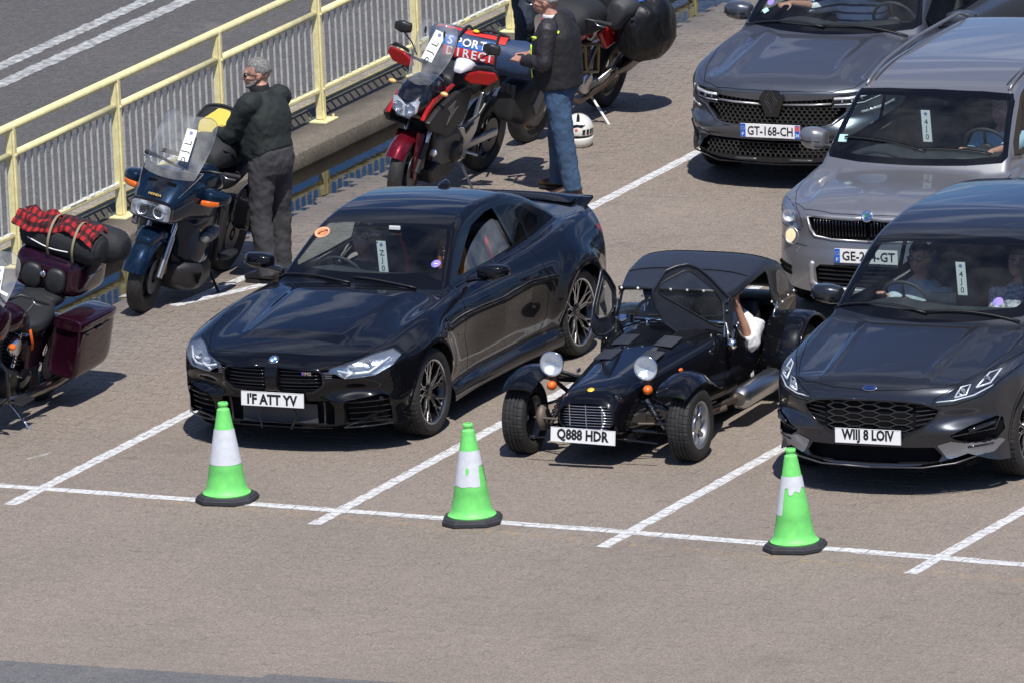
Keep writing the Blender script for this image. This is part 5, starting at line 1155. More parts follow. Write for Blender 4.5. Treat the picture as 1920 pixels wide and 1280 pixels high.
    S.bars('front', [[(.22, .765), (.30, .765)]], .004, -.004).build('grille_lettering', CHR, T)
    common_suv(T, S, 1.05, rhd=False); 
    MB().loft(body([((-.12, 1.56, 1.44), .012, .03, 3), ((0, 1.55, 1.445), .02, .036, 3), ((.12, 1.56, 1.44), .012, .03, 3)], 14, axis='x')).build('interior_mirror', DRK, T, smooth=True)
    tagcard(T, (-.03, 1.46, 1.40), ('4J0', 'white lane card behind the windscreen of the bronze grey crossover'))
    (q, ), (n_,) = S.on('front', [(-.64, 1.20)]); n_ = Vector(n_); MB().box((0, 0, 0), (.07, .07, .001)).build('windscreen_sticker', mat('sticker_teal', (.4, .6, .62), .5), T).matrix_local = frame(Vector(q)+n_*.003, (1, 0, 0), Vector((0, 0, 1))-n_*n_.z)
    return T, S
YETI, SYE = boxy()
# ---- blue grey crossover with the wide mesh grille
def meshy():
    T = thing('parked_car', 'blue grey crossover with wide mesh grille and slim striped lamps', 'car', (-1.265, 11.0, 0), .02)
    gr = [(0, .735), (.3, .75), (.495, .765), (.495, .69), (.60, .69), (.60, .66), (.50, .565), (.42, .545), (0, .535)]
    p = dict(L=4.51, W=1.83, H=1.62, SF=.90, SR=3.57, WR=.36, belt=1.05, paint=MGREY, ws0=1.12, ws1=1.9, coarse=1.6, rim=.25, wm=(WBK, WEM), flare=.02, lining=LINR, zb=.2,
        H0=((-.3, .68), (0, .82), (.05, .86), (.15, .90), (.4, .955), (.8, 1.02), (1.2, 1.07), (2, 1.08), (4.6, 1.06)),
        RO=((.95, .90), (1.12, 1.06), (1.4, 1.27), (1.65, 1.43), (1.85, 1.53), (2.1, 1.585), (2.6, 1.62), (3.3, 1.60), (3.9, 1.53), (4.3, 1.33), (4.5, 1.0)),
        WP=((0, .87), (.4, .895), (.9, .905), (1.5, .89), (2.5, .89), (3.6, .91), (4.5, .85)), TZ=((.1, .05), (.25, .01), (.45, .0), (.78, 0), (.9, .02), (1.0, .06), (1.1, .15)),
        GW=((1.1, .79), (2.2, .79), (3.2, .78), (4.5, .66)), FX=((0, 0), (.25, .012), (.45, .045), (.62, .11), (.75, .21), (.84, .35), (.90, .56), (1.2, 1.4)),
        FZ=((.15, .05), (.24, .01), (.30, .0), (.42, .035), (.48, .01), (.55, .0), (.62, .03), (.74, .045), (.80, .04), (.86, .09), (.94, .24), (1.1, .6)),
        nose=lambda x, z: .02*np.exp(-((x-.60)/.2)**2-((z-.60)/.06)**2)-.03*np.exp(-((x-.62)/.2)**2-((z-.50)/.05)**2),
        hood=lambda x, s: .028*np.exp(-((x-.46-.02*s)/.07)**2)*np.clip((s-.15)/.35, 0, 1)*np.clip((1.4-s)/.3, 0, 1)-.03*np.exp(-((x-.62-.04*s)/.09)**2)*np.clip((s-.2)/.3, 0, 1)*np.clip((1.3-s)/.3, 0, 1),
        ws=([(-.1, 1.065), (.4, 1.075), (.72, 1.095), (.765, 1.12), (.655, 1.42), (.62, 1.505), (.4, 1.53), (-.1, 1.54)], [(-.1, 1.12), (.4, 1.125), (.68, 1.145), (.71, 1.175), (.62, 1.40), (.58, 1.46), (.4, 1.49), (-.1, 1.50)]),
        dlo=[(1.5, 1.08), (1.9, 1.33), (2.15, 1.44), (2.6, 1.50), (3.2, 1.49), (3.8, 1.4), (4.0, 1.25), (3.0, 1.10)], win=([(1.7, 1.10), (2.0, 1.31), (2.2, 1.40), (2.62, 1.46), (2.66, 1.10)], [(2.76, 1.11), (2.72, 1.46), (3.2, 1.45), (3.6, 1.38), (3.6, 1.18)]),
        panels=[('bonnet', [(-.1, .04), (.3, .06), (.5, .10), (.66, .2), (.74, .45), (.80, .85), (.80, 1.2), (.77, 1.3), (-.1, 1.14)], 'top'), ('grille', gr, 'front'),
                ('headlight', [(.50, .782), (.50, .70), (.62, .70), (.72, .71), (.80, .735), (.895, .80), (.90, .87), (.78, .83)], 'front'),
                ('lower_grille', [(-.1, .415), (.60, .42), (.66, .38), (.72, .29), (-.1, .28)], 'front'), ('door', [(1.62, .42), (1.58, .7), (1.64, 1.06), (2.7, 1.09), (2.72, .42)], 'side')],
        cladding=[('c', [(-.1, .285), (.7, .285), (.80, .45), (.88, .56), (1.1, .50), (1.1, .1), (-.1, .1)], 'front')],
        gaps=[('top', [(0, .045), (.3, .065), (.5, .105), (.66, .205), (.74, .45), (.80, .85), (.80, 1.25)]), ('side', [(1.62, .42), (1.58, .7), (1.64, 1.06)])])
    S = make_suv(T, p)
    S.recess('grille', .04, DRK, T, 'grille_recess'); S.recess('lower_grille', .07, DRK, T, 'lower_intake'); S.recess('headlight', .045, mat('lamp_housing_dark'), T, 'headlight_housing')
    STN = mat('grille_stone', (.06, .06, .055), .4, .4)
    for lab, z0, z1, xm in (('grille', .55, .70, .55), ('lower', .30, .40, .62)):
        g = bpy.data.objects.new('grille', None); COL.objects.link(g); g.parent = T; mb = MB(); r0 = 0; z_ = z0
        while z_ <= z1+.001:
            x_ = (.0 if r0 % 2 else .0225)
            while x_ < xm-(.70-z_ if lab == 'grille' else 0)*.5:
                for sg in (1, -1):
                    (q,), _ = S.on('front', [(x_*sg, z_)]); mb.box((q[0], q[1]+.014, q[2]), (.012, .014, .024)); mb.box((q[0]+.0225, q[1]+.018, q[2]+.0125), (.034, .006, .005))
                x_ += .045
            z_ += .026; r0 += 1
        mb.build('grille_mesh', STN, g, kind='stuff')
    for sg in (1, -1):
        rect_f(S, T, 'grille_bar', [(.09, .708), (.35, .715), (.49, .722)], .010, .0, SILV, sg)
        for i in range(9): S.bars('front', [[((.12+.042*i)*sg, .722+.002*i), ((.12+.042*i)*sg, .74+.0025*i)]], .004, .01).build('grille_tooth', STN, T)
        rect_f(S, T, 'grille_rim', [(0, .528), (.42, .538), (.51, .56), (.62, .66), (.70, .70)], .006, -.002, MGREY, sg)
        rect_f(S, T, 'bumper_line', [(0, .43), (.60, .435), (.70, .46), (.78, .55), (.84, .57)], .011, -.002, MGREY, sg)
        rect_f(S, T, 'day_lamp', [(.70, .645), (.80, .665), (.87, .69)], .016, .010, LAMP, sg)
        rect_f(S, T, 'day_lamp_rim', [(.69, .64), (.80, .65), (.88, .70)], .007, -.001, MGREY, sg)
        rect_f(S, T, 'air_blade', [(.80, .52), (.78, .44), (.74, .34)], .02, .01, BLKG, sg)
        rect_f(S, T, 'lower_lip', [(0, .225), (.5, .23), (.78, .27)], .008, -.002, BLKG, sg)
        rect_f(S, T, 'skid_insert', [(.14, .262), (.34, .262)], .011, .0, mat('satin_grey'), sg)
    hl = S.emit('headlight', CLR, T, pair=True, off=.001)
    for o, sg in zip(hl, (1, -1)):
        LG = mat('light_guide')
        rect_f(S, o, 'light_guide', [(.51, .762), (.62, .762), (.72, .775), (.88, .832)], .013, .006, LG, sg); rect_f(S, o, 'light_guide', [(.51, .712), (.62, .712), (.72, .72), (.86, .772)], .006, .010, LG, sg)
        for xx in (.57, .64, .71, .78): rect_f(S, o, 'light_tooth', [(xx, .757+max(0, xx-.66)*.4), (xx, .727+max(0, xx-.66)*.4)], .007, .008, LG, sg)
        mirror_shell(T, (.985*sg, 1.72, 1.11), sg, MGREY, BLKG, (.11, .085, .075))
    wiper(T, S, -.74, 1.32, .0, 1.18); wiper(T, S, -.03, 1.19, .70, 1.26)
    b_ = badge_at(S, T, 0, .745, off=.012); MB().plate([(-.11, .02), (-.065, .085), (.065, .085), (.11, .02), (.055, -.14), (-.055, -.14)], (0, 0, .0), (1, 0, 0), (0, 1, 0), .03).build('badge_panel', BLKG, b_, bev=.008)
    for k, r_ in ((1, .052), (.62, .032)):
        MB().tube([(-r_*1.0, 0, .018), (0, .095*k, .02), (r_*1.0, 0, .018), (0, -.095*k, .016), (-r_, 0, .018)], .005, 6, cap=False).build('badge_lozenge', mat('badge_silver', (.16, .16, .17), .3, .8), b_)
    number_plate(T, (0, -.025, .505), R(-3), 'GT-168-CH', 'fr34')
    common_suv(T, S, 1.12, rhd=False)
    for x_, z_, m_, w_ in ((-.60, 1.185, mat('sticker_mint', (.45, .72, .68), .5), .055), (-.58, 1.24, mat('sticker_violet'), .05)):
        (q, ), (n_,) = S.on('front', [(x_, z_)]); n_ = Vector(n_); MB().lathe([(0, w_*.6), (.0006, .001)], ax='z', n=4 if w_ > .052 else 20).build('windscreen_sticker', m_, T).matrix_local = frame(Vector(q)+n_*.003, (1, 0, 0), Vector((0, 0, 1))-n_*n_.z)
    return T, S
AUST, SAU = meshy()
# ---- tall black van beyond the bronze grey car
def van():
    T = thing('parked_van', 'tall black van almost hidden behind the bronze grey crossover', 'van', (1.35, 11.75, 0), .03)
    p = dict(L=4.9, W=1.95, H=2.0, SF=.95, SR=3.9, WR=.34, belt=1.25, paint=PBLK, ws0=.95, ws1=1.6, coarse=1.6, rim=.22, wm=(SAL, SAL), cell=.025, zb=.2, hoodbow=.14, tum=.12,
        H0=((-.3, .8), (0, .98), (.1, 1.05), (.4, 1.13), (.95, 1.24), (2, 1.25), (5, 1.25)), RO=((.7, 1.0), (.93, 1.22), (1.2, 1.5), (1.5, 1.8), (1.7, 1.93), (2.1, 1.98), (4.4, 1.98), (4.75, 1.9), (4.9, 1.2)),
        WP=((0, .9), (.5, .95), (4.5, .95), (4.9, .9)), TZ=((.1, .04), (.3, 0), (.9, 0), (1.25, .04), (1.4, .1)), GW=((1, .90), (4.9, .88)), FX=((0, 0), (.3, .015), (.6, .07), (.8, .2), (.9, .4), (.95, .6), (1.2, 1.4)), FZ=((.15, .03), (.3, 0), (.7, 0), (.9, .03), (1.05, .12), (1.3, .6)),
        ws=([(-.1, 1.27), (.75, 1.29), (.84, 1.33), (.78, 1.8), (.7, 1.9), (-.1, 1.93)], [(-.1, 1.31), (.7, 1.33), (.78, 1.36), (.73, 1.78), (.65, 1.86), (-.1, 1.88)]),
        dlo=[(1.1, 1.3), (1.5, 1.65), (1.8, 1.82), (2.4, 1.85), (4.5, 1.83), (4.6, 1.35), (3, 1.3)], win=([(1.25, 1.33), (1.6, 1.66), (1.85, 1.78), (2.2, 1.8), (2.2, 1.33)], [(2.3, 1.34), (2.3, 1.8), (3.3, 1.8), (3.3, 1.34)]),
        panels=[('bonnet', [(-.1, .06), (.6, .14), (.8, .5), (.83, 1.0), (-.1, .92)], 'top'), ('headlight', [(.60, .90), (.58, .80), (.80, .80), (.84, .88)], 'front'), ('grille', [(0, .92), (.5, .92), (.48, .75), (0, .75)], 'front')], gaps=[('top', [(0, .065), (.6, .145), (.8, .5), (.83, 1.0)])])
    S = make_suv(T, p); S.recess('grille', .05, DRK, T, 'grille_recess'); S.recess('headlight', .04, LAMP, T, 'headlight_housing'); S.emit('headlight', CLR, T, pair=True)
    for sg in (1, -1): mirror_shell(T, (1.08*sg, 1.35, 1.42), sg, PBLK, BLK, (.10, .09, .11))
    MB().box((-.62, .55, 1.155), (.30, .22, .004), rot=(R(8), 0, 0)).build('bonnet_notice', WHP, T)
    wiper(T, S, -.7, 1.1, .0, 1.0)
    return T
VAN = van()
# ================================================================== OPEN ROADSTER
HOOD = mat('vinyl_soft_top', (.016, .019, .028), .40, spec=.7, bump=(14, .35, .012, (1, .35, 1))); CLP = glass('clear_plastic_window', (.66, .70, .72), 1.5, rough=.03, dirt=.03); BRS = mat('brushed_steel', (.55, .54, .53), .3, 1, bump=(300, .1, .001, (1, .05, 1)))
SHB = mat('worn_suspension', (.16, .13, .11), .6, .4)
def roadster():
    T = thing('parked_roadster', 'small black open-wheel roadster with its side screens swung forward', 'sports car', (1.298, 1.68, 0), .042)
    # bonnet, nose and cockpit sides: sections  s, half width, top, bottom, squareness
    def sec(lst, name, m, n=40, **k):
        A = cat([list(a) for a in lst], 6); rings = []
        for s_, hw, zt, zb_, e in A:
            rg = []; zm = zb_+(zt-zb_)*.45
            for i in range(n):
                t = 2*math.pi*(i+.5)/n; ct, st = math.cos(t), math.sin(t); x = math.copysign(abs(ct)**(2/e), ct)*hw; h_ = (zt-zm) if st > 0 else (zm-zb_); ee = e if st > 0 else 9
                rg.append((math.copysign(abs(ct)**(2/(e if st > 0 else 9)), ct)*hw, s_, zm+math.copysign(abs(st)**(2/ee), st)*h_))
            rings.append(rg)
        return MB().loft(rings, **k).build(name, m, T, smooth='auto', ang=R(50))
    sec([(0, .225, .505, .285, 2.8), (.04, .245, .545, .26, 2.9), (.14, .262, .585, .235, 3), (.3, .28, .61, .22, 3.1), (.46, .295, .625, .2, 3.2)], 'nose_cone', PBK, cap=False)
    sec([(.466, .296, .626, .2, 3.2), (.8, .345, .655, .18, 3.2), (1.2, .40, .69, .16, 3.3), (1.5, .44, .715, .15, 3.4), (1.66, .46, .735, .15, 3.4)], 'bonnet', PBK)
    mb = MB(); mb.lathe([(0, 1), (.05, .93)], ax='y')
    rg = lambda s_, k: sring((0, s_, .395), .225*k, .11*k, 40, 2.8)
    MB().loft([rg(0, 1.0), rg(-.006, .985), rg(0, .95), rg(.05, .9)], cap=False).build('grille_rim', PBK, T, smooth=True); MB().loft([rg(.05, .92), rg(.051, .01)]).build('grille_recess', DRK, T)
    g = bpy.data.objects.new('grille', None); COL.objects.link(g); g.parent = T
    for i in range(9):
        z_ = .31+.0212*i; hw = .212*(1-abs((z_-.395)/.113)**2.8)**(1/2.8); MB().tube([(-hw, .004, z_), (-hw/2, -.004, z_), (0, -.006, z_), (hw/2, -.004, z_), (hw, .004, z_)], .0032, 6).build('grille_bar', CHR, g, smooth=True)
    for x_ in (-.13, 0, .13): MB().rod((x_, .0, .30), (x_, .0, .49), .003, n=6).build('grille_upright', CHR, g)
    # scuttle, sides, rear
    sec([(1.662, .462, .737, .15, 3.6), (1.75, .475, .74, .15, 3.8), (1.85, .485, .735, .15, 4)], 'scuttle', PBK)
    for sg in (1, -1):
        V = [(x*sg, s_, z) for s_, x, z in ((1.85, .486, .15), (1.85, .486, .70), (1.93, .495, .60), (2.02, .50, .545), (2.5, .515, .535), (2.56, .52, .64), (2.64, .52, .70), (2.95, .52, .70), (3.08, .50, .66), (3.08, .50, .30), (2.95, .515, .18), (2.5, .515, .15))]
        V2 = [(x-.03*sg, s_, z) for x, s_, z in V]; n = len(V)
        obj('cockpit_side', V+V2, [tuple(range(n)), tuple(range(n, 2*n))[::-1]]+[(k, (k+1) % n, n+(k+1) % n, n+k) for k in range(n)], PBK, T)
        MB().tube([(.488*sg, 1.86, .705), (.50*sg, 1.94, .60), (.505*sg, 2.02, .55), (.52*sg, 2.5, .54)], .008, 8).build('sill_trim', CHR, T, smooth=True)
        MB().tube([(.52*sg, 2.5, .54), (.525*sg, 2.54, .64), (.53*sg, 2.60, .72)], .011, 8).build('hood_edge_tube', CHR, T, smooth=True)
    MB().box((0, 3.06, .46), (1.0, .05, .42), bev=.015).build('rear_panel', PBK, T); MB().box((0, 2.85, .69), (1.0, .42, .02)).build('boot_floor', HOOD, T)
    MB().box((0, 2.3, .16), (.96, 1.4, .02)).build('cockpit_floor', DRK, T); MB().box((0, 1.0, .2), (.55, 1.6, .06)).build('chassis_pan', DRK, T)
    for i in range(2):
        for sg in (1, -1):
            for s0 in (.78, 1.12):
                z0 = .652+(s0-.78)*.088+.005; x0 = (.13+.02*i)*sg
            pass
    for sg in (1, -1):
        for s0, n_ in ((.80, 9), (1.16, 9)):
            lv = bpy.data.objects.new('louvre_panel', None); COL.objects.link(lv); lv.parent = T
            for k in range(n_):
                s_ = s0+k*.026; zt = float(spl((.466, .626), (.8, .655), (1.2, .69), (1.5, .715))(s_)); V = []
                for x_ in np.linspace(.10, .245, 5):
                    zz_ = zt-.10*max(0, x_-.12)**1.6*2.2; V.append((x_*sg, zz_))
                mb = MB(); mb.loft([[(x_, s_-.010, z_+.001), (x_, s_+.002, z_+.011), (x_, s_+.010, z_+.009), (x_, s_+.010, z_-.004)] for x_, z_ in V]); mb.build('louvre', HOOD, lv)
    b_ = MB().lathe([(0, .027), (.003, .026), (.004, .001)], ax=(0, -.35, .94), n=24); b_.V = [(x, y+.12, z+.578) for x, y, z in b_.V]; b_.build('badge', mat('badge_yellow', (.85, .55, .04), .3), T, smooth=True)
    for sg in (1, -1): MB().box((.30*sg, .62, .60), (.012, .06, .03), bev=.003).build('bonnet_catch', ALU, T)
    # front wings: long flared strips
    for sg in (1, -1):
        S_ = cat([(.175, .535, .50, .735, .015), (.22, .56, .485, .75, .03), (.30, .588, .48, .76, .04), (.46, .605, .47, .765, .06), (.64, .575, .46, .755, .06), (.85, .50, .45, .71, .05), (1.1, .42, .45, .645, .04), (1.35, .36, .45, .58, .03), (1.58, .32, .45, .50, .02)], 5); rings = []
        for s_, z_, xi, xo, cr_ in S_:
            up_ = [((xi+(xo-xi)*t)*sg, s_, z_+cr_*(1-(2*t-1)**2)-(.03 if t == 1 else 0)*.6) for t in np.linspace(0, 1, 9)]; lo_ = [(x, y, z-.012) for x, y, z in up_[::-1]]; rings.append(up_+lo_)
        MB().loft(rings).build('front_wing', PBK, T, smooth='auto')
        MB().ell((.55*sg, .56, .655), (.016, .026, .013)).build('side_repeater', ORG, T, smooth=True)
        # headlamp bowl, glass, post and indicator
        hx = .378*sg
        hl = MB().lathe([(.10, .008), (.085, .05), (.04, .082), (.005, .092), (-.008, .096), (-.016, .092), (-.012, .086)], (hx, .30, .72), 'y', 36).build('headlamp', CHR, T, smooth=True)
        MB().lathe([(-.010, .086), (.03, .06), (.045, .004)], (hx, .30, .72), 'y', 32).build('reflector', LAMP, hl, smooth=True); MB().lathe([(-.011, .087), (-.022, .06), (-.028, .025), (-.029, .001)], (hx, .30, .72), 'y', 32).build('lamp_glass', glass('ribbed_lens', (.92, .95, .97), 2.2, rough=.06, dirt=.03), hl, smooth=True)
        MB().tube([(hx, .34, .63), (hx*.98, .35, .57), (.30*sg, .38, .50)], .017, 8).build('lamp_post', BLKG, T, smooth=True); MB().box((hx, .33, .60), (.06, .05, .055), bev=.008).build('lamp_bracket', BLK, T)
        il = MB().lathe([(.02, .034), (-.005, .036), (-.02, .030), (-.035, .012), (-.037, .001)], (hx*1.02, .29, .555), 'y', 24).build('indicator', ORG, T, smooth=True)
        # wheels, brakes, wishbones, damper
        wheel(T, (.665*sg, .42, .277), sg, .277, .185, .176, 'mini', (mat('alloy_grey', (.28, .28, .29), .4, .8), SAL), steer=.0); wheel(T, (.665*sg, 2.645, .277), sg, .277, .19, .176, 'mini', (mat('alloy_grey'), SAL))
        MB().ell((.52*sg, .42, .277), (.05, .09, .10)).build('brake_caliper', SHB, T, smooth=True)
        for a, b, r_ in (((.25, .25, .25), (.56, .42, .20), .011), ((.27, .62, .22), (.56, .42, .20), .011), ((.28, .40, .44), (.56, .42, .36), .010), ((.28, .58, .43), (.56, .42, .36), .010), ((.22, .33, .28), (.57, .36, .29), .009)):
            MB().rod((a[0]*sg, a[1], a[2]), (b[0]*sg, b[1], b[2]), r_, n=8).build('wishbone', BLKG if r_ > .0095 else SHB, T)
        MB().rod((.33*sg, .40, .46), (.46*sg, .42, .23), .018, n=10).build('damper', ALU, T)
        hel = [(.335*sg+.12*sg*t+.032*math.cos(t*40), .40+.015*t+.032*math.sin(t*40), .45-.2*t) for t in np.linspace(0, 1, 90)]; MB().tube(hel, .006, 5).build('coil_spring', BLKG, T, smooth=True)
        # rear wing arch
        rings = []
        for t in np.linspace(R(-12), R(192), 26):
            c_, s2_ = math.cos(t), math.sin(t); rr = .345+.02*max(0, -math.cos(t))
            pts = [(x_*sg, 2.645+(rr+q)*c_, .285+(rr+q)*s2_) for x_, q in ((.50, .0), (.55, .012), (.66, .018), (.77, .012), (.80, -.01), (.80, -.022), (.77, .0), (.66, .006), (.55, .0), (.50, -.012))]; rings.append(pts)
        MB().loft(rings).build('rear_wing', PBK, T, smooth='auto'); MB().tube([(.805*sg, 2.645+.34*math.cos(t), .285+.335*math.sin(t)) for t in np.linspace(R(-8), R(188), 30)], .008, 8).build('wing_bead', BLKG, T, smooth=True)
        st = [(.575*sg, 2.31+.0*k, .2) for k in range(1)]
        V = []
        for z_ in np.linspace(.24, .60, 7):
            for x_ in np.linspace(.51, .79, 5): V.append((x_*sg, 2.645-math.sqrt(max(.355**2-(z_-.285)**2, .0))-.008, z_))
        obj('stone_guard', V, [(i*5+j, i*5+j+1, (i+1)*5+j+1, (i+1)*5+j) for i in range(6) for j in range(4)], CLP, T, True)
        for z_ in (.26, .42, .58):
            for x_ in (.53, .77): MB().rod((x_*sg, 2.645-math.sqrt(max(.355**2-(z_-.285)**2, 0))-.02, z_), (x_*sg, 2.645-math.sqrt(max(.355**2-(z_-.285)**2, 0)), z_), .007, n=6).build('rivet', ALU, T)
        MB().box((.30*sg, 3.1, .5), (.12, .03, .06), bev=.008).build('rear_lamp', mat('tail_lens_red'), T)
    # windscreen: frame, glass, hood rail with poppers
    wsx, s0, z0, s1, z1 = .44, 1.74, .735, 1.83, .965
    fr_ = MB().tube([(-wsx, s0, z0), (-wsx+.02, (s0+s1)/2, (z0+z1)/2), (-wsx+.03, s1-.01, z1-.03), (-wsx+.06, s1, z1), (0, s1-.02, z1+.006), (wsx-.06, s1, z1), (wsx-.03, s1-.01, z1-.03), (wsx-.02, (s0+s1)/2, (z0+z1)/2), (wsx, s0, z0)], .011, 8).build('windscreen_frame', BLKG, T, smooth=True)
    MB().rod((-wsx, s0-.005, z0+.012), (wsx, s0-.005, z0+.012), .012).build('windscreen_rail', CHR, T)
    obj('windscreen', [(-wsx, s0, z0), (wsx, s0, z0), (wsx-.04, s1, z1), (-wsx+.04, s1, z1)], [(0, 1, 2, 3)], WGL, T)
    for sg in (1, -1):
        MB().plate([(0, 0), (.035, 0), (.02, .12), (.02, .24), (.0, .26), (-.012, .12)], (wsx*sg, s0-.01, z0-.10), (0, 1, 0), (0, .25, .97), .012).build('windscreen_pillar', BRS, T)
        for z_ in (.83, .90): MB().rod((wsx*sg+.01*sg, s0+.02, z_), (wsx*sg+.03*sg, s0+.02, z_), .008, n=6).build('hinge_pin', CHR, T)
    br = MB(); br.tube([(.46, 1.74, .74), (.50, 1.66, .62), (.515, 1.69, .60), (.49, 1.80, .68)], .011, 8).build('mirror_bracket', BRS, T, smooth=True)
    MB().lathe([(-.03, .002), (-.025, .03), (0, .042), (.012, .045), (.014, .001)], (.53, 1.64, .605), (.3, .9, -.1), 24).build('door_mirror', CHR, T, smooth=True)
    for i, x_ in enumerate((-.16, .12)):
        MB().tube([(x_, s0-.05, z0+.01), (x_+.10, s0-.02, z0+.03), (x_+.20, s0+.0, z0+.05)], .006, 6).build('wiper_arm', BLK, T, smooth=True); MB().rod((x_-.02, s0-.012, z0+.045), (x_+.30, s0-.004, z0+.06), .006, n=6).build('wiper_blade', BLK, T); MB().rod((x_, s0-.06, z0-.0), (x_, s0-.06, z0+.02), .018, .014, 10).build('wiper_spindle', CHR, T)
    MB().box((-.02, 1.86, .885), (.15, .02, .05), bev=.008).build('interior_mirror', BLK, T)
    MB().box((-.30, 1.62, .775), (.13, .012, .07), bev=.01, rot=(R(-15), 0, R(-6))).build('side_mirror', BLK, T); MB().box((-.30, 1.61, .775), (.115, .004, .058), rot=(R(-15), 0, R(-6))).build('mirror_face', mat('mirror_silver'), T)
    # soft top: a skin over the front rail, the hoop and the rear deck
    A = cat([(1.815, .425, .972, .955), (1.95, .455, .995, .965), (2.15, .49, 1.05, 1.01), (2.42, .505, 1.085, 1.045), (2.58, .51, 1.09, 1.045), (2.74, .51, 1.04, .985), (2.88, .505, .92, .86), (3.06, .50, .73, .71)], 5)
    rings = []
    for s_, hw, zc_, ze in A:
        zl = ze-.05 if s_ < 2.44 else max(.70, ze-.05-(s_-2.44)*3.2); top_ = [(hw*x_, s_, ze+(zc_-ze)*(1-abs(x_)**3.6)) for x_ in np.linspace(-1, 1, 21)]
        dn = lambda sg: [(sg*(hw+.004*k), s_, ze+(zl-ze)*k/4) for k in range(1, 5)]
        rings.append(dn(-1)[::-1]+top_+dn(1))
    V = [p for r_ in rings for p in r_]; n = 29
    o = obj('soft_top', V, [(i*n+j, i*n+j+1, (i+1)*n+j+1, (i+1)*n+j) for i in range(len(rings)-1) for j in range(n-1)], HOOD, T, True); q_ = o.modifiers.new('thick', 'SOLIDIFY'); q_.thickness = .006
    for s_, hw, zz_, ze in ((2.15, .49, 1.05, 1.01), (2.58, .51, 1.09, 1.045)): MB().tube([(hw*x_, s_, ze+.002+(zz_-ze)*(1-abs(x_)**3.6)) for x_ in np.linspace(-.98, .98, 15)], .004, 5).build('seam', GAP, T)
    MB().tube([(-.43, 1.808, .962), (-.2, 1.80, .972), (0, 1.798, .974), (.2, 1.80, .972), (.43, 1.808, .962)], .016, 8).build('hood_front_edge', HOOD, T, smooth=True)
    for x_ in np.linspace(-.40, .40, 7): MB().ell((x_, 1.782, .972-.02*x_**2), (.011, .007, .011), 10, 6).build('press_stud', WHP, T, smooth=True)
    for sg in (1, -1):   # quarter panels with clear windows
        W_ = [(.535*sg, 2.60, .95), (.535*sg, 2.60, .80), (.535*sg, 2.66, .755), (.535*sg, 2.86, .76), (.532*sg, 2.84, .84), (.530*sg, 2.70, .95)]
        obj('quarter_window', W_, [tuple(range(6))], CLP, T)
        for s_, z_ in ((2.50, .74), (2.60, .675), (2.72, .69), (2.84, .715), (2.96, .725)): MB().ell((.53*sg, s_, z_), (.007, .010, .010), 8, 5).build('press_stud', WHP, T, smooth=True)
    RWV = [(x_, s_, z_) for s_, z_ in ((2.66, 1.075), (2.76, 1.01), (2.88, .92), (2.98, .82)) for x_ in np.linspace(-.36, .36, 5)]
    obj('rear_screen', [(x, y+.002, z-.004-.03*(abs(x)/.36)**2) for x, y, z in RWV], [(i*5+j, i*5+j+1, (i+1)*5+j+1, (i+1)*5+j) for i in range(3) for j in range(4)], CLP, T, True)
    # side screens, hinged at the windscreen pillars and swung forward
    D1 = [(0.055, 1.521, 1.184), (0.126, 1.574, 1.213), (0.199, 1.629, 1.22), (0.261, 1.676, 1.183), (0.338, 1.734, 1.092), (0.414, 1.791, 0.975), (0.459, 1.824, 0.92), (0.461, 1.826, 0.788), (0.453, 1.82, 0.653), (0.371, 1.758, 0.593), (0.303, 1.707, 0.556), (0.247, 1.665, 0.58), (0.156, 1.597, 0.661), (0.034, 1.506, 0.788), (-0.008, 1.474, 0.908), (-0.03, 1.457, 1.039)]
    W1 = [(0.02, 1.495, 1.085), (0.06, 1.524, 1.115), (0.178, 1.613, 1.173), (0.214, 1.641, 1.165), (0.352, 1.744, 1.008), (0.402, 1.781, 0.911), (0.410, 1.786, 0.73), (0.395, 1.775, 0.707), (0.345, 1.738, .735), (0.02, 1.49, 1.01), (.005, 1.482, 1.05)]
    nx_ = Vector((.6, -.8, 0)); D1 = [Vector(p)+nx_*.045 for p in D1]; W1 = [Vector(p)+nx_*.045 for p in W1]
    def screen(D_, W_, nrm, name):
        r_ = bpy.data.objects.new(name, None); COL.objects.link(r_); r_.parent = T; n = len(D_); k = len(W_)
        # ring between outline and window by resampling both to the same count
        def res(P_, N_, a0):
            P_ = [Vector(p) for p in P_]; c = sum(P_, Vector())/len(P_); P2 = P_+P_[:1]; d = [0]
            for i in range(len(P_)): d.append(d[-1]+(P2[i+1]-P2[i]).length)
            return [P2[j].lerp(P2[j+1], (t-d[j])/(d[j+1]-d[j])) for t in [d[-1]*(q_/N_) for q_ in range(N_)] for j in [max(i for i in range(len(d)-1) if d[i] <= t+1e-9)]]
        A_, B_ = res(D_, 96, 0), res(W_, 96, 0)
        c = sum(B_, Vector())/96; ux = (A_[1]-A_[0]).normalized(); ux = (Vector((0, 0, 1)).cross(nrm)).normalized(); uz = nrm.cross(ux)
        ang = lambda p: math.atan2((p-c).dot(uz), (p-c).dot(ux))
        def bya(P_):
            out = []
            for q_ in range(96):
                a = -math.pi+2*math.pi*q_/96; d = ux*math.cos(a)+uz*math.sin(a); best = None
                for i in range(96):
                    p, p2 = P_[i]-c, P_[(i+1) % 96]-c; x1, y1, x2, y2 = p.dot(ux), p.dot(uz), p2.dot(ux), p2.dot(uz)
                    dx, dy = math.cos(a), math.sin(a); den = (x2-x1)*dy-(y2-y1)*dx
                    if abs(den) < 1e-12: continue
                    u_ = (y1*dx-x1*dy)/den
                    if -1e-6 <= u_ <= 1+1e-6:
                        rr = (x1+(x2-x1)*u_)*dx+(y1+(y2-y1)*u_)*dy
                        if rr > 0 and (best is None or rr > best): best = rr
                out.append(c+d*(best or .01))
            return out
        A_, B_ = bya(A_), bya(B_); th = nrm*.007
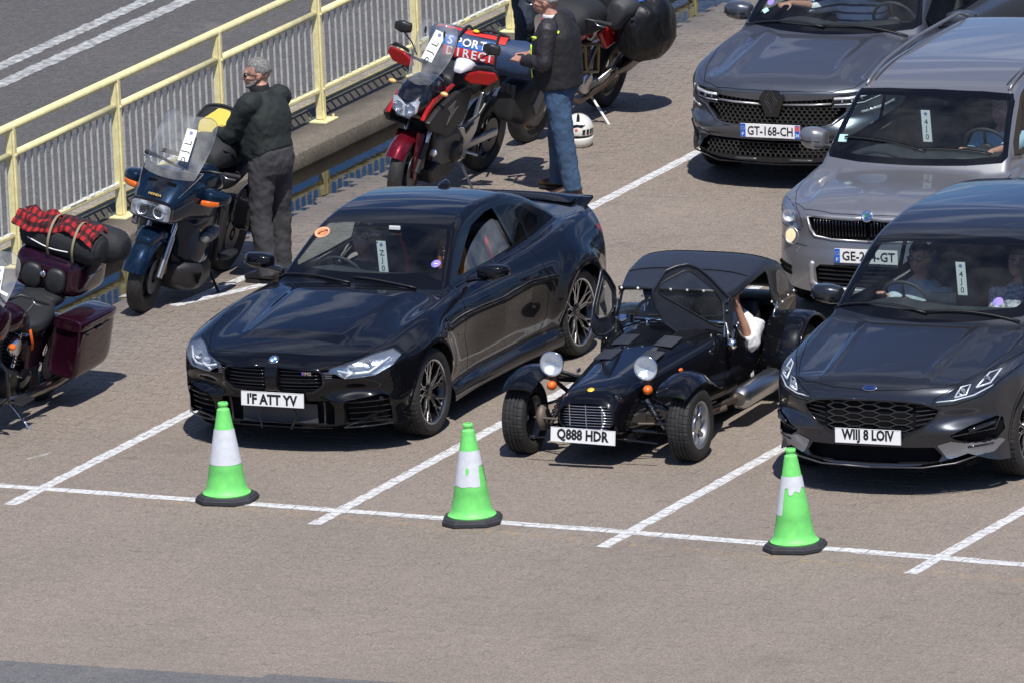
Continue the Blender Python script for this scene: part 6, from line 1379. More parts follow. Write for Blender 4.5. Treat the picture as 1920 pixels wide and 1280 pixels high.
        V = A_+B_+[p-th for p in A_]+[p-th for p in B_]; N_ = 96; F = []
        for i in range(N_):
            j = (i+1) % N_; F += [(i, j, N_+j, N_+i), (2*N_+i, 3*N_+i, 3*N_+j, 2*N_+j), (i, 2*N_+i, 2*N_+j, j), (N_+i, N_+j, 3*N_+j, 3*N_+i)]
        obj('screen_panel', V, F, HOOD, r_); obj('screen_window', [p-th*.5 for p in B_], [tuple(range(96))], CLP, r_)
        MB().tube([p+nrm*.003 for p in A_]+[A_[0]+nrm*.003], .010, 8, cap=False).build('edge_binding', HOOD, r_, smooth=True); MB().tube([p+nrm*.002 for p in B_]+[B_[0]+nrm*.002], .006, 6, cap=False).build('window_binding', BLK, r_, smooth=True)
        return r_
    r1 = screen(D1, W1, nx_, 'side_screen'); MB().rod(W1[5]+nx_*.008+Vector((.01, 0, -.015)), W1[6]+nx_*.008, .010, n=6).build('screen_stay', ALU, r1)
    for p in (D1[6], D1[8]): MB().ell(p+nx_*.012+Vector((-.03, 0, 0)), (.012, .006, .012), 8, 5).build('press_stud', WHP, r1)
    n2 = Vector((-.98, -.12, 0)).normalized(); D2 = [Vector(p) for p in [(-0.483, 2.325, 1.06), (-0.482, 2.312, 0.889), (-0.469, 2.211, 0.849), (-0.46, 2.133, 0.763), (-0.447, 2.029, 0.704), (-0.408, 1.712, 0.686), (-0.379, 1.477, 0.686), (-0.391, 1.569, 0.768), (-0.415, 1.772, 0.949), (-0.442, 1.994, 0.961), (-0.463, 2.162, 1.026)]]
    D2 = [Vector((-.44-.08*(1.82-p.y)*0-.16*(1.83-min(p.y, 1.83))*0, 1.83-(p.y-1.47)*.0-(2.33-p.y)*.0, p.z)) for p in D2] if False else D2
    H_ = Vector((-.455, 1.80, 0))
    poly = [(0, .70), (0, .965), (.10, 1.06), (.22, 1.15), (.27, 1.16), (.33, 1.08), (.47, .93), (.52, .82), (.50, .74), (.42, .69), (.25, .655), (.10, .66)]
    dr = Vector((-.02, -1, 0)).normalized(); D2 = [H_+dr*a+Vector((0, 0, b)) for a, b in poly]; W2 = [H_+dr*a+Vector((0, 0, b)) for a, b in [(.05, .80), (.05, .945), (.13, 1.03), (.23, 1.10), (.27, 1.06), (.40, .92), (.43, .85), (.36, .80), (.2, .78)]]
    screen(D2, W2, Vector((1, .02, 0)).normalized(), 'side_screen')
    # exhaust
    ex = MB().lathe([(-.362, .001), (-.362, .055), (-.33, .082), (-.30, .088), (.32, .088), (.36, .082), (.385, .05), (.385, .022)], ax='y', n=32); ex.V = [(x+.655, y+1.79, z+.235) for x, y, z in ex.V]; ex.build('exhaust_silencer', BRS, T, smooth='auto')
    MB().tube([(.62, 1.42, .235), (.57, 1.3, .22), (.53, 1.15, .215), (.42, 1.0, .26)], .027, 12).build('exhaust_pipe', mat('heat_stained_steel', (.20, .15, .11), .4, .9), T, smooth=True); MB().tube([(.655, 2.15, .235), (.66, 2.3, .22)], .022, 10).build('tail_pipe', BRS, T, smooth=True)
    MB().tube([(.60, 1.30, .20), (.50, 1.14, .18), (.40, 1.02, .22)], .022, 10).build('exhaust_pipe', SHB, T, smooth=True)
    MB().rod((.20, .10, .22), (.52, .12, .19), .008, n=6).build('anti_roll_bar', BLKG, T); MB().rod((-.52, .12, .19), (-.20, .10, .22), .008, n=6).build('anti_roll_bar', BLKG, T)
    # number plate below the grille
    number_plate(T, (-.01, -.05, .262), R(-6), 'Q888 HDR', twist=R(1.5))
    for x_ in (-.24, .24):
        MB().loft(body([((x_, 2.42, .32), .21, .06, 3), ((x_, 2.47, .5), .21, .05, 3), ((x_, 2.52, .74), .17, .04, 3)], 18, axis='z')).build('seat_back', SEAT, T, smooth=True); MB().box((x_, 2.25, .27), (.4, .4, .08), bev=.03).build('seat_cushion', SEAT, T)
    MB().box((0, 1.93, .70), (.86, .04, .12), bev=.01).build('dashboard', DASH, T); steering(T, (-.24, 2.02, .70), .14, 15)
    return T
ROAD = roadster()
# ================================================================== PEOPLE
def V3(*a): return Vector(a)
def tapered(mb, pts, rad, n=14, k=5, flat=1.0):
    A = cat([list(p)+[r_] for p, r_ in zip(pts, rad)], k); return mb.tube([tuple(a[:3]) for a in A], [max(a[3], .003) for a in A], n, True, flat)
def trunk(mb, secs, n=24):
    """torso through (centre, half width, half depth, side axis angle in degrees)"""
    A = cat([list(s_[0])+[s_[1], s_[2], s_[3] if len(s_) > 3 else 0] for s_ in secs], 5); rings = []
    for i, a in enumerate(A):
        d = Vector(A[min(i+1, len(A)-1)][:3])-Vector(A[max(i-1, 0)][:3]); d.normalize(); u = Vector((math.cos(R(a[5])), math.sin(R(a[5])), 0)); u = (u-d*u.dot(d)).normalized(); v = d.cross(u)
        rings.append(sring(a[:3], a[3], a[4], n, 2.3, u, v))
    return mb.loft(rings)
def hand(mb, wrist, aim, palm_n, curl=.6, sc=1.0, side=1, spread=.15):
    """palm, four unequal bent fingers and a thumb from the side of the palm; aim = direction of the fingers, palm_n = out of the palm"""
    w_, a, n = Vector(wrist), Vector(aim).normalized(), Vector(palm_n).normalized(); n = (n-a*n.dot(a)).normalized(); s_ = a.cross(n)*side
    c = w_+a*.045*sc; rot = Matrix((s_, a, n)).transposed(); mb.ell(tuple(c), (.041*sc, .052*sc, .016*sc), 14, 8, rot)
    tapered(mb, [w_-a*.03, w_+a*.02], [.027*sc, .029*sc], 10)
    for k, (off, ln) in enumerate(((-.030, .070), (-.010, .080), (.010, .075), (.029, .058))):
        b = w_+a*.088*sc+s_*off*sc; d = (a+s_*off*spread*12).normalized(); p = [b-a*.02]; cur = 0
        q = b
        for j, f in enumerate((.42, .32, .26)):
            q = q+(d*math.cos(cur)+n*math.sin(cur))*ln*f*sc; p.append(q); cur += curl*(.9 if j == 0 else 1.1)
        tapered(mb, p, [.0095*sc, .0090*sc, .0084*sc, .0068*sc], 8, 3)
    b = w_+a*.03*sc-s_*.034*sc; tapered(mb, [b+s_*.012, b-s_*.020*sc+a*.022*sc+n*.010*sc, b-s_*.026*sc+a*.052*sc+n*.026*sc*(.5+curl), b-s_*.016*sc+a*.072*sc+n*.034*sc*(.5+curl)], [.013*sc, .0125*sc, .011*sc, .008*sc], 9, 3)
def head(body_mb, c, face, tilt=0, sc=1.0):
    """face = horizontal direction looked at. adds skull, jaw, nose, ears, neck root to the body; returns frame"""
    f = Vector(face).normalized(); s_ = Vector((0, 0, 1)).cross(f).normalized(); u = f.cross(s_)
    Rm = Matrix.Rotation(R(tilt), 3, s_); f = Rm @ f; u = Rm @ u; rot = Matrix((s_, f, u)).transposed(); c = Vector(c)
    E = lambda o, r_: body_mb.ell(tuple(c+s_*o[0]*sc+f*o[1]*sc+u*o[2]*sc), tuple(k*sc for k in r_), 18, 12, rot)
    E((0, -.012, .025), (.076, .098, .092)); E((0, .018, -.035), (.062, .078, .078)); E((0, .045, -.078), (.040, .040, .030))
    E((0, .092, -.018), (.013, .020, .026)); E((0, .100, -.033), (.015, .014, .011)); E((0, .078, -.062), (.024, .014, .008)); E((0, .082, .022), (.055, .014, .012))
    for q in (-1, 1): E((q*.078, -.012, -.010), (.009, .020, .032)); E((q*.034, .066, -.030), (.022, .018, .020))
    return c, s_, f, u, rot
def face_bits(T, fr_, hair, style='short', glasses=None, beard=None, sc=1.0):
    c, s_, f, u, rot = fr_; P = lambda a, b, d: c+s_*a*sc+f*b*sc+u*d*sc
    for q in (-1, 1):
        e = MB().ell(tuple(P(q*.031, .080, .002)), (.012, .008, .008), 10, 6, rot).build('eye', mat('eye_white', (.6, .6, .58), .2), T, smooth=True); MB().ell(tuple(P(q*.031, .0875, .002)), (.005, .003, .005), 8, 5, rot).build('iris', INK, e)
        tapered(MB(), [P(q*.015, .094, .021), P(q*.032, .094, .026), P(q*.050, .083, .020)], [.004, .005, .003], 6).build('eyebrow', hair, T)
    tapered(MB(), [P(-.022, .086, -.060), P(0, .094, -.061), P(.022, .086, -.060)], [.003, .0045, .003], 6).build('lips', mat('lips', (.40, .15, .12), .5), T, smooth=True)
    mb = MB(); r2 = random.Random(int(abs(c.x)*1000))
    def cap_(thick, lo, front):
        rings = []
        for i in range(15):
            th = math.pi*.5*i/14*1.28; rg = []
            for k in range(30):
                a = 2*math.pi*k/30; dx, dy, dz = math.sin(th)*math.sin(a), math.sin(th)*math.cos(a), math.cos(th)
                fade = 1.0
                zlim = front if dy > .25 else lo
                t_ = thick*(1 if dz > zlim+.08 else max(-.9, (dz-zlim)/.08)); jit = r2.uniform(-.0035, .0035)
                rg.append(tuple(P(dx*(.078+t_+jit), -.012+dy*(.099+t_+jit), .025+dz*(.094+t_+jit))))
            rings.append(rg)
        mb.loft(rings)
    if style == 'short': cap_(.005, -.15, .48)
    elif style == 'long':
        cap_(.018, -.6, .38)
        for q in np.linspace(-2.6, 2.6, 26):
            if abs(q) < .75: continue
            p0 = P(math.sin(q)*.085, math.cos(q)*.09-.01, .04); p1 = P(math.sin(q)*.098, math.cos(q)*.095-.015, -.06); p2 = P(math.sin(q)*.10, math.cos(q)*.085-.02, -.17); tapered(mb, [p0, p1, p2], [.016, .018, .006], 7, 4)
    mb.build('hair', hair, T, smooth=True, disp=(.02, .008))
    if beard:
        b = MB(); b.ell(tuple(P(0, .052, -.085)), (.046, .045, .028), 14, 8, rot); b.ell(tuple(P(0, .090, -.050)), (.024, .010, .005), 10, 6, rot)
        for q in (-1, 1): tapered(b, [P(q*.074, .0, -.03), P(q*.066, .03, -.065), P(q*.035, .062, -.088)], [.008, .013, .014], 8)
        b.build('beard', beard, T, smooth=True, disp=(.01, .006))
    if glasses:
        g = bpy.data.objects.new('glasses', None); COL.objects.link(g); g.parent = T
        for q in (-1, 1):
            MB().ell(tuple(P(q*.034, .096, .0)), (.026, .003, .020), 14, 6, rot).build('spectacle_lens', glasses, g, smooth=True); tapered(MB(), [P(q*.060, .092, .008), P(q*.080, .04, .006), P(q*.083, -.02, .0)], [.003, .003, .003], 6).build('spectacle_arm', INK, g)
        tapered(MB(), [P(-.010, .098, .004), P(.010, .098, .004)], [.003, .003], 6).build('spectacle_bridge', INK, g)
HGREY = mat('grey_hair', (.26, .25, .24), .75, noise=(70, .75)); HWHT = mat('white_hair', (.48, .46, .43), .75, noise=(70, .6)); HDRK = mat('dark_hair', (.02, .015, .012), .6, noise=(90, .4)); HGNG = mat('ginger_hair', (.45, .17, .05), .55, noise=(70, .5))
def denim(n, c): return mat(n, c, .85, noise=(7, .0, tuple(k*.55 for k in c)), bump=(38, .5, .006, (1, 1, .35)))
JGREY = denim('dark_grey_denim', (.052, .052, .058)); JBLU = denim('blue_denim', (.045, .095, .18)); JNAV = denim('navy_denim', (.018, .03, .05))
BSH = mat('shoe_black', (.012, .012, .013), .4); BRB = mat('boot_brown', (.065, .028, .016), .45, noise=(20, .4)); SOLE = mat('boot_sole', (.015, .013, .012), .8)
def shoe(T, ankle, toe, m, sole, hi=.10, L_=.28):
    a, t = Vector(ankle), Vector(toe); d = Vector((t.x-a.x, t.y-a.y, 0)).normalized(); s_ = Vector((-d.y, d.x, 0)); z0 = a.z-.085; g = Vector((a.x, a.y, 0))
    rings = []
    for q, w_, h_, in ((-.075, .030, .055), (-.055, .038, .085), (0, .040, .092), (.06, .042, .075), (.12, .047, .055), (.165, .045, .042), (.195, .028, .028)):
        c = g+d*q*L_/.28+Vector((0, 0, z0+.018+h_*.5)); rings.append(sring(c, w_, h_*.52, 16, 2.6, s_, (0, 0, 1)))
    so = MB().loft(rings).build('shoe', m, T, smooth=True)
    rings = []
    for z_ in (0, .022):
        rings.append([g+d*(q*L_/.28)+s_*w_+Vector((0, 0, z0+z_)) for q, w_ in ((-.085, .0), (-.078, .030), (-.04, .038), (.06, .044), (.13, .050), (.18, .042), (.205, .0), (.18, -.042), (.13, -.050), (.06, -.044), (-.04, -.038), (-.078, -.030))])
    MB().loft(rings).build('sole', sole, so)
    if hi > .1: tapered(MB(), [g+Vector((0, 0, z0+.07)), g+Vector((0, 0, z0+.07+hi*.5)), g+Vector((0, 0, z0+.07+hi))], [.046, .046, .05], 14).build('boot_shaft', m, so, smooth=True)
def standing(name_label, loc, rz, J, mats, belly=0, h=1.0, group=None):
    T = thing('person', name_label, 'person', loc, rz, group); T.scale = (h, h, h); b = MB()
    top, leg, sh, so = mats
    hipc, chest, neck, hd = J['hip'], J['chest'], J['neck'], J['head']
    trunk(b, [((hipc[0], hipc[1], hipc[2]-.08), .12, .09), (hipc, .155, .115), ((hipc[0], hipc[1]-.02-belly*.5, hipc[2]+.16), .145, .11+belly*.6), (chest, .165, .115), ((neck[0], neck[1]+.01, neck[2]-.07), .13, .08), ((neck[0], neck[1], neck[2]-.01), .06, .06), (neck, .055, .058), ((hd[0], hd[1], hd[2]-.06), .052, .056)])
    fr_ = head(b, hd, J.get('face', (0, -1, 0)), J.get('tilt', 0))
    for s_ in ('l', 'r'):
        sh_, el, wr = (Vector(J[s_+k]) for k in ('sh', 'el', 'wr')); tapered(b, [sh_, sh_.lerp(el, .5), el, el.lerp(wr, .35), wr], [.046, .043, .038, .037, .026])
        hand(b, wr, J[s_+'aim'], J[s_+'pn'], J.get(s_+'curl', .7), 1.0, 1 if s_ == 'l' else -1)
        hp, kn, an = (Vector(J[s_+k]) for k in ('hp', 'kn', 'an')); tapered(b, [hp, hp.lerp(kn, .5), kn, kn.lerp(an, .35), an], [.085, .072, .052, .052, .036]); tapered(b, [an, an+Vector(J[s_+'toe'])*.12-Vector((0, 0, .05))], [.036, .03])
        shoe(T, an, an+Vector(J[s_+'toe']), sh, so, J.get('boot', .1))
    b.build('body', SKIN, T, smooth=True, remesh=.0085)
    c = MB()   # trousers
    trunk(c, [((hipc[0], hipc[1]+.005, hipc[2]-.10), .165, .135), ((hipc[0], hipc[1]+.008, hipc[2]-.02), .188, .155), ((hipc[0], hipc[1], hipc[2]+.09), .182, .145+belly*.3)])
    for s_ in ('l', 'r'):
        hp, kn, an = (Vector(J[s_+k]) for k in ('hp', 'kn', 'an')); e = an+Vector((0, 0, -.035))
        pts = [hp+Vector((0, 0, .02))]+[hp.lerp(kn, t) for t in (.3, .6, .85)]+[kn]+[kn.lerp(e, t) for t in (.2, .4, .6, .75, .88, .96, 1)]; rr = [.108, .104, .096, .090, .086, .084, .080, .078, .080, .076, .082, .076]
        tapered(c, pts, rr, 18, 4)
    tr_ = c.build('trousers', leg, T, smooth=True, remesh=.011, disp=(.055, .022))
    t = MB(); wd_ = 1.13   # top
    trunk(t, [((hipc[0], hipc[1]-.005, hipc[2]+.03), .19, .155+belly*.45), ((hipc[0], hipc[1]-.02-belly*.6, hipc[2]+.15), .20, .160+belly*.7), ((chest[0], chest[1]-belly*.15, chest[2]-.08), .205, .155+belly*.3), (chest, .21, .15), ((neck[0], neck[1]+.015, neck[2]-.085), .185, .11), ((neck[0], neck[1]+.005, neck[2]-.03), .085, .075), ((neck[0], neck[1], neck[2]+.01), .068, .068)])
    for s_ in ('l', 'r'):
        sh_, el, wr = (Vector(J[s_+k]) for k in ('sh', 'el', 'wr')); tapered(t, [sh_.lerp(Vector(neck), .45)-Vector((0, 0, .035)), sh_+Vector((0, 0, .0)), sh_.lerp(el, .4), sh_.lerp(el, .8), el, el.lerp(wr, .3), el.lerp(wr, .7), el.lerp(wr, .97)], [.075, .086, .078, .069, .067, .062, .054, .045], 16)
    t.build('top', top, T, smooth=True, remesh=.011, disp=(.06, .020))
    return T, fr_
def at_sill(): pass
# ---- man in black by the touring motorcycle
PL1 = (-3.87, 7.08, 0)
BTOP = mat('black_jersey', (.012, .017, .016), .8, bump=(24, .4, .008)); 
J1 = dict(hip=(0, .02, .93), chest=(0, .0, 1.27), neck=(0, -.03, 1.445), head=(0, -.075, 1.575), face=(.66, -.75, 0), tilt=2,
          lsh=(.185, .0, 1.385), lel=(.235, -.17, 1.13), lwr=(.16, -.42, 1.12), laim=(-.15, -1, -.1), lpn=(0, 0, -1), lcurl=.6,
          rsh=(-.185, -.02, 1.385), rel=(-.24, -.19, 1.14), rwr=(-.16, -.43, 1.10), raim=(.1, -1, -.05), rpn=(0, 0, -1), rcurl=.6,
          lhp=(.09, .02, .90), lkn=(.105, -.01, .50), lan=(.11, .05, .09), ltoe=(.05, -.2, 0), rhp=(-.09, .02, .90), rkn=(-.13, -.03, .50), ran=(-.13, -.04, .09), rtoe=(-.06, -.2, 0))
T1, fr1 = standing('man in black roll-neck and sunglasses leaning over the blue touring motorcycle', PL1, R(-108), J1, (BTOP, JGREY, BSH, SOLE), belly=.06, h=1.05)
face_bits(T1, fr1, HGREY, 'short', mat('sunglass_lens', (.01, .008, .008), .1, coat=1), HGREY)
MB().loft([sring((0, -.03-.012*k, 1.405+.03*k), r_, r_*1.02, 24, 2, (1, 0, 0), (0, 1, 0)) for k, r_ in ((0, .094), (1, .080), (2, .076), (3, .078), (3.1, .07))]).build('collar', mat('black_collar', (.006, .006, .007), .85), T1, smooth=True)
MB().loft([sring((0, .0, z_), .192, .172, 32, 2.3, (1, 0, 0), (0, 1, 0)) for z_ in (1.0, 1.04)]).build('belt', BSH, T1, smooth='auto')
# ---- man in vest by the red motorcycle
J2 = dict(hip=(0, .0, .95), chest=(0, .01, 1.30), neck=(0, -.04, 1.475), head=(.0, -.085, 1.60), face=(.1, -1, 0), tilt=-8,
          lsh=(.20, .0, 1.41), lel=(.27, -.02, 1.14), lwr=(.12, -.26, 1.13), laim=(-.5, -.8, .05), lpn=(-.3, 0, -.8), lcurl=1.0,
          rsh=(-.20, .0, 1.41), rel=(-.27, -.02, 1.14), rwr=(-.10, -.27, 1.14), raim=(.5, -.8, .05), rpn=(.3, 0, -.8), rcurl=1.0,
          lhp=(.09, 0, .92), lkn=(.11, .06, .51), lan=(.14, .13, .10), ltoe=(.08, -.2, 0), rhp=(-.09, 0, .92), rkn=(-.14, -.08, .51), ran=(-.17, -.10, .10), rtoe=(-.06, -.2, 0), boot=.14)
VBLK = mat('vest_black', (.010, .010, .012), .75, bump=(18, .4, .01)); SLV = mat('sleeve_charcoal', (.022, .018, .022), .55, bump=(22, .6, .012)); NEON = mat('neon_piping', (.62, .85, .08), .5)
T2, fr2 = standing('grey-haired man in black vest with neon piping and blue jeans', (-2.90, 10.50, 0), R(-86), J2, (SLV, JBLU, BRB, SOLE), belly=.04)
face_bits(T2, fr2, HWHT, 'short', glass('clear_spectacles', (.9, .9, .9), 2))
v = MB(); trunk(v, [((0, .0, .90), .215, .19), ((0, -.01, 1.08), .225, .20), ((0, -.005, 1.25), .235, .19), ((0, .01, 1.36), .225, .165), ((0, .012, 1.425), .15, .11), ((0, -.02, 1.465), .09, .085)]); v.build('vest', VBLK, T2, smooth=True, remesh=.011, disp=(.07, .016))
MB().loft([sring((0, -.03, z_), r_, r_, 24, 2, (1, 0, 0), (0, 1, 0)) for z_, r_ in ((1.455, .092), (1.49, .082), (1.50, .078), (1.49, .074))]).build('scarf', mat('scarf_white', (.62, .62, .64), .7), T2, smooth=True); MB().loft([sring((0, -.025, z_), r_, r_, 24, 2, (1, 0, 0), (0, 1, 0)) for z_, r_ in ((1.44, .100), (1.468, .096))]).build('red_collar', mat('collar_red', (.6, .03, .03), .6), T2, smooth=True)
for pts, r_ in (([(.165, -.165, 1.0), (.168, -.17, 1.12), (.160, -.165, 1.27)], .012), ([(.17, -.13, 1.315), (.20, -.10, 1.335), (.15, -.15, 1.33)], .020), ([(.165, -.12, 1.285), (.18, -.10, 1.29)], .010), ([(.165, .02, 1.43), (.19, .06, 1.40), (.185, .09, 1.38)], .018)): tapered(MB(), pts, [r_]*len(pts), 8, 3, .45).build('neon_piping', NEON, T2, smooth=True)
tapered(MB(), [(.20, -.13, 1.09), (.205, -.12, 1.12)], [.007, .007], 6).build('zip_tag', mat('tag_amber', (.8, .5, .03), .5), T2)
# ---- rider bending down beside the railing, cut by the top of the picture
J3 = dict(hip=(0, .18, .86), chest=(0, -.06, 1.14), neck=(0, -.22, 1.26), head=(0, -.33, 1.32), face=(0, -1, 0), tilt=-35, lsh=(.19, -.14, 1.22), lel=(.24, -.26, .98), lwr=(.15, -.42, .86), laim=(0, -.8, -.4), lpn=(0, 0, -1), rsh=(-.19, -.14, 1.22), rel=(-.24, -.26, .98), rwr=(-.15, -.42, .86), raim=(0, -.8, -.4), rpn=(0, 0, -1),
          lhp=(.10, .16, .84), lkn=(.16, -.13, .52), lan=(.14, .08, .10), ltoe=(.05, -.2, 0), rhp=(-.10, .16, .84), rkn=(-.12, -.06, .50), ran=(-.12, .12, .10), rtoe=(-.05, -.2, 0))
T3, fr3 = standing('rider in dark navy jeans bending down at the top edge beside the railing', (-5.05, 14.75, 0), R(35), J3, (VBLK, JNAV, BSH, SOLE))
face_bits(T3, fr3, HDRK, 'short')
# ---- people sitting in the cars
def sitting(veh, label, x, s_, z, shirt, hair, style, face=(0, -1, 0), lw=None, rw=None, sleeve='short', glasses=None, sc=1.0, skin=SKIN, beard=None, rm=.012, trim=None, legs=True):
    """seated figure: hips at (x, s_, z) in the vehicle's frame, hands at lw / rw"""
    T = thing('person', label, 'person'); T.matrix_world = veh.matrix_world @ Matrix.Translation((x, s_, z)); b = MB()
    trunk(b, [((0, 0, -.03), .15, .12), ((0, .02, .1), .145, .115), ((0, .06, .32), .155, .11), ((0, .09, .44), .12, .08), ((0, .09, .50), .055, .055), ((0, .07, .56), .05, .053)])
    fr_ = head(b, (0, .06, .64), face, -3)
    t = MB(); trunk(t, [((0, 0, -.06), .17, .15), ((0, .01, .1), .165, .14), ((0, .05, .3), .178, .13), ((0, .085, .42), .155, .095), ((0, .09, .475), .08, .07)])
    for q, wr in ((1, lw), (-1, rw)):
        sh_ = Vector((.175*q, .08, .405)); wr = Vector(wr) if wr else Vector((.14*q, -.30, .05)); m_ = sh_.lerp(wr, .5); L_ = (wr-sh_).length; ofs = math.sqrt(max(.27**2-(L_/2)**2, .0004)); el = m_+Vector((.10*q, .02, -1)).normalized()*ofs
        tapered(b, [sh_, el, el.lerp(wr, .4), wr], [.048, .038, .037, .026]); d = (wr-el).normalized(); hand(b, wr, d+Vector((0, 0, -.15)), (0, .2, -1), .9, .95, q)
        if sleeve == 'short': tapered(t, [sh_, sh_.lerp(el, .35), sh_.lerp(el, .72)], [.082, .074, .068], 14)
        elif sleeve == 'mid': tapered(t, [sh_, sh_.lerp(el, .5), el, el.lerp(wr, .25)], [.084, .070, .064, .060], 14)
        else: tapered(t, [sh_, sh_.lerp(el, .5), el, el.lerp(wr, .5), el.lerp(wr, .95)], [.066, .058, .054, .048, .040], 14)
    for q in (-1, 1) if legs else (): tapered(b, [(.09*q, -.02, 0), (.12*q, -.38, .06), (.12*q, -.50, -.28)], [.08, .065, .045])
    b.build('body', skin, T, smooth=True, remesh=rm); t.build('shirt', shirt, T, smooth=True, remesh=rm, disp=(.05, .016))
    l = MB()
    for q in (-1, 1): tapered(l, [(.09*q, .0, 0), (.12*q, -.20, .04), (.12*q, -.38, .06), (.12*q, -.50, -.20)] if legs else [(.07*q, .0, 0), (.03*q, -.20, -.0), (0, -.38, -.04), (-.02, -.48, -.06)], [.10, .085, .07, .06])
    l.build('trousers', JNAV, T, smooth=True); face_bits(T, fr_, hair, style, glasses, beard); return T
TSH = mat('heather_blue_shirt', (.38, .46, .50), .85, noise=(60, .25)); WHS = mat('white_shirt', (.72, .72, .74), .75, bump=(14, .5, .012)); LBS = mat('light_blue_shirt', (.42, .58, .68), .8)
STR = bpy.data.materials.new('striped_shirt'); STR.use_nodes = True; t_ = STR.node_tree; p_ = t_.nodes['Principled BSDF']; tc_ = nd(t_, 'ShaderNodeTexCoord'); wv = nd(t_, 'ShaderNodeTexWave', Scale=5.2, Distortion=1.2); wv.bands_direction = 'Z'; wv.inputs['Detail Scale'].default_value = 1.0
rp_ = nd(t_, 'ShaderNodeValToRGB'); rp_.color_ramp.elements[0].position = .16; rp_.color_ramp.elements[1].position = .24; rp_.color_ramp.elements[0].color = (.02, .03, .10, 1); rp_.color_ramp.elements[1].color = (.72, .72, .72, 1); t_.links.new(tc_.outputs['Object'], wv.inputs['Vector']); t_.links.new(wv.outputs['Color'], rp_.inputs[0]); t_.links.new(rp_.outputs[0], p_.inputs['Base Color'])
PAT = mat('patterned_blouse', (.62, .62, .66), .8, noise=(34, .8, (.06, .06, .12)))
sitting(COUPE, 'driver in dark T-shirt behind the wheel of the black coupe', -.36, 2.40, .46, mat('dark_tshirt', (.02, .024, .03), .85), HDRK, 'short', (.1, -1, 0), lw=(.13, -.30, .40), rw=(-.13, -.30, .40))
sitting(COUPE, 'ginger-haired passenger looking down by the lowered window of the black coupe', .44, 2.28, .42, mat('cream_top', (.62, .58, .5), .8), HGNG, 'long', (.15, -1, 0))
sitting(KUGA, 'driver in pale blue T-shirt and sunglasses holding the wheel of the grey crossover', -.40, 2.10, .68, TSH, HDRK, 'short', (0, -1, 0), lw=(.24, -.16, .10), rw=(-.14, -.34, .42), glasses=mat('sunglass_lens'))
sitting(KUGA, 'passenger in patterned blouse beside the driver of the grey crossover', .40, 2.12, .68, PAT, HDRK, 'long', (-.6, -1, 0), sleeve='mid')
sitting(YETI, 'driver in light blue shirt in the bronze grey crossover', .40, 1.95, .66, LBS, HGREY, 'short', (-.1, -1, 0), lw=(.10, -.46, .42), rw=(-.16, -.44, .42), sleeve='mid')
sitting(AUST, 'passenger in blue and white striped shirt in the blue grey crossover', -.12, 2.15, .68, STR, HDRK, 'long', (-.1, -1, 0), rw=(-.40, -.40, .50), sleeve='mid')
# man in the roadster with his hand to his face
TR = sitting(ROAD, 'person in white shirt raising a hand to the face in the open roadster', .325, 2.14, .255, WHS, HGREY, 'short', (.35, -1, 0), lw=(.12, -.13, .55), sleeve='mid', rm=.011, legs=False)
# ================================================================== MOTORCYCLES
PBLU = paint('bike_dark_blue', (.004, .014, .034), .3, .3, .01); PMAR = paint('bike_maroon', (.020, .0025, .010), .3, .3, .01); PRED = paint('bike_red', (.36, .010, .010), .2, .3, .01); PDRD = paint('bike_dark_red', (.11, .004, .012), .3, .3, .01)
MGR = mat('matt_graphite', (.024, .024, .026), .45, .2); NYL = mat('black_nylon', (.014, .015, .018), .75, bump=(26, .5, .01)); VNL = mat('seat_vinyl', (.016, .017, .019), .5, bump=(40, .25, .004)); SCR = glass('scratched_screen', (.80, .82, .84), 1.8, rough=.04, dirt=.20)
STRAP = mat('khaki_strap', (.26, .22, .14), .8); TYR = mat('bike_tyre', (.03, .029, .029), .7, noise=(30, .4), bump=(150, .3, .003)); GLD = mat('gold_anodised', (.45, .32, .10), .35, .9); ENG = mat('engine_casting', (.16, .16, .165), .45, .8, bump=(25, .4, .006)); ENB = mat('engine_black', (.02, .02, .022), .4, .4)
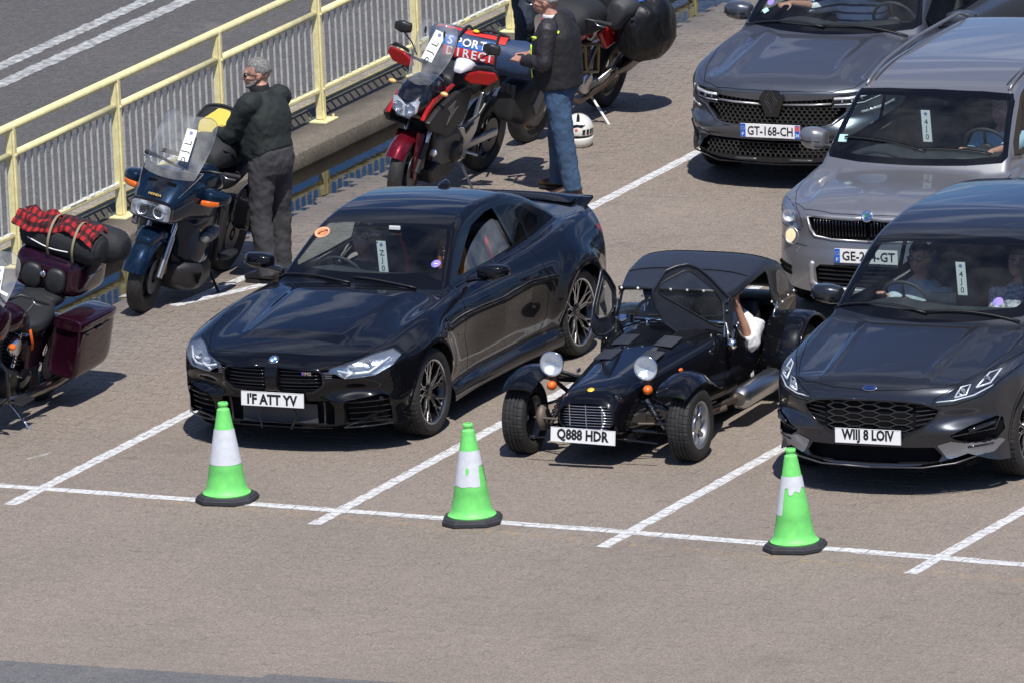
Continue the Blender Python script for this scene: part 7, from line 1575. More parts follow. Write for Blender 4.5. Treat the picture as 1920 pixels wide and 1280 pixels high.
def bwheel(T, y, R_, w_, name, rimm, n_sp=5, steer=0, lean=0, discs=1, x=0, tread=True, discm=STL):
    w = bpy.data.objects.new(name, None); COL.objects.link(w); w.parent = T; w.matrix_local = Matrix.Translation((x, y, R_)) @ Matrix.Rotation(steer, 4, 'Z'); rr = R_-.115 if R_ < .31 else R_-.12
    prof = []; h = w_/2
    for a in np.linspace(-1.0, 1.0, 17):
        prof.append((h*math.sin(a*1.62)*1.0, rr+.012+(R_-rr-.012)*max(0, math.cos(a*1.42))**.5))
    prof = [(-h*.72, rr)]+prof+[(h*.72, rr)]; n = 96; rings = []
    for a, r_ in prof:
        rg = []
        for k in range(n):
            q = r_
            if tread and r_ > R_-.05 and .12 < abs(a)/h < .92 and (k+int(abs(a)/h*9)) % 6 == 0: q -= .0055
            t_ = 2*math.pi*k/n; rg.append((a, q*math.cos(t_), q*math.sin(t_)))
        rings.append(rg)
    MB().loft(rings, cap=False).build('tyre', TYR, w, smooth='auto', ang=R(32))
    rm = MB().lathe([(-h*.72, rr+.008), (-h*.6, rr-.012), (-h*.3, rr-.022), (h*.3, rr-.022), (h*.6, rr-.012), (h*.72, rr+.008)], n=48).build('rim', rimm, w, smooth=True); MB().lathe([(-.07, .001), (-.07, .028), (.07, .028), (.07, .001)], n=20).build('hub', rimm, rm, smooth='auto')
    for k in range(n_sp):
        a = 2*math.pi*k/n_sp+.3
        for da in ((-.12, .12) if n_sp <= 5 else (0,)): MB().tube([(0, .02*math.cos(a+da*3), .02*math.sin(a+da*3)), (0, (rr-.018)*math.cos(a+da), (rr-.018)*math.sin(a+da))], [.014, .009] if n_sp <= 6 else .004, 6).build('spoke', rimm, rm)
    for sx in ((1, -1) if discs == 2 else (1,)): MB().lathe([(.062*sx, .055), (.062*sx, .142), (.068*sx, .142), (.068*sx, .055)], n=40).build('brake_disc', discm, w, smooth='auto')
    return w
def forks(T, y0, y1, z1, x=.10, r_=.022, low=BLK, upm=CHR, R_=.3, mid=.5):
    for sx in (-1, 1):
        a, b = Vector((x*sx, y0, R_)), Vector((x*sx, y1, z1)); m = a.lerp(b, mid); MB().rod(a, m, r_*1.35, n=14).build('fork_slider', low, T, smooth='auto'); MB().rod(m, b, r_, n=14).build('fork_tube', upm, T, smooth='auto'); MB().box((sx*(x+.005), y0+.07, R_+.07), (.035, .06, .10), bev=.01).build('brake_caliper', GLD if low is not BLK else STL, T)
def fender(T, y, R_, w_, a0, a1, m, gap=.035, name='front_mudguard', n=16):
    rings = []
    for t in np.linspace(R(a0), R(a1), n):
        for q in (0,): pass
        ring = []
        for u in np.linspace(-1, 1, 9): rr = R_+gap-(abs(u)**3)*.055; ring.append((u*w_/2, y+rr*math.cos(t), R_+rr*math.sin(t)))
        ring += [(p[0]*.93, y+(math.hypot(p[1]-y, p[2]-R_)-.007)*math.cos(t), R_+(math.hypot(p[1]-y, p[2]-R_)-.007)*math.sin(t)) for p in ring[::-1]]; rings.append(ring)
    return MB().loft(rings).build(name, m, T, smooth='auto')
def screen_sheet(T, rows, m=SCR, name='windshield'):
    """rows: (y, z, half width, sweep back at the edge)"""
    V = []; k = 15; A = cat([list(r_) for r_ in rows], 4)
    for y, z, hw, sw in A:
        for u in np.linspace(-1, 1, k): V.append((hw*u, y+sw*u*u, z))
    n = len(A); o = obj(name, V, [(i*k+j, i*k+j+1, (i+1)*k+j+1, (i+1)*k+j) for i in range(n-1) for j in range(k-1)], m, T, True)
    E = [V[i*k] for i in range(n)]+[V[(n-1)*k+j] for j in range(1, k)]+[V[(n-1-i)*k+k-1] for i in range(1, n)]
    MB().tube(E, .0032, 5).build('screen_edge', glass('screen_edge_clear', (.7, .72, .75), 2.5, dirt=.25), o, smooth=True); return o
def bars(T, pts, grip=.12, r_=.012):
    for sx in (-1, 1):
        P = [Vector((p[0]*sx, p[1], p[2])) for p in pts]; MB().tube(P, r_, 8).build('handlebar', BLK, T, smooth=True); d = (P[-1]-P[-2]).normalized(); MB().rod(P[-1]-d*grip, P[-1]+d*.01, r_*1.5, n=12).build('grip', RUB, T); MB().tube([P[-1]-d*grip+Vector((0, -.03, 0)), P[-1]-d*grip*.6+Vector((0, -.07, -.01)), P[-1]+Vector((0, -.06, -.01))], .006, 6).build('lever', ALU, T, smooth=True)
def bmirror(T, c, stem, sx, m=BLK):
    o = MB().loft(body([((c[0]-.07, c[1], c[2]), .018, .03, 3), ((c[0], c[1]-.015, c[2]+.006), .032, .05, 3), ((c[0]+.07, c[1], c[2]), .018, .036, 2.6)], 18, axis='x')).build('mirror', m, T, smooth=True); MB().tube(stem+[(c[0], c[1], c[2]-.03)], .006, 6).build('mirror_stem', m, o, smooth=True); MB().box((c[0], c[1]+.030, c[2]+.004), (.12, .003, .065), bev=.001).build('mirror_glass', mat('mirror_silver'), o)
def stand(T, a, b, m=BLK): MB().tube([a, b, (b[0]+.03, b[1]-.05, b[2])], .011, 8).build('side_stand', m, T, smooth=True)
def bag_strap(T, pts, m=NYL, r_=.014, name='strap'): return MB().tube(cat(pts, 4), r_, 6, flat=.25).build(name, m, T, smooth=True)
def bcard(T, c, rot, s, lab, w_=.11, h_=.34):
    o = thing('lane_card', lab, 'card'); o.matrix_world = T.matrix_world @ Matrix.Translation(c) @ rot
    MB().box((0, 0, 0), (w_, .002, h_)).build('card', CARD, o)
    for i, ch in enumerate(s):
        text('character', ch, .085, INK, o, frame((0, -.002, .02-i*.075), (0, 0, 1) if ch != '0' else (1, 0, 0), (-1, 0, 0) if ch != '0' else (0, 0, 1)), None, .0003)
    MB().lathe([(-.0016, .016), (-.0016, .001)], (0, 0, h_*.38), ax='y', n=20).build('printed_seal', mat('seal_blue'), o); return o
# ---- blue touring motorcycle
def tourer():
    T = thing('touring_motorcycle', 'dark blue touring motorcycle with tall scratched windshield on its stand', 'motorcycle', (-4.42, 5.79, .0), R(2), None, R(12.5))
    bwheel(T, 0, .305, .125, 'front_wheel', mat('rim_dark', (.05, .048, .045), .4, .6), 3, R(4), discs=2); bwheel(T, 1.53, .315, .17, 'rear_wheel', mat('rim_dark'), 3)
    forks(T, .0, .27, .86, .105, .022, ALU, CHR, .305, .55); fender(T, 0, .305, .20, 35, 165, PBLU, .04)
    MB().loft(body([((0, -.17, .60), .07, .05, 3), ((0, -.02, .655), .10, .05, 3), ((0, .16, .60), .085, .05, 3)], 20)).build('mudguard_brace', PBLU, T, smooth=True)
    up_ = MB().loft(body([((0, -.10, .86), .155, .085, 3.2), ((0, .0, .89), .20, .15, 3), ((0, .14, .93), .25, .20, 2.8), ((0, .32, .90), .29, .22, 2.6), ((0, .50, .82), .29, .22, 2.6), ((0, .66, .76), .26, .18, 2.6)], 36)).build('upper_fairing', PBLU, T, smooth=True)
    MB().loft(body([((0, -.118, .865), .178, .080, 5), ((0, -.09, .868), .184, .085, 5)], 30, ends=False)).build('headlamp_frame', BLKG, T, smooth='auto'); hl = MB().loft([sring((0, -.124+q, .865), .170*k, .072*k, 36, 6) for k, q in ((1, 0), (.9, -.012), (.5, -.018), (.02, -.02))]).build('headlamp_glass', CLR, T, smooth=True)
    MB().loft([sring((0, -.120+q, .865), .166*k, .068*k, 36, 6) for k, q in ((1, 0), (.02, .001))]).build('headlamp_reflector', LAMP, hl); 
    for sx in (-1, 1): MB().lathe([(-.01, .05), (.01, .04), (.018, .002)], (.075*sx, -.125, .865), 'y', 20).build('bulb_bowl', LAMP, hl, smooth=True)
    # black panel below the screen with a vent
    rows = [(-.075, .955, .16, .05), (.0, 1.03, .20, .07), (.09, 1.10, .235, .09), (.16, 1.14, .245, .11)]; screen_sheet(T, [(a-.012, b+.004, c, d) for a, b, c, d in rows], BLKG, 'nose_panel')
    MB().box((0, .035, 1.062), (.24, .03, .012), bev=.004, rot=(R(40), 0, 0)).build('nose_vent', GAP, T); text('badge_lettering', 'HONDA', .028, GLD, T, frame((0, -.078, .985), (1, 0, 0), (0, .7, .75)), .11, .004, .001)
    sc = screen_sheet(T, [(.05, 1.10, .215, .10), (.15, 1.24, .232, .13), (.25, 1.38, .235, .14), (.33, 1.50, .215, .13), (.36, 1.545, .165, .08)]); MB().box((0, .19, 1.27), (.20, .012, .035), bev=.004, rot=(R(-35), 0, 0)).build('screen_vent', BLK, T)
    bcard(T, (.10, .19, 1.36), Matrix.Rotation(R(-34), 4, 'X') @ Matrix.Rotation(R(-4), 4, 'Y'), 'LJ0', 'white lane card taped inside the tall windshield of the blue touring motorcycle', .085, .27)
    for sx in (-1, 1):
        MB().loft(body([((.245*sx, .30, .965), .03, .05, 2.4), ((.32*sx, .30, .965), .085, .065, 2.8), ((.40*sx, .33, .96), .075, .055, 2.8), ((.445*sx, .37, .955), .045, .035, 2.4)], 22, axis='x')).build('mirror_pod', PBLU, T, smooth=True)
        MB().loft(body([((.285*sx, .215, .925), .018, .022, 3), ((.345*sx, .232, .927), .022, .026, 3.4), ((.405*sx, .27, .93), .018, .020, 3)], 16, axis='x')).build('indicator', ORG, T, smooth=True)
        MB().plate([(.28, .32), (.42, .30), (.36, .22)], (.296*sx, 0, 0), (0, 1, 0), (0, 0, 1), .01).build('fairing_vent', GAP, T)
        MB().plate([(.62, .55), (.66, .86), (.72, .88), (.74, .60), (.68, .36), (.62, .36)], (.30*sx, 0, 0), (0, 1, 0), (0, 0, 1), .05).build('fairing_guard', MGR, T, bev=.015)
        MB().loft(body([((.30*sx, .35, .60), .035, .035, 3), ((.31*sx, .46, .62), .045, .045, 3), ((.30*sx, .57, .63), .03, .035, 3)], 16)).build('crash_bar_pad', mat('scuffed_black', (.05, .05, .055), .35, noise=(30, .8, (.2, .2, .2))), T, smooth=True)
        MB().loft([sring((.36*sx, y, .40), .05*k, .018, 14, 3) for y, k in ((.60, .3), (.66, .9), (.80, 1), (.88, .6))]).build('foot_deflector', MGR, T, smooth=True)
        MB().loft(body([((.27*sx, 1.16, .62), .09, .13, 4), ((.29*sx, 1.30, .64), .12, .19, 4), ((.29*sx, 1.60, .64), .12, .19, 4), ((.28*sx, 1.74, .64), .10, .15, 4)], 26)).build('pannier', BLKG, T, smooth=True)
        MB().box((.415*sx, 1.45, .66), (.01, .06, .03), bev=.004).build('pannier_latch', CHR, T)
    MB().loft(body([((0, .20, .72), .17, .12, 3), ((0, .28, .64), .25, .26, 3.2), ((0, .42, .60), .285, .33, 3.4), ((0, .56, .60), .285, .32, 3.4), ((0, .70, .62), .25, .24, 3)], 36)).build('main_fairing', PBLU, T, smooth=True)
    MB().loft(body([((0, .24, .28), .20, .10, 3.5), ((0, .36, .27), .285, .14, 4), ((0, .62, .25), .28, .12, 4), ((0, .76, .26), .22, .08, 3.5)], 30)).build('lower_fairing', MGR, T, smooth=True)
    text('badge_lettering', 'Pan European', .035, GLD, T, frame((.292, .34, .70), (0, 1, .25), (0, -.25, 1)), .17, .0005)
    bars(T, [(.08, .52, 1.06), (.20, .50, 1.10), (.40, .62, 1.08)])
    MB().box((0, .55, .45), (.34, .6, .36), bev=.08).build('engine', ENB, T); MB().loft(body([((0, .55, .95), .15, .10, 2.6), ((0, .75, .96), .19, .13, 2.6), ((0, .98, .88), .15, .10, 2.6)], 22)).build('fuel_tank', PBLU, T, smooth=True)
    MB().loft(body([((0, .95, .86), .12, .05, 3), ((0, 1.15, .86), .17, .07, 3), ((0, 1.45, .93), .17, .07, 3), ((0, 1.66, .95), .14, .05, 3)], 22)).build('seat', VNL, T, smooth=True)
    MB().loft(body([((0, 1.55, 1.12), .16, .11, 4), ((0, 1.66, 1.13), .21, .15, 4), ((0, 1.86, 1.13), .21, .15, 4), ((0, 1.95, 1.12), .17, .12, 4)], 26)).build('top_case', BLKG, T, smooth=True)
    stand(T, (.16, .80, .28), (.36, .74, .045)); MB().box((0, .9, .35), (.12, .5, .06), bev=.02).build('swingarm', MGR, T)
    # open tank bag with yellow lining, held by the man
    B = thing('tank_bag', 'large black bag with yellow lining held open on the blue touring motorcycle', 'bag'); B.matrix_world = T.matrix_world @ Matrix.Translation((-.06, 1.12, 1.04)) @ Matrix.Scale(.84, 4)
    MB().loft(body([((0, -.22, .0), .16, .10, 3), ((.01, -.06, .04), .22, .15, 3), ((.02, .16, .03), .23, .15, 3), ((.02, .32, -.02), .17, .11, 3)], 24)).build('bag_body', NYL, B, smooth=True, disp=(.08, .03))
    lid = MB(); rings = []
    for t in np.linspace(0, 1, 9):
        hw = .10+.15*math.sin(math.pi*min(1, .18+t*.62)); rings.append([(u*hw, .02+.16*t+.02*u*u+.0*t, .10+.34*t-.05*t*u*u) for u in np.linspace(-1, 1, 11)])
    Vf = [p for r_ in rings for p in r_]; F_ = [(i*11+j, i*11+j+1, (i+1)*11+j+1, (i+1)*11+j) for i in range(8) for j in range(10)]
    o = obj('bag_flap', Vf, F_, NYL, B, True); q = o.modifiers.new('thick', 'SOLIDIFY'); q.thickness = .02
    YLN = mat('yellow_lining', (.72, .56, .09), .7, bump=(18, .5, .01)); Vy = [(x*.82, y-.016, .10+(z-.10)*.88+.012) for x, y, z in Vf]; ly = obj('yellow_lining', Vy, F_, YLN, o, True)
    text('lining_mark', 'CE', .06, INK, ly, frame((.04, .085, .26), (1, 0, 0), (0, .42, .9)), None, .0005); MB().tube([Vf[i*11] for i in range(9)]+[Vf[88+j] for j in range(1, 11)]+[Vf[(8-i)*11+10] for i in range(1, 9)], .014, 8).build('flap_binding', NYL, o, smooth=True)
    for dx in (-.16, .18): bag_strap(B, [(dx, -.15, .12), (dx*1.35, -.02, .05), (dx*1.5, .1, -.12)])
    return T
TOUR = tourer()
# ---- red and black adventure motorcycle with luggage
def adventure():
    T = thing('adventure_motorcycle', 'red and black adventure motorcycle with red hand guards and a holdall strapped on', 'motorcycle', (-4.04, 9.80, 0), R(-1), None, R(11))
    bwheel(T, 0, .31, .12, 'front_wheel', mat('rim_black', (.015, .015, .016), .35, .5), 6, R(8)); bwheel(T, 1.45, .315, .16, 'rear_wheel', mat('rim_black'), 6)
    forks(T, .0, .28, .86, .10, .021, BLK, CHR, .31, .42); fender(T, 0, .31, .17, 10, 150, PDRD, .03)
    for sx in (-1, 1): MB().plate([(-.05, .66), (.09, .62), (.05, .45), (.02, .24), (-.02, .26), (-.06, .48)], (.09*sx, 0, 0), (0, 1, 0), (0, 0, 1), .012).build('fork_guard', PDRD, T, bev=.004)
    MB().loft(body([((0, -.12, .86), .10, .075, 3), ((0, -.03, .88), .15, .13, 2.8), ((0, .10, .92), .165, .15, 2.6), ((0, .25, .95), .16, .13, 2.6)], 26)).build('nose_fairing', BLKG, T, smooth=True)
    hl = MB().plate([(-.125, .07), (-.09, .075), (0, .02), (.09, .075), (.125, .07), (.115, -.03), (.06, -.085), (-.06, -.085), (-.115, -.03)], (0, -.165, .885), (1, 0, 0), (0, .12, 1), .02).build('headlamp_glass', CLR, T, bev=.006); MB().plate([(-.118, .062), (-.09, .068), (0, .012), (.09, .068), (.118, .062), (.108, -.03), (.055, -.078), (-.055, -.078), (-.108, -.03)], (0, -.150, .885), (1, 0, 0), (0, .12, 1), .012).build('headlamp_reflector', LAMP, hl)
    for sx in (-1, 1):
        MB().lathe([(-.012, .042), (.0, .046), (.02, .036), (.028, .002)], (.055*sx, -.178, .88), 'y', 20).build('bulb_bowl', CHR, hl, smooth=True)
        MB().plate([(-.15, .80), (-.12, .785), (.05, .895), (.40, .985), (.38, 1.00), (.02, .945), (-.11, .84)], (.155*sx, 0, 0), (0, 1, 0), (0, 0, 1), .035).build('red_blade', PRED, T, bev=.008)
        MB().plate([(-.12, .78), (-.04, .70), (.30, .58), (.56, .66), (.66, .86), (.60, .95), (.36, .94), (.04, .86)], (.185*sx, 0, 0), (0, 1, 0), (0, 0, 1), .06).build('side_fairing', MGR, T, bev=.02)
        MB().plate([(.20, .84), (.34, .88), (.30, .80), (.40, .82), (.22, .70), (.26, .78)], (.218*sx, 0, 0), (0, 1, 0), (0, 0, 1), .004).build('side_emblem', mat('emblem_grey', (.12, .12, .12), .4), T)
        MB().plate([(.30, .60), (.42, .58), (.46, .52), (.60, .58), (.70, .82), (.76, .80), (.66, .50), (.56, .42), (.50, .30), (.44, .30), (.44, .48)], (.15*sx, .28, -.02), (0, 1, 0), (0, 0, 1), .03).build('footpeg_hanger', ALU, T, bev=.006)
        MB().rod((.15*sx, .78, .34), (.27*sx, .80, .33), .012, n=8).build('footpeg', ALU, T)
        # hand guards
        MB().plate([(-.15, .01), (-.12, .065), (.02, .06), (.12, .02), (.145, -.03), (.08, -.06), (-.08, -.05)], (.36*sx, .44, 1.085), (.94*-sx, -.28, 0), (0, -.1, 1), .03).build('hand_guard', PRED, T, bev=.012)
        MB().plate([(-.14, .06), (-.02, .075), (.08, .055), (.06, .09), (-.08, .105)], (.36*sx, .45, 1.09), (.94*-sx, -.28, 0), (0, -.1, 1), .02).build('guard_deflector', BLK, T, bev=.006)
        bmirror(T, (.40*sx+.02, .45, 1.34), [(.25*sx, .50, 1.12), (.30*sx, .48, 1.22)], sx)
        MB().ell((.235*sx, .05, 1.0), (.035, .022, .02)).build('indicator', mat('amber_clear', (.75, .45, .15), .15, coat=1), T, smooth=True); MB().rod((.12*sx, .10, .99), (.21*sx, .06, 1.0), .008).build('indicator_stem', BLK, T)
        MB().lathe([(0, .03), (-.015, .03), (-.018, .001)], (.17*sx, .14, .47), 'y', 16).build('spot_lamp', LAMP, T, smooth=True)
        # pannier
        P_ = MB().loft(body([((.34*sx, 1.06, .72), .09, .13, 3.6), ((.37*sx, 1.20, .74), .13, .20, 3.6), ((.37*sx, 1.48, .74), .13, .20, 3.6), ((.35*sx, 1.62, .73), .10, .15, 3.6)], 28)).build('pannier', BLK, T, smooth=True)
        MB().plate([(-.16, -.02), (-.02, .14), (.12, .17), (.20, .04), (.16, -.02), (.05, .04), (-.08, -.12)], (.505*sx, 1.38, .74), (0, 1, 0), (0, 0, 1), .02).build('pannier_trim', mat('trim_grey', (.16, .16, .165), .4, .3), P_, bev=.006)
        for k in range(3): MB().box((.30*sx+.045*k*sx, 1.055-.0*k, .84-.0*k), (.038, .02, .12), bev=.004).build('reflector_strip', mat('dull_reflector', (.07, .07, .075), .35), P_)
    screen_sheet(T, [(-.02, .985, .05, .02), (.04, 1.08, .115, .05), (.12, 1.22, .165, .09), (.20, 1.36, .175, .09), (.26, 1.47, .15, .06), (.285, 1.50, .10, .03)])
    bcard(T, (.03, .18, 1.33), Matrix.Rotation(R(-28), 4, 'X') @ Matrix.Rotation(R(10), 4, 'Y'), 'LJ0', 'white lane card clipped to the clear screen of the red adventure motorcycle', .10, .26)
    for x_ in (-.07, .10): MB().ell((x_, .20, 1.44), (.011, .006, .032), 10, 8).build('rubber_tie', BLK, T)
    MB().loft(body([((.20, .34, 1.13), .04, .02, 3), ((.21, .42, 1.17), .08, .05, 2.5), ((.22, .52, 1.14), .06, .035, 2.5)], 18)).build('phone_mount_cover', mat('bag_white', (.6, .6, .66), .5), T, smooth=True)
    bars(T, [(.06, .50, 1.04), (.22, .46, 1.10), (.40, .54, 1.09)])
    MB().loft(body([((0, .42, .93), .15, .12, 2.8), ((0, .60, .98), .17, .14, 2.8), ((0, .80, .92), .14, .10, 2.8)], 24)).build('fuel_tank', MGR, T, smooth=True); MB().loft(body([((0, .78, .84), .11, .06, 3), ((0, 1.0, .84), .15, .07, 3), ((0, 1.3, .90), .14, .06, 3), ((0, 1.5, .93), .10, .04, 3)], 22)).build('seat', VNL, T, smooth=True)
    MB().box((0, .52, .42), (.30, .42, .34), bev=.06).build('engine', ENG, T); MB().lathe([(-.01, .09), (.03, .085), (.045, .06), (.045, .001)], (.15, .60, .38), 'x', 24).build('clutch_cover', ENB, T, smooth=True)
    MB().box((0, .22, .58), (.26, .05, .30), bev=.01).build('radiator', ENB, T); MB().plate([(.16, .30), (.30, .34), (.66, .30), (.62, .20), (.24, .17)], (0, 0, 0), (0, 1, 0), (0, 0, 1), .30).build('belly_pan', MGR, T, bev=.02)
    MB().tube([(.14, .70, .55), (.16, .95, .62), (.16, 1.2, .78)], .016, 8).build('subframe', ALU, T); MB().box((.12, 1.08, .36), (.04, .72, .06), bev=.01).build('swingarm', ALU, T); stand(T, (.14, .75, .26), (.32, .70, .05), ALU)
    # holdall
    H_ = thing('holdall', 'navy and red sports holdall strapped across the adventure motorcycle', 'bag'); H_.matrix_world = T.matrix_world @ Matrix.Translation((.10, 1.02, 1.12)) @ Matrix.Rotation(R(10), 4, 'Z')
    NAV = mat('navy_polyester', (.022, .045, .11), .6, bump=(16, .6, .012)); RDP = mat('red_polyester', (.55, .03, .025), .6, bump=(16, .5, .01)); BLP = mat('bag_blue_panel', (.02, .14, .50), .5); RPN = mat('bag_red_panel', (.60, .03, .04), .5); WPR = mat('white_print', (.75, .76, .78), .6)
    bb = body([((-.44, .02, .04), .09, .10, 2.6), ((-.36, .0, .02), .14, .145, 2.6), ((-.1, 0, .0), .155, .15, 2.8), ((.2, 0, .0), .155, .145, 2.8), ((.42, .0, -.005), .15, .14, 2.6), ((.52, .02, -.02), .10, .10, 2.4)], 28, axis='x')
    MB().loft(bb).build('bag_body', NAV, H_, smooth=True, disp=(.09, .03))
    def band(x0, x1, a0, a1, m, nm, off=.010, n=14, cols=10):
        V = []
        for i in range(cols+1):
            x_ = x0+(x1-x0)*i/cols; ry, rz = .155+off, .15+off
            for j in range(n+1):
                t = R(a0+(a1-a0)*j/n); V.append((x_, -ry*math.cos(t)*1.0 if True else 0, rz*math.sin(t)))
        return obj(nm, V, [(i*(n+1)+j, (i+1)*(n+1)+j, (i+1)*(n+1)+j+1, i*(n+1)+j+1) for i in range(cols) for j in range(n)], m, H_, True)
    band(-.40, .12, 62, 88, RDP, 'red_stripe', .014); band(-.32, .14, 17, 50, BLP, 'blue_panel', .016); band(-.30, .14, -13, 16, RPN, 'red_panel', .016); band(.13, .20, 50, 110, RDP, 'red_stripe', .016)
    def lay(s, x0, x1, ang, size):
        for i, ch in enumerate(s):
            x_ = x0+(x1-x0)*i/(len(s)-1); t = R(ang); r_ = .155+.020; text('print', ch, size, WPR, H_, frame((x_, -r_*math.cos(t), (.150+.020)*math.sin(t)), (1, 0, 0), (0, math.sin(t), math.cos(t))), None, .001, .0018)
    lay('SPORTS', -.25, .10, 33, .098); lay('DIRECT', -.235, .10, 4, .098)
    bag_strap(H_, [(-.22, -.18, -.10), (-.20, -.185, .05), (-.17, -.10, .17), (-.14, .04, .18), (-.12, .16, .05)]); bag_strap(H_, [(.16, -.20, -.30), (.15, -.185, .02), (.13, -.10, .165), (.12, .04, .17), (.12, .16, .05)]); MB().ell((-.07, -.05, .175), (.028, .018, .014)).build('handle_tag', mat('tag_yellow', (.85, .65, .03), .5), H_, smooth=True)
    MB().tube(cat([(-.05, -.03, .17), (.03, -.03, .20), (.12, -.02, .19), (.20, .0, .16)], 4), .014, 8).build('carry_handle', NYL, H_, smooth=True)
    return T
ADVB = adventure()
# ---- naked red motorcycle loaded with a big black bag
def naked():
    T = thing('naked_motorcycle', 'red lattice-frame motorcycle with a huge black bag behind the man in the vest', 'motorcycle', (-4.09, 12.34, 0), R(-1), None, R(13))
    bwheel(T, 0, .30, .12, 'front_wheel', mat('rim_gold', (.30, .22, .08), .4, .7), 3, R(-6)); bwheel(T, 1.44, .305, .17, 'rear_wheel', mat('rim_gold'), 3); forks(T, 0, .27, .85, .10, .022, ALU, GLD, .30, .4); fender(T, 0, .30, .15, 30, 140, PRED, .03)
    MB().loft(body([((0, .32, .84), .13, .09, 2.6), ((0, .46, .90), .18, .12, 2.6), ((0, .66, .87), .15, .10, 2.6), ((0, .82, .80), .10, .07, 2.6)], 24)).build('fuel_tank', PRED, T, smooth=True); MB().loft(body([((.02, .30, .97), .13, .07, 3), ((.02, .42, 1.0), .20, .14, 3), ((.02, .74, .98), .20, .14, 3), ((.02, .88, .93), .13, .08, 3)], 24)).build('tank_cover', NYL, T, smooth=True, disp=(.08, .02))
    MB().loft(body([((0, .96, .84), .12, .05, 3), ((0, 1.2, .86), .15, .06, 3), ((0, 1.42, .92), .13, .05, 3)], 20)).build('seat', VNL, T, smooth=True)
    for sx in (-1, 1):
        MB().plate([(.74, .84), (1.0, .88), (1.26, .91), (1.30, .84), (1.18, .70), (.92, .66)], (.17*sx, 0, 0), (0, 1, 0), (0, 0, 1), .05).build('tail_fairing', PRED, T, bev=.018)
        MB().ell((.20*sx, 1.04, .80), (.03, .045, .025)).build('indicator', ORG, T, smooth=True)
        N_ = [(.28, .82), (.40, .56), (.56, .76), (.68, .50), (.84, .72), (.92, .46)]
        for a, b in zip(N_[:-1], N_[1:]): MB().rod((.15*sx, *a), (.15*sx, *b), .014, n=8).build('frame_tube', mat('frame_bronze', (.22, .17, .08), .35, .7), T)
        MB().rod((.15*sx, .28, .82), (.15*sx, .94, .70), .015, n=8).build('frame_tube', mat('frame_bronze'), T); MB().rod((.15*sx, .40, .56), (.15*sx, .92, .46), .015, n=8).build('frame_tube', mat('frame_bronze'), T)
        MB().loft(body([((.21*sx, 1.12, .44), .04, .04, 2.6), ((.24*sx, 1.30, .50), .065, .075, 2.8), ((.26*sx, 1.62, .60), .065, .075, 2.8), ((.265*sx, 1.70, .62), .05, .06, 2.6)], 22)).build('silencer', mat('smoked_steel', (.20, .19, .17), .22, 1), T, smooth=True)
        MB().tube([(.18*sx, .88, .40), (.20*sx, 1.10, .46), (.20*sx, 1.28, .62), (.18*sx, 1.34, .72)], .016, 8).build('peg_hanger', ALU, T, smooth=True); MB().rod((.20*sx, 1.18, .60), (.20*sx, 1.36, .56), .012, n=8).build('peg_hanger', ALU, T)
    MB().box((0, .66, .46), (.28, .44, .30), bev=.05).build('engine', ENG, T)
    for y, z, a in ((.44, .52, 70), (.76, .62, 10)):
        for k in range(5): MB().box((0, y, z+(.0)), (.2, .15, .012), rot=(R(a), 0, 0)).build('cylinder_fin', ENG, T).location = (0, math.sin(R(a))*-.024*k, math.cos(R(a))*.024*k)
    MB().lathe([(-.01, .10), (.03, .095), (.045, .07), (.045, .001)], (.14, .70, .40), 'x', 24).build('clutch_cover', ALU, T, smooth=True); MB().tube([(.10, .40, .50), (.14, .36, .36), (.16, .6, .26), (.2, 1.0, .34), (.22, 1.2, .46)], .022, 10).build('exhaust_pipe', mat('heat_stained_steel'), T, smooth=True)
    MB().box((.10, 1.12, .33), (.04, .68, .07), bev=.01).build('swingarm', ALU, T); stand(T, (.15, .85, .27), (.40, .80, .065), WHP); bars(T, [(.06, .40, 1.0), (.22, .36, 1.05), (.38, .46, 1.03)])
    MB().box((-.0, 1.32, .935), (.05, .12, .03), bev=.01).build('white_pad', WHP, T)
    B = thing('soft_pannier', 'huge shiny black rain-covered bag hanging on the side of the red motorcycle', 'bag'); B.matrix_world = T.matrix_world @ Matrix.Translation((.33, 1.26, .84)) @ Matrix.Rotation(R(-10), 4, 'Y') @ Matrix.Rotation(R(14), 4, 'X')
    RNC = mat('rain_cover', (.006, .0065, .009), .42, spec=.4, bump=(9, .7, .03, (1, 1, .5))); MB().loft(body([((0, -.26, 0), .13, .17, 2.2), ((.02, -.18, .01), .19, .25, 2.3), ((.04, .0, .0), .22, .29, 2.4), ((.04, .18, -.01), .19, .26, 2.3), ((.03, .28, -.02), .11, .16, 2.2)], 40, sub=6)).build('bag_body', RNC, B, smooth=True, disp=(.10, .045)); MB().tube(cat([(-.08, -.24, .20), (.0, -.20, .29), (.10, -.12, .30)], 4), .006, 6).build('blue_cord', mat('cord_blue', (.02, .12, .6), .5), B, smooth=True)
    B = thing('tail_bag', 'black padded tail bag strapped on the seat of the red motorcycle', 'bag'); B.matrix_world = T.matrix_world @ Matrix.Translation((.06, 1.22, 1.02)) 
    MB().loft(body([((0, -.24, .02), .13, .09, 3.2), ((0, -.12, .03), .19, .13, 3.4), ((.02, .14, .05), .19, .14, 3.4), ((.02, .26, .04), .13, .09, 3)], 28)).build('bag_body', NYL, B, smooth=True, disp=(.09, .02)); MB().box((0, -.20, .12), (.2, .03, .02), bev=.008, rot=(R(30), 0, 0)).build('bag_handle', BLK, B)
    B = thing('side_bag', 'grey-black soft bag between the tail bag and the huge covered bag', 'bag'); B.matrix_world = T.matrix_world @ Matrix.Translation((.22, 1.10, .98)) @ Matrix.Rotation(R(25), 4, 'Y')
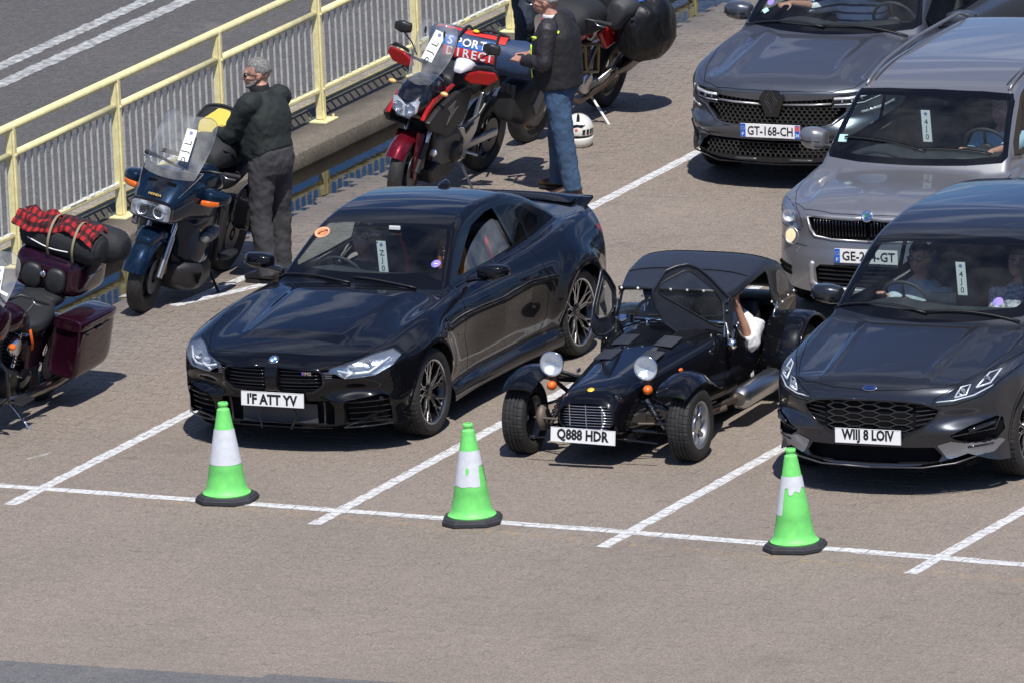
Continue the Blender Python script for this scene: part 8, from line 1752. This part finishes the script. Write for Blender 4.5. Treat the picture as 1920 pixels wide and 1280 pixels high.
    MB().loft(body([((0, -.20, 0), .08, .12, 3), ((.01, -.08, .01), .12, .17, 3), ((.02, .16, .0), .12, .17, 3), ((.01, .26, 0), .07, .11, 3)], 24)).build('bag_body', mat('grey_cordura', (.03, .032, .038), .6, bump=(20, .4, .008)), B, smooth=True, disp=(.08, .02)); bag_strap(B, [(.13, -.16, .05), (.15, 0, .03), (.14, .20, .05)])
    return T
NAK = naked()
# ---- maroon bagger cut by the left edge
def bagger():
    T = thing('cruiser_motorcycle', 'maroon cruiser with hard cases, checked shirt on its luggage, cut by the left edge', 'motorcycle', (G0[0], G0[1], 0), R(1), None, R(12))
    bwheel(T, 0, .31, .13, 'front_wheel', mat('rim_black'), 7); bwheel(T, 1.62, .32, .17, 'rear_wheel', mat('rim_black'), 7); forks(T, 0, .30, .85, .12, .025, BLKG, CHR, .31, .5); fender(T, 0, .31, .18, 5, 160, PMAR, .04); fender(T, 1.62, .32, .22, 20, 165, PMAR, .05, 'rear_mudguard')
    MB().loft(body([((0, -.06, .96), .18, .12, 3), ((0, .08, .99), .27, .19, 3), ((0, .25, .98), .28, .18, 3), ((0, .40, .95), .22, .12, 3)], 28)).build('batwing_fairing', PMAR, T, smooth=True)
    screen_sheet(T, [(.06, 1.13, .24, .10), (.16, 1.27, .25, .12), (.26, 1.42, .235, .12), (.31, 1.50, .17, .07)]); o = bcard(T, (.16, .16, 1.29), Matrix.Rotation(R(-34), 4, 'X') @ Matrix.Rotation(R(-12), 4, 'Y'), 'LJ0', 'white lane card taped to the windshield of the maroon cruiser', .075, .30)
    MB().box((.17, .145, 1.26), (.20, .003, .022), rot=(R(-34), R(12), 0)).build('white_tape', WHP, T)
    MB().lathe([(0, .085), (-.02, .088), (-.03, .06), (-.035, .001)], (0, -.12, .97), 'y', 24).build('headlamp_glass', CLR, T, smooth=True); bars(T, [(.06, .42, 1.05), (.24, .46, 1.16), (.40, .62, 1.10)])
    MB().loft(body([((0, .48, .86), .12, .07, 2.6), ((0, .66, .89), .19, .12, 2.6), ((0, .90, .83), .15, .09, 2.6), ((0, 1.02, .78), .10, .05, 2.6)], 24)).build('fuel_tank', PMAR, T, smooth=True)
    s_ = MB().loft(body([((0, .93, .75), .13, .05, 2.6), ((0, 1.06, .76), .205, .07, 2.8), ((0, 1.24, .80), .20, .08, 2.8), ((0, 1.33, .86), .16, .05, 2.6)], 28)).build('seat', VNL, T, smooth=True); MB().tube(cat([(.03, .92, .80), (.05, 1.05, .835), (.04, 1.2, .875)], 4), .0025, 4).build('seam', mat('stitch_grey', (.15, .15, .15), .7), s_)
    MB().loft(body([((0, 1.33, .86), .15, .05, 3), ((0, 1.46, .88), .17, .06, 3), ((0, 1.58, .90), .14, .05, 3)], 22)).build('pillion_seat', VNL, T, smooth=True)
    tp = MB().loft(body([((0, 1.46, 1.04), .24, .13, 4.5), ((0, 1.53, 1.05), .29, .165, 4.5), ((0, 1.88, 1.05), .29, .165, 4.5), ((0, 1.98, 1.03), .24, .13, 4.5)], 34)).build('top_case', PMAR, T, smooth=True); MB().tube([(.292*math.copysign(abs(math.cos(a))**.5, math.cos(a)), 1.71+.25*math.copysign(abs(math.sin(a))**.5, math.sin(a)), 1.07) for a in np.linspace(0, 2*math.pi, 33)], .009, 6, cap=False).build('case_seam', BLKG, tp)
    for x_ in (.16, .27): MB().box((x_, 1.515+(.1 if x_ > .2 else 0), 1.06), (.03, .03, .05), bev=.005).build('case_latch', CHR, tp)
    for x_ in (-.10, .10): MB().loft([sring((x_, 1.425-q, 1.02), .085*k, .10*k, 22, 2.6) for k, q in ((1, 0), (.95, .028), (.7, .042), (.05, .045))]).build('backrest_pad', VNL, tp, smooth=True)
    MB().ell((0, 1.38, 1.06), (.025, .012, .025)).build('backrest_button', CHR, tp, smooth=True)
    for sx in (-1, 1):
        c = MB().loft(body([((.29*sx, 1.30, .545), .10, .19, 6), ((.305*sx, 1.34, .54), .12, .21, 7), ((.315*sx, 1.78, .55), .12, .20, 7), ((.31*sx, 1.90, .56), .11, .18, 6)], 34)).build('side_case', PMAR, T, smooth=True)
        MB().loft(body([((.29*sx, 1.29, .745), .10, .035, 4), ((.305*sx, 1.34, .75), .126, .05, 4), ((.315*sx, 1.78, .755), .126, .05, 4), ((.31*sx, 1.92, .75), .11, .035, 4)], 30)).build('case_lid', PMAR, c, smooth=True); MB().tube([(.30*sx+.118*sx, 1.34, .722), (.437*sx, 1.72, .730), (.395*sx, 1.98, .735)], .006, 6).build('lid_rim', BLKG, c); MB().box((.440*sx, 1.60, .70), (.012, .12, .018), bev=.004).build('case_latch', BLKG, c)
        MB().tube([(.22*sx, .50, .30), (.24*sx, .85, .27), (.25*sx, 1.3, .26), (.26*sx, 2.0, .29)], [.028, .032, .045, .045], 12).build('exhaust_pipe', mat('smoked_steel'), T, smooth=True); MB().tube([(.10*sx, .28, .74), (.30*sx, .26, .62), (.33*sx, .30, .40), (.18*sx, .42, .24)], .016, 8).build('engine_guard', BLKG, T, smooth=True)
        MB().box((.30*sx, .62, .30), (.10, .26, .02), bev=.006).build('footboard', BLK, T); MB().ell((.30*sx, .30, .80), (.03, .03, .025)).build('indicator', ORG, T)
    for y, a in ((.60, -18), (.86, 18)):
        cy = MB(); 
        for k in range(9): cy.box((0, y+math.sin(R(a))*(.10+.028*k), .42+math.cos(R(a))*(.06+.028*k)), (.19-.004*k, .16, .010), rot=(R(-a), 0, 0))
        cy.build('cylinder', ENB, T, kind='stuff'); MB().rod((.07, y+.02, .38), (.07, y+math.sin(R(a))*.36, .38+math.cos(R(a))*.36), .014, n=10).build('pushrod_tube', CHR, T)
    MB().lathe([(-.16, .10), (.13, .125), (.16, .11), (.17, .07), (.17, .001)], (0, .74, .36), 'x', 32).build('crankcase', ENB, T, smooth='auto'); MB().lathe([(-.02, .10), (.02, .10), (.035, .08), (.035, .001)], (.165, .92, .34), 'x', 28).build('primary_cover', BLKG, T, smooth='auto'); MB().lathe([(-.03, .075), (.01, .075), (.03, .06), (.03, .001)], (.14, .72, .66), 'x', 24).build('air_cleaner', CHR, T, smooth='auto')
    for dx in (0, .022): MB().tube([(.19, .84+dx, .78), (.20, .90+dx, .66), (.19, .93+dx, .60)], .005, 6).build('plug_lead', mat('lead_orange', (.7, .12, .01), .5), T, smooth=True)
    MB().box((0, 1.15, .5), (.26, .3, .3), bev=.05).build('side_cover', PMAR, T); MB().tube([(.16, .70, .24), (.36, .66, .10), (.56, .66, -.055), (.585, .64, -.065)], .010, 8).build('side_stand', CHR, T, smooth=True); MB().rod((.585, .64, -.07), (.60, .62, -.02), .009).build('stand_tip', CHR, T)
    # rolled luggage and shirt
    B = thing('roll_bag', 'black cylindrical roll bag strapped across the case of the maroon cruiser', 'bag'); B.matrix_world = T.matrix_world @ Matrix.Translation((.06, 1.56, 1.31)) @ Matrix.Rotation(R(-6), 4, 'Z')
    MB().loft(body([((-.33, 0, 0), .10, .10, 2), ((-.29, 0, 0), .125, .125, 2), ((0, 0, 0), .13, .13, 2.1), ((.29, 0, 0), .125, .125, 2), ((.33, 0, 0), .10, .10, 2)], 28, axis='x')).build('bag_body', NYL, B, smooth=True, disp=(.07, .02)); MB().tube(cat([(-.25, -.13, -.02), (-.05, -.14, -.05), (.12, -.137, -.04)], 4), .005, 5).build('piping', WHP, B)
    B2 = thing('duffel_bag', 'second black bag behind the roll bag on the maroon cruiser', 'bag'); B2.matrix_world = T.matrix_world @ Matrix.Translation((.16, 1.84, 1.27))
    MB().loft(body([((-.30, 0, 0), .11, .10, 2.4), ((-.22, 0, 0), .15, .14, 2.4), ((.18, 0, 0), .15, .14, 2.4), ((.28, 0, 0), .11, .10, 2.4)], 24, axis='x')).build('bag_body', NYL, B2, smooth=True, disp=(.08, .03)); MB().tube(cat([(-.10, -.10, .13), (.0, -.08, .145), (.08, -.09, .13)], 4), .008, 5, flat=.4).build('bag_logo', WHP, B2)
    m = bpy.data.materials.new('red_black_check'); m.use_nodes = True; t = m.node_tree; p = t.nodes['Principled BSDF']; p.inputs['Roughness'].default_value = .9; tc = nd(t, 'ShaderNodeUVMap'); L = t.links
    sx_ = nd(t, 'ShaderNodeSeparateXYZ'); L.new(tc.outputs[0], sx_.inputs[0]); outs = []
    for ax_ in ('X', 'Y'):
        a = nd(t, 'ShaderNodeMath', operation='FRACT'); q = nd(t, 'ShaderNodeMath', operation='MULTIPLY'); q.inputs[1].default_value = 14 if ax_ == 'X' else 7; L.new(sx_.outputs[ax_], q.inputs[0]); L.new(q.outputs[0], a.inputs[0]); g = nd(t, 'ShaderNodeMath', operation='GREATER_THAN'); g.inputs[1].default_value = .5; L.new(a.outputs[0], g.inputs[0]); outs.append(g.outputs[0])
    ad = nd(t, 'ShaderNodeMath', operation='ADD'); L.new(outs[0], ad.inputs[0]); L.new(outs[1], ad.inputs[1]); hf = nd(t, 'ShaderNodeMath', operation='MULTIPLY'); hf.inputs[1].default_value = .5; L.new(ad.outputs[0], hf.inputs[0])
    rp = nd(t, 'ShaderNodeValToRGB'); rp.color_ramp.interpolation = 'CONSTANT'; e = rp.color_ramp.elements; e[0].position = 0; e[0].color = (.36, .012, .016, 1); e[1].position = .4; e[1].color = (.09, .005, .008, 1); e3 = rp.color_ramp.elements.new(.9); e3.color = (.008, .007, .008, 1); L.new(hf.outputs[0], rp.inputs[0]); L.new(rp.outputs[0], p.inputs['Base Color'])
    S_ = thing('checked_shirt', 'red and black checked shirt tied over the bags of the maroon cruiser', 'shirt'); S_.matrix_world = B.matrix_world
    V, F, uv = [], [], []; nu, nv = 60, 22; r3 = random.Random(2)
    for i in range(nu+1):
        u = i/nu; x = -.40+.72*u; droop = .05*math.sin(u*5)+.03*math.sin(u*17)
        for j in range(nv+1):
            v_ = j/nv; a = R(158-98*v_+14*math.sin(u*7)); rr = .145+.012*math.sin(u*31+v_*5)+.012*math.sin(v_*17+u*9); 
            edge = .02*math.sin(u*23); V.append((x, -rr*math.cos(a)*-1*1.0+.05*(v_), rr*math.sin(a)+.01+(-.16*max(0, -x-.30) if x < -.3 else 0)-.10*max(0, x-.28)+edge*.3)); uv.append((u, v_*.5))
    # angle 0 faces backwards, 180 faces the front
    V = [(x, -abs(.15)*math.cos(R(0))*0+y, z) for x, y, z in V]
    F = [(i*(nv+1)+j, i*(nv+1)+j+1, (i+1)*(nv+1)+j+1, (i+1)*(nv+1)+j) for i in range(nu) for j in range(nv)]
    o = obj('shirt_cloth', V, F, m, S_, True); ul = o.data.uv_layers.new(name='uv')
    for lp in o.data.loops: ul.data[lp.index].uv = uv[lp.vertex_index]
    q = o.modifiers.new('thick', 'SOLIDIFY'); q.thickness = .008; tx = bpy.data.textures.new('folds', 'CLOUDS'); tx.noise_scale = .07; q = o.modifiers.new('folds', 'DISPLACE'); q.texture = tx; q.strength = .035
    for x_ in (-.08, .14): bag_strap(B, [(x_+.03*math.cos(t), -.165*math.cos(t), .165*math.sin(t)+.01) for t in np.linspace(R(-50), R(150), 10)], STRAP, .011)
    return T
G0 = (-3.83, 1.21)
BAG = bagger()
# ---- helmet on the ground
HW_ = mat('helmet_white', (.72, .71, .66), .25, coat=.8); H = thing('crash_helmet', 'white and black crash helmet standing on the ground by the red motorcycle', 'helmet', (-3.58, 12.30, 0), R(25))
MB().ell((0, 0, .138), (.125, .15, .132), 28, 18).build('shell', HW_, H, smooth=True)
MB().loft([[(math.cos(a)*.122*k, math.sin(a)*.147*k, z) for a in np.linspace(0, 2*math.pi, 32, endpoint=False)] for z, k in ((.004, .80), (.02, .90), (.04, .96), (.07, 1.0), (.085, .98))]).build('lower_shell', HW_, H, smooth=True)
def hpatch(pts, m, nm, k=1.012):
    V, F = [], []; P = np.array(pts, float)
    az, el = np.meshgrid(np.arange(P[:, 0].min(), P[:, 0].max(), 1.5)+.75, np.arange(P[:, 1].min(), P[:, 1].max(), 1.5)+.75); ins = inpoly(az.ravel(), el.ravel(), pts)
    for a, e in zip(az.ravel()[ins], el.ravel()[ins]):
        n = len(V)
        for da, de in ((-.76, -.76), (.76, -.76), (.76, .76), (-.76, .76)): A_, E_ = R(a+da), R(e+de); V.append((.125*k*math.cos(E_)*math.cos(A_), .15*k*math.cos(E_)*math.sin(A_), .138+.132*k*math.sin(E_)))
        F.append((n, n+1, n+2, n+3))
    return obj(nm, V, F, m, H, True)
hpatch([(-100, 88), (-100, 40), (-84, 38), (-70, 88)], BLKG, 'stripe'); hpatch([(-130, 22), (-95, 30), (-60, 24), (-78, 16), (-95, 20), (-112, 16)], BLKG, 'stripe')
for a in (-75, -58, -42, -28): hpatch([(a, 8), (a+12, 8), (a+8, -10), (a-2, -8)], BLKG, 'stripe')
hpatch([(-130, -18), (-100, -12), (-40, -16), (-20, -12), (-30, -34), (-70, -36), (-120, -32)], BLKG, 'stripe'); hpatch([(-104, 14), (-94, 14), (-94, 6), (-104, 6)], mat('crest_red'), 'red_mark', 1.02)
